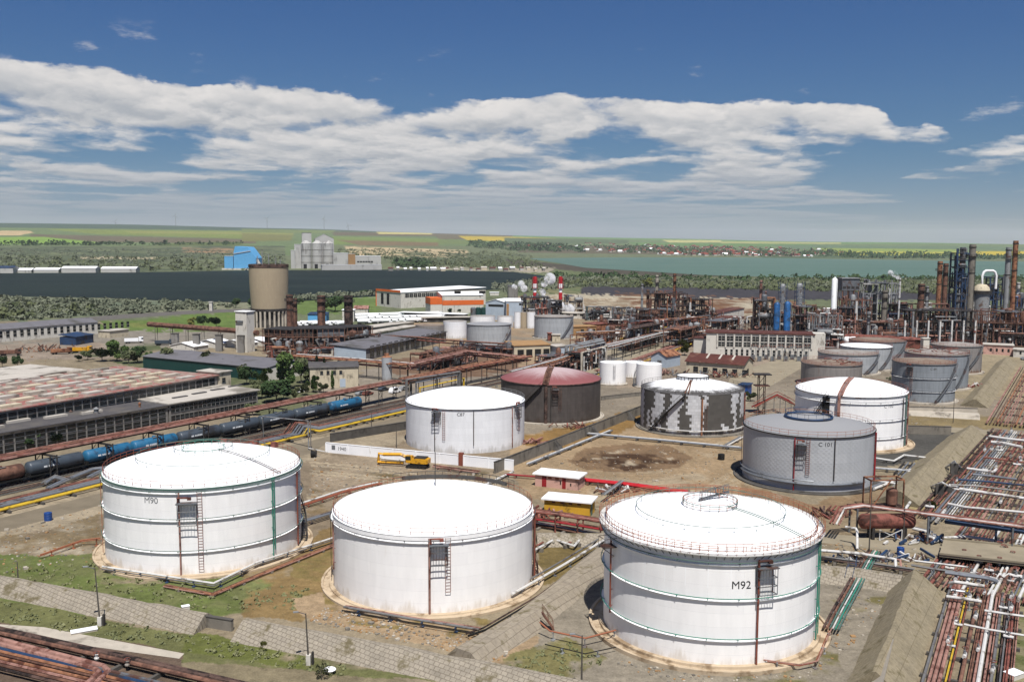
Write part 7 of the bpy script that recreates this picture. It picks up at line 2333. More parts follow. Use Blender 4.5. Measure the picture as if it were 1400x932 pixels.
# flare like gantry left of the small forecourt
b = G(1040, 566)
h = up(1040, 512, b)
o = thing('loading_tower', 'dark loading tower with a flat canopy behind the grey quilted tank', 'tower', b)
mb = MB()
for x in (-.9, .9):
    for y in (-.9, .9):
        mb.beam((x, y, 0), (x, y, h), .22)
for k in range(5):
    mb.beam((-.9, -.9, h * k / 5), (.9, -.9, h * (k + 1) / 5), .14)
mb.build('frame', PAL['rust_dark'], o, smooth=0)
MB().bb(-2.6, 2.6, -1.8, 1.8, h, h + .3).build('canopy', PAL['steel_dark'], o, smooth=0)
MB().bb(-2.2, 2.2, -1.6, 1.6, h * .72, h * .74).build('platform', PAL['rust'], o, smooth=0)
rack('pipeline', 'red railed pipes leading from the loading tower to the rusty tank', 'pipe', GZ((1030, 556, 3.), (1062, 540, 5.), (1078, 548, 5.), (1092, 556, 2.)), [(-.5, 0, .22, 'rail_red'), (.5, 0, .22, 'red_paint'), (0, 1.1, .1, 'rail_red')], (5., .8, -.2, 'steel_grey', 'post'))
rack('pipeline', 'red pipe tangle between the stripped tank and the grey quilted tank', 'pipe', GZ((1012, 580, .8), (1040, 574, .8), (1075, 566, .8)), [(-.9, 0, .2, 'rail_red'), (-.2, .3, .16, 'red_paint'), (.6, 0, .2, 'rust_red'), (1.3, 0, .16, 'orange_rail')], (4., 1.3, -.2, 'rust', 'post'))
# scrap heaps: piles of rusty beams one cannot count
def scrap(label, px, w, dp, n, mats, hmax=1.6):
    b = G(*px)
    for k, ma in enumerate(mats):
        pass
    o = thing('scrap_heap', label, 'scrap heap', b)
    for ma in mats:
        mb = MB()
        for k in range(n // len(mats)):
            x, y = rnd.gauss(0, w / 4), rnd.gauss(0, dp / 4)
            a = rnd.uniform(0, PI)
            l = rnd.uniform(.8, 3.2)
            z = rnd.uniform(.1, hmax)
            mb.beam((x, y, z * .4), (x + math.cos(a) * l, y + math.sin(a) * l, z), rnd.uniform(.12, .4), rnd.uniform(.1, .5))
        mb.build('scrap', PAL[ma], o, smooth=0)['kind'] = 'stuff'
scrap('heap of rusty pipe scrap behind the little blue house', (905, 512), 16, 10, 60, ('rust', 'rust_dark', 'rust_pink', 'steel_grey'), 2.6)
scrap('heap of rusty scrap in front of the brown ridged shed', (985, 516), 22, 8, 70, ('rust', 'rust_dark', 'steel_grey', 'rust_red'), 2.8)
scrap('scatter of reddish scrap at the foot of the brown tank', (795, 585), 14, 5, 30, ('rust_red', 'rust'), 1.2)
scrap('reddish pipe scrap between the C87 tank and the bund wall', (728, 606), 9, 4, 26, ('rust_red', 'rust_pink'), 1.2)
scrap('brown scrap beside the red fire mains', (845, 672), 8, 4, 36, ('rust', 'white_pipe', 'rust_dark'), .9)
scrap('rusty valves and bits before the grey quilted tank', (1110, 706), 22, 5, 60, ('rust_red', 'rust_dark', 'rust'), 1.3)
scrap('machinery clutter along the crossing road behind the M92 tank', (1210, 768), 20, 3, 60, ('white_pipe', 'rust_dark', 'steel_grey', 'blue_dark'), 1.2)
scrap('rusty and blue clutter by the white elbow pipe', (1265, 742), 10, 4, 40, ('blue_dark', 'white_pipe', 'rust'), 1.4)
scrap('red valve clutter beside the yellow pump shed', (728, 708), 9, 5, 46, ('rust_red', 'rail_red', 'rust_pink'), 1.6)
scrap('rusty scrap on the yard at the far left by the yellow trucks', (60, 480), 30, 12, 70, ('rust', 'rust_orange', 'steel_dark'), 3.)
scrap('clutter of rusty equipment on the right bank beside the pipe bed', (1372, 795), 6, 8, 40, ('rust', 'white_pipe', 'steel_dark'), 1.2)
scrap('reddish clutter between the rear tanks and the far dike', (1318, 530), 16, 10, 60, ('rust_red', 'white_pipe', 'rust_pink'), 2.)
# ------------------------------------------------------------------ the far bank
def bldT(name, label, cat, p, q, ytop, depth, *a, **k):
    P_, Q_ = T(*p), T(*q)
    h = max(2.5, up(p[0], ytop, P_) - P_.z)
    o, L = bld(name, label, cat, P_, Q_, depth, h, *a, **k)
    o.location.z = min(P_.z, Q_.z) - .3
    return o, L
pal('silo_white', '#b4b2ae', .85, var=.08, scale=.05, dirt='#8d8a86', dscale=.04, damt=.3, streak=.2)
b = T(334, 369)
o = thing('warehouse', 'tall bright blue quay building with a roof sloping down to the right', 'warehouse', b)
k_ = mpp(b)
pr = [(-14 * k_, -.5), (16 * k_, -.5), (16 * k_, 16 * k_), (9 * k_, 26 * k_), (5 * k_, 31 * k_), (-12 * k_, 32 * k_), (-14 * k_, 24 * k_)]
n = len(pr)
mb = MB()
mb._add([(x, 0, z) for x, z in pr] + [(x, 45, z) for x, z in pr], [tuple(range(n)), tuple(range(2 * n - 1, n - 1, -1))] + [(i, n + i, n + (i + 1) % n, (i + 1) % n)[::-1] for i in range(n)])
mb.build('wall', PAL['sky_blue_wall'], o, smooth=0)
MB().beam((-14 * k_, -.4, 22 * k_), (9 * k_, -.4, 26 * k_), 1.2, 1.6).build('conveyor_cover', PAL['light_blue_wall'], o, smooth=0)
MB().bb(-30 * k_, 20 * k_, -3, -1, -.5, 3.).build('quay_wall', PAL['white_wall'], o, smooth=0)
MB().beam((16 * k_, 8, 14 * k_), (22 * k_, 8, 3 * k_), 4, 4).build('chute', PAL['white_wall'], o, smooth=0)
bldT('warehouse', 'lower blue annex left of the tall blue quay building', 'warehouse', (307, 368), (319, 368), 350, 40, 'sky_blue_wall', 'light_blue_wall', 'flat')
for k, (x, yt) in enumerate(((419, 321), (434, 322), (449, 327))):
    b = T(x, 367)
    zt, r = up(x, yt + 7, b), 7. * mpp(b)
    o = thing('grain_silo', ('tallest grain silo, left of three round ones', 'middle one of three round grain silos', 'right one of three round grain silos')[k] + ' on the far quay', 'grain silo', b)
    z = up(x, 333, b) - b.z
    MB().lathe([(r, 0), (r, z)], 24, caps=False).build('shell', PAL['silo_white'], o)
    MB().lathe([(r * 1.03, z), (r * .3, z + 4 * mpp(b)), (.01, z + 4.3 * mpp(b))], 24, caps=False).build('roof', PAL['silo_white'], o)
    for q in (.25, .5, .75):
        MB().lathe([(r + .3, z * q - .4), (r + .3, z * q + .4)], 24, caps=False).build('band', PAL['concrete'], o)
    MB().box((0, -r - .5, 0), 6, 3, 9).build('door', PAL['black'], o, smooth=0)
for a in [('tower', 'white elevator tower left of the round grain silos', 'tower', (403, 367), (412, 367), 334, 22, 'silo_white', 'roof_white', 'flat'), ('tower', 'tall head house standing behind the tallest grain silo', 'tower', (413.5, 366.2), (426.5, 366.2), 318, 16, 'silo_white', 'grey_roof', 'flat'), ('building', 'gabled penthouse building behind the right pair of grain silos', 'building', (431, 366.2), (457, 366.2), 326, 30, 'silo_white', 'silo_white', 'gable_y', 9.), ('building', 'low pale block at the left foot of the elevator tower', 'building', (398, 367.2), (403.5, 367.2), 342, 18, 'silo_white', 'roof_white', 'flat'),
          ('building', 'pale block right of the grain silos', 'building', (456, 368), (476, 368), 346, 30, 'silo_white', 'roof_white', 'flat'), ('building', 'cream tall block in the middle of the far quay', 'building', (476, 367), (486, 367), 347, 30, 'tan_wall', 'pale_roof', 'flat'),
          ('building', 'long white building with a dark window band on the far quay', 'building', (486, 367), (521, 367), 350, 36, 'silo_white', 'roof_white', 'flat'), ('building', 'low white wall like shed along the foot of the grain silos', 'building', (440, 369.5), (522, 369), 362, 10, 'silo_white', 'roof_white', 'flat')]:
    bldT(*a, wins=[('F', 3, 35, 12, 15, 6, 'black', 1)] if 'dark window' in a[1] else ())
for (x0, x1, yb, yt, rm, lb) in [(-20, 18, 373.5, 364, 'blue_dark', 'blue grey roofed shed at the left edge of the far bank'), (23, 43, 373, 367, 'roof_white', 'small white barn beside the blue grey roofed shed'), (46, 80, 373, 366.5, 'roof_white', 'low white shed, third from the left edge on the far bank'),
      (84, 131, 373, 364.5, 'roof_white', 'long white shed, left of two big ones on the far bank'), (138, 186, 372.5, 365, 'roof_white', 'long white shed, right of two big ones on the far bank')]:
    bldT('shed', lb, 'shed', (x0, yb), (x1, yb), yt + 2, 26, 'silo_white', rm, 'gable_x', 3.)
rnd.seed(5)
for k in range(22):
    x = 530 + k * 10 + rnd.uniform(-3, 3)
    w = rnd.uniform(3, 8)
    yb = 370.5 + rnd.uniform(-2, .5)
    bldT('shed', 'low pale shed in the row of quay sheds right of the white quay building', 'shed', (x, yb), (x + w, yb), yb - rnd.uniform(2, 4), 12, rnd.choice(('silo_white', 'cream_wall', 'grey_wall')), rnd.choice(('roof_white', 'pale_roof', 'brown_roof')), 'gable_x', 2., group='low quay sheds on the far bank')
# wind turbines on the ridge
def turbine(label, px, yhub, scale=1.):
    d = ray(px, yhub)
    k = 8600 / d.y
    hub = Vector((0, 0, H)) + d * k
    zg = float(terrain(np.array([hub.x]), np.array([hub.y]))[0])
    o = thing('wind_turbine', label, 'wind turbine', (hub.x, hub.y, zg))
    h = hub.z - zg
    MB().tube([(0, 0, 0), (0, 0, h)], 2.2, 8, r2=1.3).build('tower', PAL['steel_light'], o)
    n = MB().hcyl((0, -5, h), (0, 4, h), 2.2, 8).build('nacelle', PAL['white_paint'], o)
    a0 = rnd.uniform(0, 2)
    for i in range(3):
        a = a0 + i * 2 * PI / 3
        MB().tube([(0, -6, h), (math.sin(a) * 34, -6, h + math.cos(a) * 34)], 1.5, 4, r2=.5).build('blade', PAL['steel_light'], o)
for px, y, lb in ((240, 295, 'leftmost wind turbine on the far ridge'), (365, 299, 'second wind turbine from the left on the ridge, above the blue building'), (443, 299, 'wind turbine above the grain silos'), (476, 308, 'small wind turbine right of the grain silos'), (158, 303, 'faint tiny wind turbine left of the others')):
    turbine(lb, px, y)
# village across the lake
pal('roof_tile', '#8e4a3a', .9, var=.3, scale=.05)
def house(wm, rm):
    o = thing('house', 'x', 'house', (0, 0, 0))
    MB().bb(-6, 6, -4, 4, -1, 3.4).build('wall', PAL[wm], o, smooth=0)
    mb = MB()
    mb._add([(-6.6, -4.6, 3.3), (6.6, -4.6, 3.3), (6.6, 0, 7.4), (-6.6, 0, 7.4), (-6.6, 4.6, 3.3), (6.6, 4.6, 3.3)], [(0, 1, 2, 3), (3, 2, 5, 4), (0, 3, 4), (1, 5, 2), (0, 4, 5, 1)])
    mb.build('roof', PAL[rm], o, smooth=0)
    return learn(o)
protos = [(house('white_wall', 'roof_tile'), 'small red roofed house in the village across the lake', 'red roofed village houses across the lake'), (house('cream_wall', 'brown_roof'), 'small brown roofed house in the village across the lake', 'brown roofed village houses across the lake'), (house('white_wall', 'roof_white'), 'small white house in the village across the lake', 'white village houses across the lake')]
used = [False] * 3
for k in range(300):
    x = rnd.gauss(985, 85) if k % 5 else rnd.uniform(720, 1150)
    if not 715 < x < 1165: continue
    ytop = np.interp(x, [715, 840, 1000, 1160], [333, 333, 338, 342])
    ybot = np.interp(x, [715, 840, 930, 1160], [340, 345, 349.5, 351.5])
    y = rnd.uniform(ytop, ybot)
    b = T(x, y)
    i = 2 if (y > ybot - 1.6 and rnd.random() < .4) or rnd.random() < .05 else rnd.choice((0, 0, 1))
    pr, lb, gr = protos[i]
    o = copy_tree(pr) if used[i] else pr
    used[i] = True
    o['label'], o['group'] = lb, gr
    o.location = b
    o.rotation_euler.z = rnd.uniform(0, 3)
    s = rnd.uniform(.9, 1.7)
    o.scale = (s, s, s)
# ------------------------------------------------------------------ vehicles
def vehicle(kind, label, px, rz, body, group=None):
    o = thing(kind, label, {'car': 'car', 'van': 'van', 'lorry': 'lorry', 'tank_lorry': 'tank lorry'}[kind], G(*px), rz, group)
    if kind == 'car' or kind == 'van':
        L, hb, hc = (4.3, .8, 1.42) if kind == 'car' else (5., 1.0, 2.0)
        mb = MB()
        pr = [(-L / 2, .35), (L / 2, .35), (L / 2, hb), (L * .28, hb + .05), (L * .13, hc), (-L * .33, hc), (-L * .46, hb + .1), (-L / 2, hb)]
        n = len(pr)
        mb._add([(x, -.85, z) for x, z in pr] + [(x, .85, z) for x, z in pr], [tuple(range(n)), tuple(range(2 * n - 1, n - 1, -1))] + [(i, n + i, n + (i + 1) % n, (i + 1) % n)[::-1] for i in range(n)])
        mb.build('body', PAL[body], o, smooth=0)
        MB().bb(-L * .32, L * .12, -.87, .87, hb + .1, hc - .1).build('side_window', PAL['glass'], o, smooth=0)
        mb = MB()
        mb._add([(L * .285, -.75, hb + .1), (L * .285, .75, hb + .1), (L * .145, .7, hc - .05), (L * .145, -.7, hc - .05)], [(0, 1, 2, 3)])
        mb.build('windscreen', PAL['glass'], o, smooth=0)
        xs, r = (-L * .3, L * .3), .33
    else:
        L = 9.
        MB().bb(-4.5, 4.5, -1, 1, .7, 1.0).build('chassis', PAL['black'], o, smooth=0)
        MB().bb(2.4, 4.5, -1.2, 1.2, 1.0, 3.1).build('cab', PAL[body], o, smooth=0)
        MB().bb(3.6, 4.53, -1.23, 1.23, 2.0, 2.8).build('cab_window', PAL['glass'], o, smooth=0)
        if kind == 'tank_lorry':
            MB().hcyl((-4.2, 0, 2.1), (1.9, 0, 2.1), 1.2, 14, .3).build('tank', PAL['roof_white'], o)
        else:
            MB().bb(-4.5, 2.2, -1.2, 1.2, 1.005, 2.5).build('load_bed', PAL[body], o, smooth=0)
        xs, r = (-3.4, -2.2, 3.3), .5
    for x in xs:
        for s in (-1, 1):
            MB().tube([(x, s * .72, r), (x, s * .92, r)], r, 12).build('wheel', PAL['black'], o)
    return o
ra = math.atan2(US.y, US.x)
vehicle('van', 'white van parked near the head of the train', (540, 537), ra, 'white_paint')
vehicle('car', 'silver car right of the white van', (552, 533), ra, 'steel_light')
vehicle('car', 'dark car behind the white van', (524, 534), ra, 'wagon_grey')
vehicle('car', 'red brown car nearest the last blue wagon', (503, 540), ra, 'rust_red')
vehicle('car', 'pale car beside the red brown one', (493, 540), ra, 'steel_light')
vehicle('car', 'white car under the trees in front of the cream house', (408, 537), ra, 'white_paint')
vehicle('lorry', 'yellow crane lorry with a long load bed at the far left', (112, 482), .2, 'exc_yellow')
vehicle('lorry', 'orange lorry left of the yellow crane lorry', (84, 484), .5, 'rust_orange')
vehicle('lorry', 'rusty red lorry at the left edge behind the beige hall', (14, 486), .3, 'rust')
vehicle('lorry', 'white lorry parked by the pale low shed on the left', (183, 469), .4, 'white_paint')
vehicle('lorry', 'dark lorry behind the trees on the left', (225, 472), .2, 'wagon_grey')
vehicle('car', 'white car on the road right of the rearmost tank', (1392, 486), .1, 'white_paint')
vehicle('car', 'silver car at the right edge beside the white cabin', (1402, 492), .1, 'steel_light')
o = vehicle('tank_lorry', 'white tank lorry in the packed tanker park', (512, 437), .4, 'white_paint', 'white tank lorries in the tanker park')
learn(o)
for k in range(34):
    x, y = 492 + (k % 12) * 9.5 + (k // 12) * 3, 434.5 + (k // 12) * 4.2 - (k % 12) * .25
    c = copy_tree(o)
    c.location = G(x, y)
    c.rotation_euler.z = .4 + rnd.uniform(-.2, .2)
for k in range(9):
    c = copy_tree(o)
    c.location = G(403 + k * 8 + rnd.uniform(-2, 2), 445 + rnd.uniform(-2, 2))
    c.rotation_euler.z = rnd.uniform(0, 1)
    c['label'], c['group'] = 'white tank lorry among the clutter between the silo and the rust chimneys', 'white tank lorries between the chimneys'
# ------------------------------------------------------------------ trees
def leaf_mat(name, c, c2):
    ma = D.materials.new(name)
    ma.use_nodes = True
    t = NT(ma.node_tree)
    bs = ma.node_tree.nodes['Principled BSDF']
    pos = t.n.new('ShaderNodeNewGeometry').outputs['Position']
    n = t.add(t.mul(t.noise(pos, .5, 3, .6), .5), t.mul(t.noise(pos, .09, 2, .5), .5))
    t.set(bs, 'Base Color', t.mix(t.step(n, .36, .64), c, c2))
    bs.inputs['Roughness'].default_value = .8
    bs.inputs['Specular IOR Level'].default_value = .15
    PAL[name] = ma
leaf_mat('leaf_mid', (.028, .055, .014), (.085, .125, .035))
leaf_mat('leaf_dark', (.016, .034, .012), (.045, .075, .026))
leaf_mat('leaf_yellow', (.075, .095, .022), (.15, .15, .04))
leaf_mat('leaf_grey', (.075, .088, .058), (.145, .155, .105))
leaf_mat('weed', (.12, .13, .06), (.19, .19, .095))
leaf_mat('leaf_olive', (.05, .066, .03), (.105, .115, .055))
def leaves(mb, r, c, rx, rz, n, s, clumps=None):
    clumps = clumps or [((0, 0, 0), 1.)]
    for k in range(n):
        cc, cs = r.choice(clumps)
        while True:
            v = Vector((r.uniform(-1, 1), r.uniform(-1, 1), r.uniform(-1, 1)))
            if .25 < v.length < 1: break
        p = Vector((c[0] + (cc[0] + v.x * cs) * rx, c[1] + (cc[1] + v.y * cs) * rx, c[2] + (cc[2] + v.z * cs) * rz))
        a = Vector((r.gauss(0, 1), r.gauss(0, 1), r.gauss(0, 1))).normalized()
        b_ = a.orthogonal().normalized()
        w = s * r.uniform(.6, 1.3)
        a, b_ = a * w, b_ * w * .8
        mb._add([tuple(p - a * .5), tuple(p + b_ * .5), tuple(p + a * .5), tuple(p - b_ * .5)], [(0, 1, 2, 3)])
def tree_proto(seed, rx, h, trunk, leaf, n, s, nc=11, spread=.7, nm='tree'):
    r = random.Random(seed)
    o = thing(nm, 'x', 'tree', (0, 0, 0))
    mb = MB()
    mb.tube([(0, 0, 0), (r.uniform(-.2, .2), 0, trunk), (r.uniform(-.3, .3), .2, h * .75)], .04 * h * .5 + .06, 7, r2=.05)
    for k in range(5):
        a = r.uniform(0, 6.28)
        z = trunk + (h - trunk) * r.uniform(0, .5)
        mb.tube([(0, 0, z), (math.cos(a) * rx * .7, math.sin(a) * rx * .7, z + (h - z) * .45)], .012 * h, 5, r2=.02)
    mb.build('trunk', PAL['wood_pole'], o)
    cl = [((r.uniform(-spread, spread), r.uniform(-spread, spread), r.uniform(-.75, .75)), r.uniform(.28, .48)) for _ in range(nc)]
    mb = MB()
    leaves(mb, r, (0, 0, trunk + (h - trunk) * .5), rx, (h - trunk) * .55, n, s, cl)
    mb.build('crown', PAL[leaf], o, smooth=0)
    return learn(o)
TP = {'broad': [tree_proto(1, 3.8, 9, 2., 'leaf_mid', 2000, .8), tree_proto(2, 3.4, 8, 1.6, 'leaf_dark', 1800, .8), tree_proto(3, 3.0, 7, 1.2, 'leaf_olive', 1500, .78)],
      'poplar': [tree_proto(4, 1.5, 11, 1.2, 'leaf_dark', 1300, .62, 12, .35, 'poplar_tree'), tree_proto(8, 1.3, 10, 1.2, 'leaf_mid', 1200, .62, 12, .35, 'poplar_tree')],
      'bush': [tree_proto(5, 1.5, 2.6, .4, 'leaf_olive', 420, .34, 8, nm='bush'), tree_proto(6, 1.4, 2.2, .3, 'leaf_yellow', 360, .34, 8, nm='bush')], 'light': [tree_proto(7, 3.2, 8, 1.5, 'leaf_yellow', 1700, .78)]}
first = set()
def plant(kind, px, py, hpx, label, group=None, wide=1., i=None):
    i = rnd.randrange(len(TP[kind])) if i is None else i
    pr = TP[kind][i]
    key = (kind, i)
    o = copy_tree(pr) if key in first else pr
    first.add(key)
    b = G(px, py)
    h = up(px, py - hpx, b)
    h0 = {'broad': (9, 8, 7), 'poplar': (11, 10), 'bush': (2.6, 2.2), 'light': (8,)}[kind][i]
    s = h / h0
    o.location = b
    o.scale = (s * wide, s * wide, s)
    o.rotation_euler.z = rnd.uniform(0, 6)
    o['label'] = label
    if group: o['group'] = group
    o['category'] = 'bush' if kind == 'bush' else 'tree'
    return o
for kind, px, py, h, lb, i, w in [
    ('broad', 160, 494, 26, 'broad green tree left of the dark green workshop, largest of its clump', 0, 1.2), ('broad', 140, 494, 18, 'low dark tree at the left end of the clump behind the beige hall', 1, 1.3), ('broad', 188, 496, 22, 'dark tree in the clump touching the green workshop wall', 1, 1.), ('broad', 120, 492, 13, 'small olive tree behind the beige hall', 2, 1.3),
    ('broad', 227, 502, 26, 'olive tree standing before the green workshop, left of three', 2, .9), ('broad', 283, 506, 24, 'olive tree standing before the green workshop, middle of three', 2, .9), ('broad', 312, 510, 20, 'dark tree before the green workshop, right of three', 1, .9), ('broad', 3, 502, 15, 'round dark tree at the left picture edge', 1, .9), ('broad', 24, 503, 16, 'round dark tree second from the left picture edge', 1, .9),
    ('broad', 338, 526, 24, 'dark tree by the cream end block of the hall', 1, 1.), ('broad', 362, 530, 24, 'dense tree left of the tallest one by the cream house', 0, 1.), ('broad', 395, 531, 44, 'tallest broad tree beside the cream two part house', 0, .9), ('broad', 412, 524, 34, 'tree right behind the tallest broad one', 2, .8), ('broad', 378, 551, 30, 'wide dark bushy tree above the dark wagons', 1, 1.5), ('broad', 358, 545, 20, 'low bushy tree right of the white roofed annex', 2, 1.3),
    ('poplar', 434, 525, 38, 'thin dark poplar leaning before the cream house, left of three', 0, .8), ('poplar', 444, 527, 36, 'thin dark poplar in front of the cream house, middle of three', 0, .8), ('poplar', 455, 532, 26, 'shorter poplar in front of the cream house, right of three', 1, 1.1), ('broad', 428, 536, 20, 'rounded green tree at the foot of the thin poplars', 0, 1.), ('broad', 442, 536, 12, 'small bushy tree below the middle poplar', 2, 1.3),
    ('broad', 322, 421, 14, 'dark tree left of the concrete silo, by the canal', 1, 1.), ('broad', 343, 421, 14, 'dark tree touching the left side of the concrete silo', 1, 1.), ('broad', 278, 447, 16, 'dark round bush tree in the green field, left of two', 1, 1.2), ('broad', 296, 447, 14, 'dark round bush tree in the green field, right of two', 1, 1.4), ('light', 262, 446, 12, 'yellowish tree left of the dark field trees', 0, 1.4),
    ('broad', 410, 416, 8, 'low dark tree right of the concrete silo', 1, 1.4), ('broad', 458, 426, 22, 'big dark green tree between the rust chimneys', 1, 1.3), ('broad', 447, 424, 16, 'dark green tree close to the grey streaked chimney', 0, 1.2), ('broad', 497, 403, 7, 'low dark tree on the canal bank left of the warehouse', 1, 2.), ('light', 936, 486, 22, 'round light green tree beside the pipe bundle at the office', 0, .9), ('broad', 957, 482, 9, 'small dark tree against the low white office wing', 1, 1.), ('broad', 951, 462, 8, 'dark bush tree behind the office wing', 1, 1.5),
    ('light', 885, 393, 13, 'light yellow green tree by the chimneys before the dark strip', 0, 1.4), ('broad', 628, 428, 6, 'small dark tree in front of the orange banded factory', 1, .9), ('broad', 615, 428, 7, 'small round tree left of the orange banded wall', 1, .9), ('broad', 1026, 548, 12, 'green bush tree beside the blue container', 2, 1.3), ('light', 1275, 698, 14, 'green shrub at the front foot of the dry dike', 0, 1.),
    ('broad', 40, 614, 22, 'dark tree before the tarred annex, second from the left', 1, 1.3), ('broad', 12, 618, 18, 'olive tree before the tarred annex at the left edge', 2, 1.3), ('broad', 75, 608, 18, 'dense dark tree in front of the tarred annex windows', 1, 1.5), ('broad', 100, 602, 14, 'low olive tree behind the rack left of the rusty vent', 2, 1.3), ('broad', 178, 585, 16, 'olive tree by the orange rusty post', 2, 1.1), ('broad', 142, 592, 12, 'small dark tree below the taller metal flue', 1, 1.2), ('broad', 345, 568, 16, 'olive tree behind the rack below the white roofed annex', 2, 1.4),
    ('bush', 440, 929, 22, 'green bush on the lower slope beside the white dish', 0, .7), ('bush', 360, 891, 16, 'small thin yellow green bush on the paved slope', 1, .5), ('bush', 1215, 520, 5, 'small bush between the rear tanks', 0, 1.4)]:
    plant(kind, px, py, h * (1.08 if kind == 'broad' and py > 470 else 1.), lb, i=i, wide=w)
for px, py, h in ((206, 500, 24), (250, 504, 22), (298, 509, 20), (332, 518, 26), (350, 538, 26), (370, 542, 24), (388, 546, 26), (404, 547, 22), (418, 540, 20), (336, 548, 18), (176, 497, 24), (108, 494, 12), (352, 516, 20), (424, 520, 22), (328, 560, 16)):
    plant('broad', px, py, h * .78, 'dark green tree in the crowded clump between workshop, hall and railway', 'crowded trees between workshop, hall and railway', wide=rnd.uniform(.9, 1.4))
# ------------------------------------------------------------------ scrub and woods that read as one mass
def scrub(name, label, poly, n, size, leaf, seed, quads=26, q=.36, flat=.7, kind='stuff'):
    r = random.Random(seed)
    xs, ys_ = [p[0] for p in poly], [p[1] for p in poly]
    mb = MB()
    X_ = np.array([r.uniform(min(xs), max(xs)) for _ in range(n * 6)])
    Y_ = np.array([r.uniform(min(ys_), max(ys_)) for _ in range(n * 6)])
    k_ = inpoly(X_, Y_, poly)
    for b in TT(X_[k_][:n], Y_[k_][:n]):
        s = size * r.uniform(.5, 1.5)
        leaves(mb, r, (b.x, b.y, b.z + s * flat * .4), s, s * flat, quads, s * q * 2)
    o = mb.build(name, PAL[leaf], None, smooth=0)
    return tag(o, kind=kind)
scrub('scrub', '', [(-300, 405), (0, 407), (150, 411), (330, 416), (320, 422), (200, 428), (60, 437), (-300, 445)], 1300, 2.6, 'leaf_grey', 1, 24)
scrub('scrub', '', [(-300, 418), (0, 420), (120, 419), (150, 428), (0, 440), (-300, 446)], 260, 3.4, 'leaf_olive', 2, 36)
scrub('scrub', '', [(380, 407), (520, 400), (515, 404), (400, 412)], 120, 3., 'leaf_grey', 3, 20)
scrub('scrub', '', [(660, 392), (760, 378), (1000, 383), (1450, 384), (1450, 404), (1050, 394), (800, 391), (700, 402)], 2000, 3.4, 'leaf_grey', 4, 16)
scrub('scrub', '', [(700, 384), (1000, 386), (1450, 386), (1450, 406), (1100, 398), (800, 392)], 1100, 4.2, 'leaf_olive', 5, 18)
scrub('scrub', '', [(760, 376), (1000, 382), (1400, 381), (1450, 386), (1000, 386), (760, 380)], 240, 6., 'leaf_dark', 6, 20)
scrub('scrub', '', [(-100, 340), (300, 342), (390, 346), (390, 368), (200, 366), (-100, 368)], 1100, 4., 'leaf_grey', 7, 12)
scrub('scrub', '', [(-100, 352), (380, 352), (390, 370), (200, 371), (-100, 371)], 420, 5.5, 'leaf_olive', 8, 14)
scrub('scrub', '', [(460, 340), (720, 345), (745, 368), (540, 366), (520, 352), (460, 350)], 700, 5.5, 'leaf_olive', 9, 12)
scrub('woodland', '', [(540, 358), (580, 358), (590, 366), (545, 366)], 70, 9., 'leaf_dark', 10, 24)
scrub('woodland', '', [(640, 330), (720, 333), (800, 337), (800, 345), (700, 343), (640, 338)], 260, 16., 'leaf_dark', 11, 10)
scrub('woodland', '', [(800, 336), (1000, 340), (1160, 344), (1160, 351), (1000, 350), (850, 346)], 420, 13., 'leaf_dark', 12, 10)
scrub('woodland', '', [(1150, 346), (1420, 351), (1500, 352), (1500, 356), (1150, 353)], 200, 15., 'leaf_dark', 13, 12)
scrub('woodland', '', [(0, 331), (130, 332), (330, 332), (330, 335), (0, 336)], 150, 9., 'leaf_dark', 14, 12)
scrub('weeds', '', [(-40, 815), (265, 868), (480, 912), (480, 930), (260, 890), (-40, 845)], 200, .32, 'weed', 15, 10, .5)
scrub('weeds', '', [(0, 782), (140, 766), (300, 806), (420, 800), (420, 838), (250, 832), (0, 790)], 220, .3, 'weed', 16, 9, .5)
scrub('weeds', '', [(700, 895), (780, 880), (830, 905), (760, 932), (690, 925)], 80, .3, 'weed', 17, 9, .5)
# ------------------------------------------------------------------ steam
def steam(name, label, px, yb, ball, dens):
    """drifting vapour: puffs of real thin volume above the unit"""
    b = G(px, yb)
    mb = MB()
    for x, y, r in ball:
        k = mpp(b)
        c = ((x - px) * k, rnd.uniform(-2, 2), up(x, y, b))
        R = r * k
        mb.lathe([(.01, -R)] + [(R * math.sin(a), -R * math.cos(a)) for a in np.linspace(.25, PI - .25, 9)] + [(.01, R)], 14, c=c, caps=False)
    ma = D.materials.new(name)
    ma.use_nodes = True
    t = NT(ma.node_tree)
    t.n.clear()
    o_ = t.n.new('ShaderNodeOutputMaterial')
    v = t.n.new('ShaderNodeVolumePrincipled')
    pos = t.n.new('ShaderNodeNewGeometry').outputs['Position']
    n = t.noise(pos, .22, 3, .6)
    t.set(v, 'Density', t.mul(t.step(n, .42, .62), dens))
    v.inputs['Color'].default_value = (.97, .97, .98, 1)
    t.l.new(v.outputs[0], o_.inputs['Volume'])
    o = mb.build(name, ma, None, loc=b)
    return tag(o, label, 'steam', kind='stuff')
steam('steam', 'white steam drifting over the left unit', 752, 432, [(751, 381, 8.5), (744, 388, 5), (741, 400, 5.5), (745, 410, 6), (753, 416, 8), (764, 420, 9), (778, 423, 8), (712, 388, 5), (716, 394, 5), (703, 392, 4)], 1.3)
steam('steam', 'wisp of steam by the thin white flue', 1226, 463, [(1225, 379, 3.5), (1219, 375, 4.5), (1212, 373, 4), (1227, 386, 2.5)], 1.3)
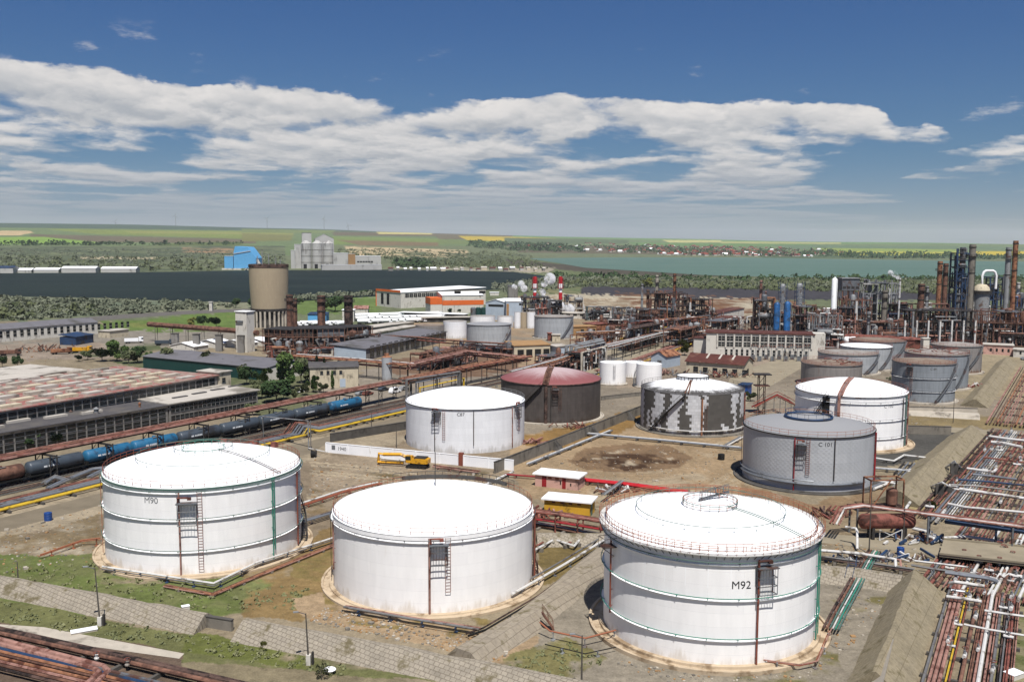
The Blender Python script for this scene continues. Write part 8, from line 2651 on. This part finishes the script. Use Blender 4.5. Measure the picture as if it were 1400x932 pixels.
# ------------------------------------------------------------------ stones, rubble and steps
def rubble(poly, n, ma, s, seed):
    r = random.Random(seed)
    xs, ys_ = [p[0] for p in poly], [p[1] for p in poly]
    X_ = np.array([r.uniform(min(xs), max(xs)) for _ in range(n * 3)])
    Y_ = np.array([r.uniform(min(ys_), max(ys_)) for _ in range(n * 3)])
    k_ = inpoly(X_, Y_, poly)
    mb = MB()
    for x, y in list(zip(X_[k_], Y_[k_]))[:n]:
        b = G(x, y)
        w = s * r.uniform(.4, 1.8) * (2 if r.random() < .03 else 1)
        mb.box((b.x, b.y, -.02), w, w * r.uniform(.4, 1.), w * r.uniform(.2, .6), r.uniform(0, 3))
    tag(mb.build('rubble', PAL[ma], None, smooth=0), kind='stuff')
for i, (poly, n) in enumerate([([(430, 625), (560, 640), (700, 650), (700, 668), (560, 655), (420, 690)], 420), ([(720, 640), (900, 600), (1010, 610), (1010, 680), (820, 690)], 520), ([(440, 830), (470, 835), (650, 872), (700, 880), (690, 905), (420, 850)], 520), ([(0, 725), (140, 690), (140, 765), (0, 785)], 300),
     ([(1120, 740), (1260, 750), (1280, 790), (1120, 790)], 260), ([(830, 900), (900, 932), (1100, 932), (1230, 830), (1140, 800), (1140, 880), (1000, 930)], 420), ([(560, 550), (700, 515), (860, 540), (840, 560), (700, 545), (600, 560)], 300), ([(1030, 520), (1100, 490), (1110, 560), (1030, 560)], 200), ([(1240, 560), (1360, 520), (1360, 560), (1250, 590)], 200), ([(0, 470), (200, 470), (230, 490), (0, 495)], 200)]):
    for j, ma in enumerate(('concrete_light', 'tan_wall', 'concrete')):
        rubble(poly, n // 3, ma, .22, i * 3 + j)
def steps(label, a, b, za, zb, w, ma):
    p, q = G(*a, za), G(*b, zb)
    d = q - p
    o = thing('steps', label, 'steps', flat(p))
    n = 9
    side = perp(Vector((d.x, d.y, 0)).normalized()) * (w / 2)
    mb = MB()
    for k in range(n + 1):
        c = p.lerp(q, k / n)
        mb.beam(c - side, c + side, .3, .06)
    for s in (-1, 1):
        mb.beam(p + side * s, q + side * s, .12, .2)
    mb.build('flight', PAL[ma], o, world=True, smooth=0)
    mb = MB()
    for s in (-1, 1):
        for k in (0, .5, 1):
            c = p.lerp(q, k) + side * s
            mb.beam(c, c + Vector((0, 0, 1.1)), .06)
        mb.beam(p + side * s + Vector((0, 0, 1.1)), q + side * s + Vector((0, 0, 1.1)), .06)
    mb.build('handrail', PAL[ma], o, world=True, smooth=0)
steps('blue steel steps climbing the paved slope behind the M92 tank', (1160, 797), (1166, 770), .1, 2.2, 1.1, 'blue_dark')
steps('rusty steel steps over the dike left of the M92 tank', (756, 858), (742, 838), .1, 2.2, 1.1, 'rust')
# ------------------------------------------------------------------ the air
hm = D.materials.new('haze')
hm.use_nodes = True
t = NT(hm.node_tree)
t.n.clear()
ho = t.n.new('ShaderNodeOutputMaterial')
v = t.n.new('ShaderNodeVolumePrincipled')
v.inputs['Density'].default_value = 2.8e-5
v.inputs['Color'].default_value = (.88, .93, 1., 1)
t.l.new(v.outputs[0], ho.inputs['Volume'])
mb = MB().bb(-25000, 25000, -25000, 25000, -420, 420)
hz = mb.build('haze', hm, None, smooth=0)
tag(hz, kind='stuff')
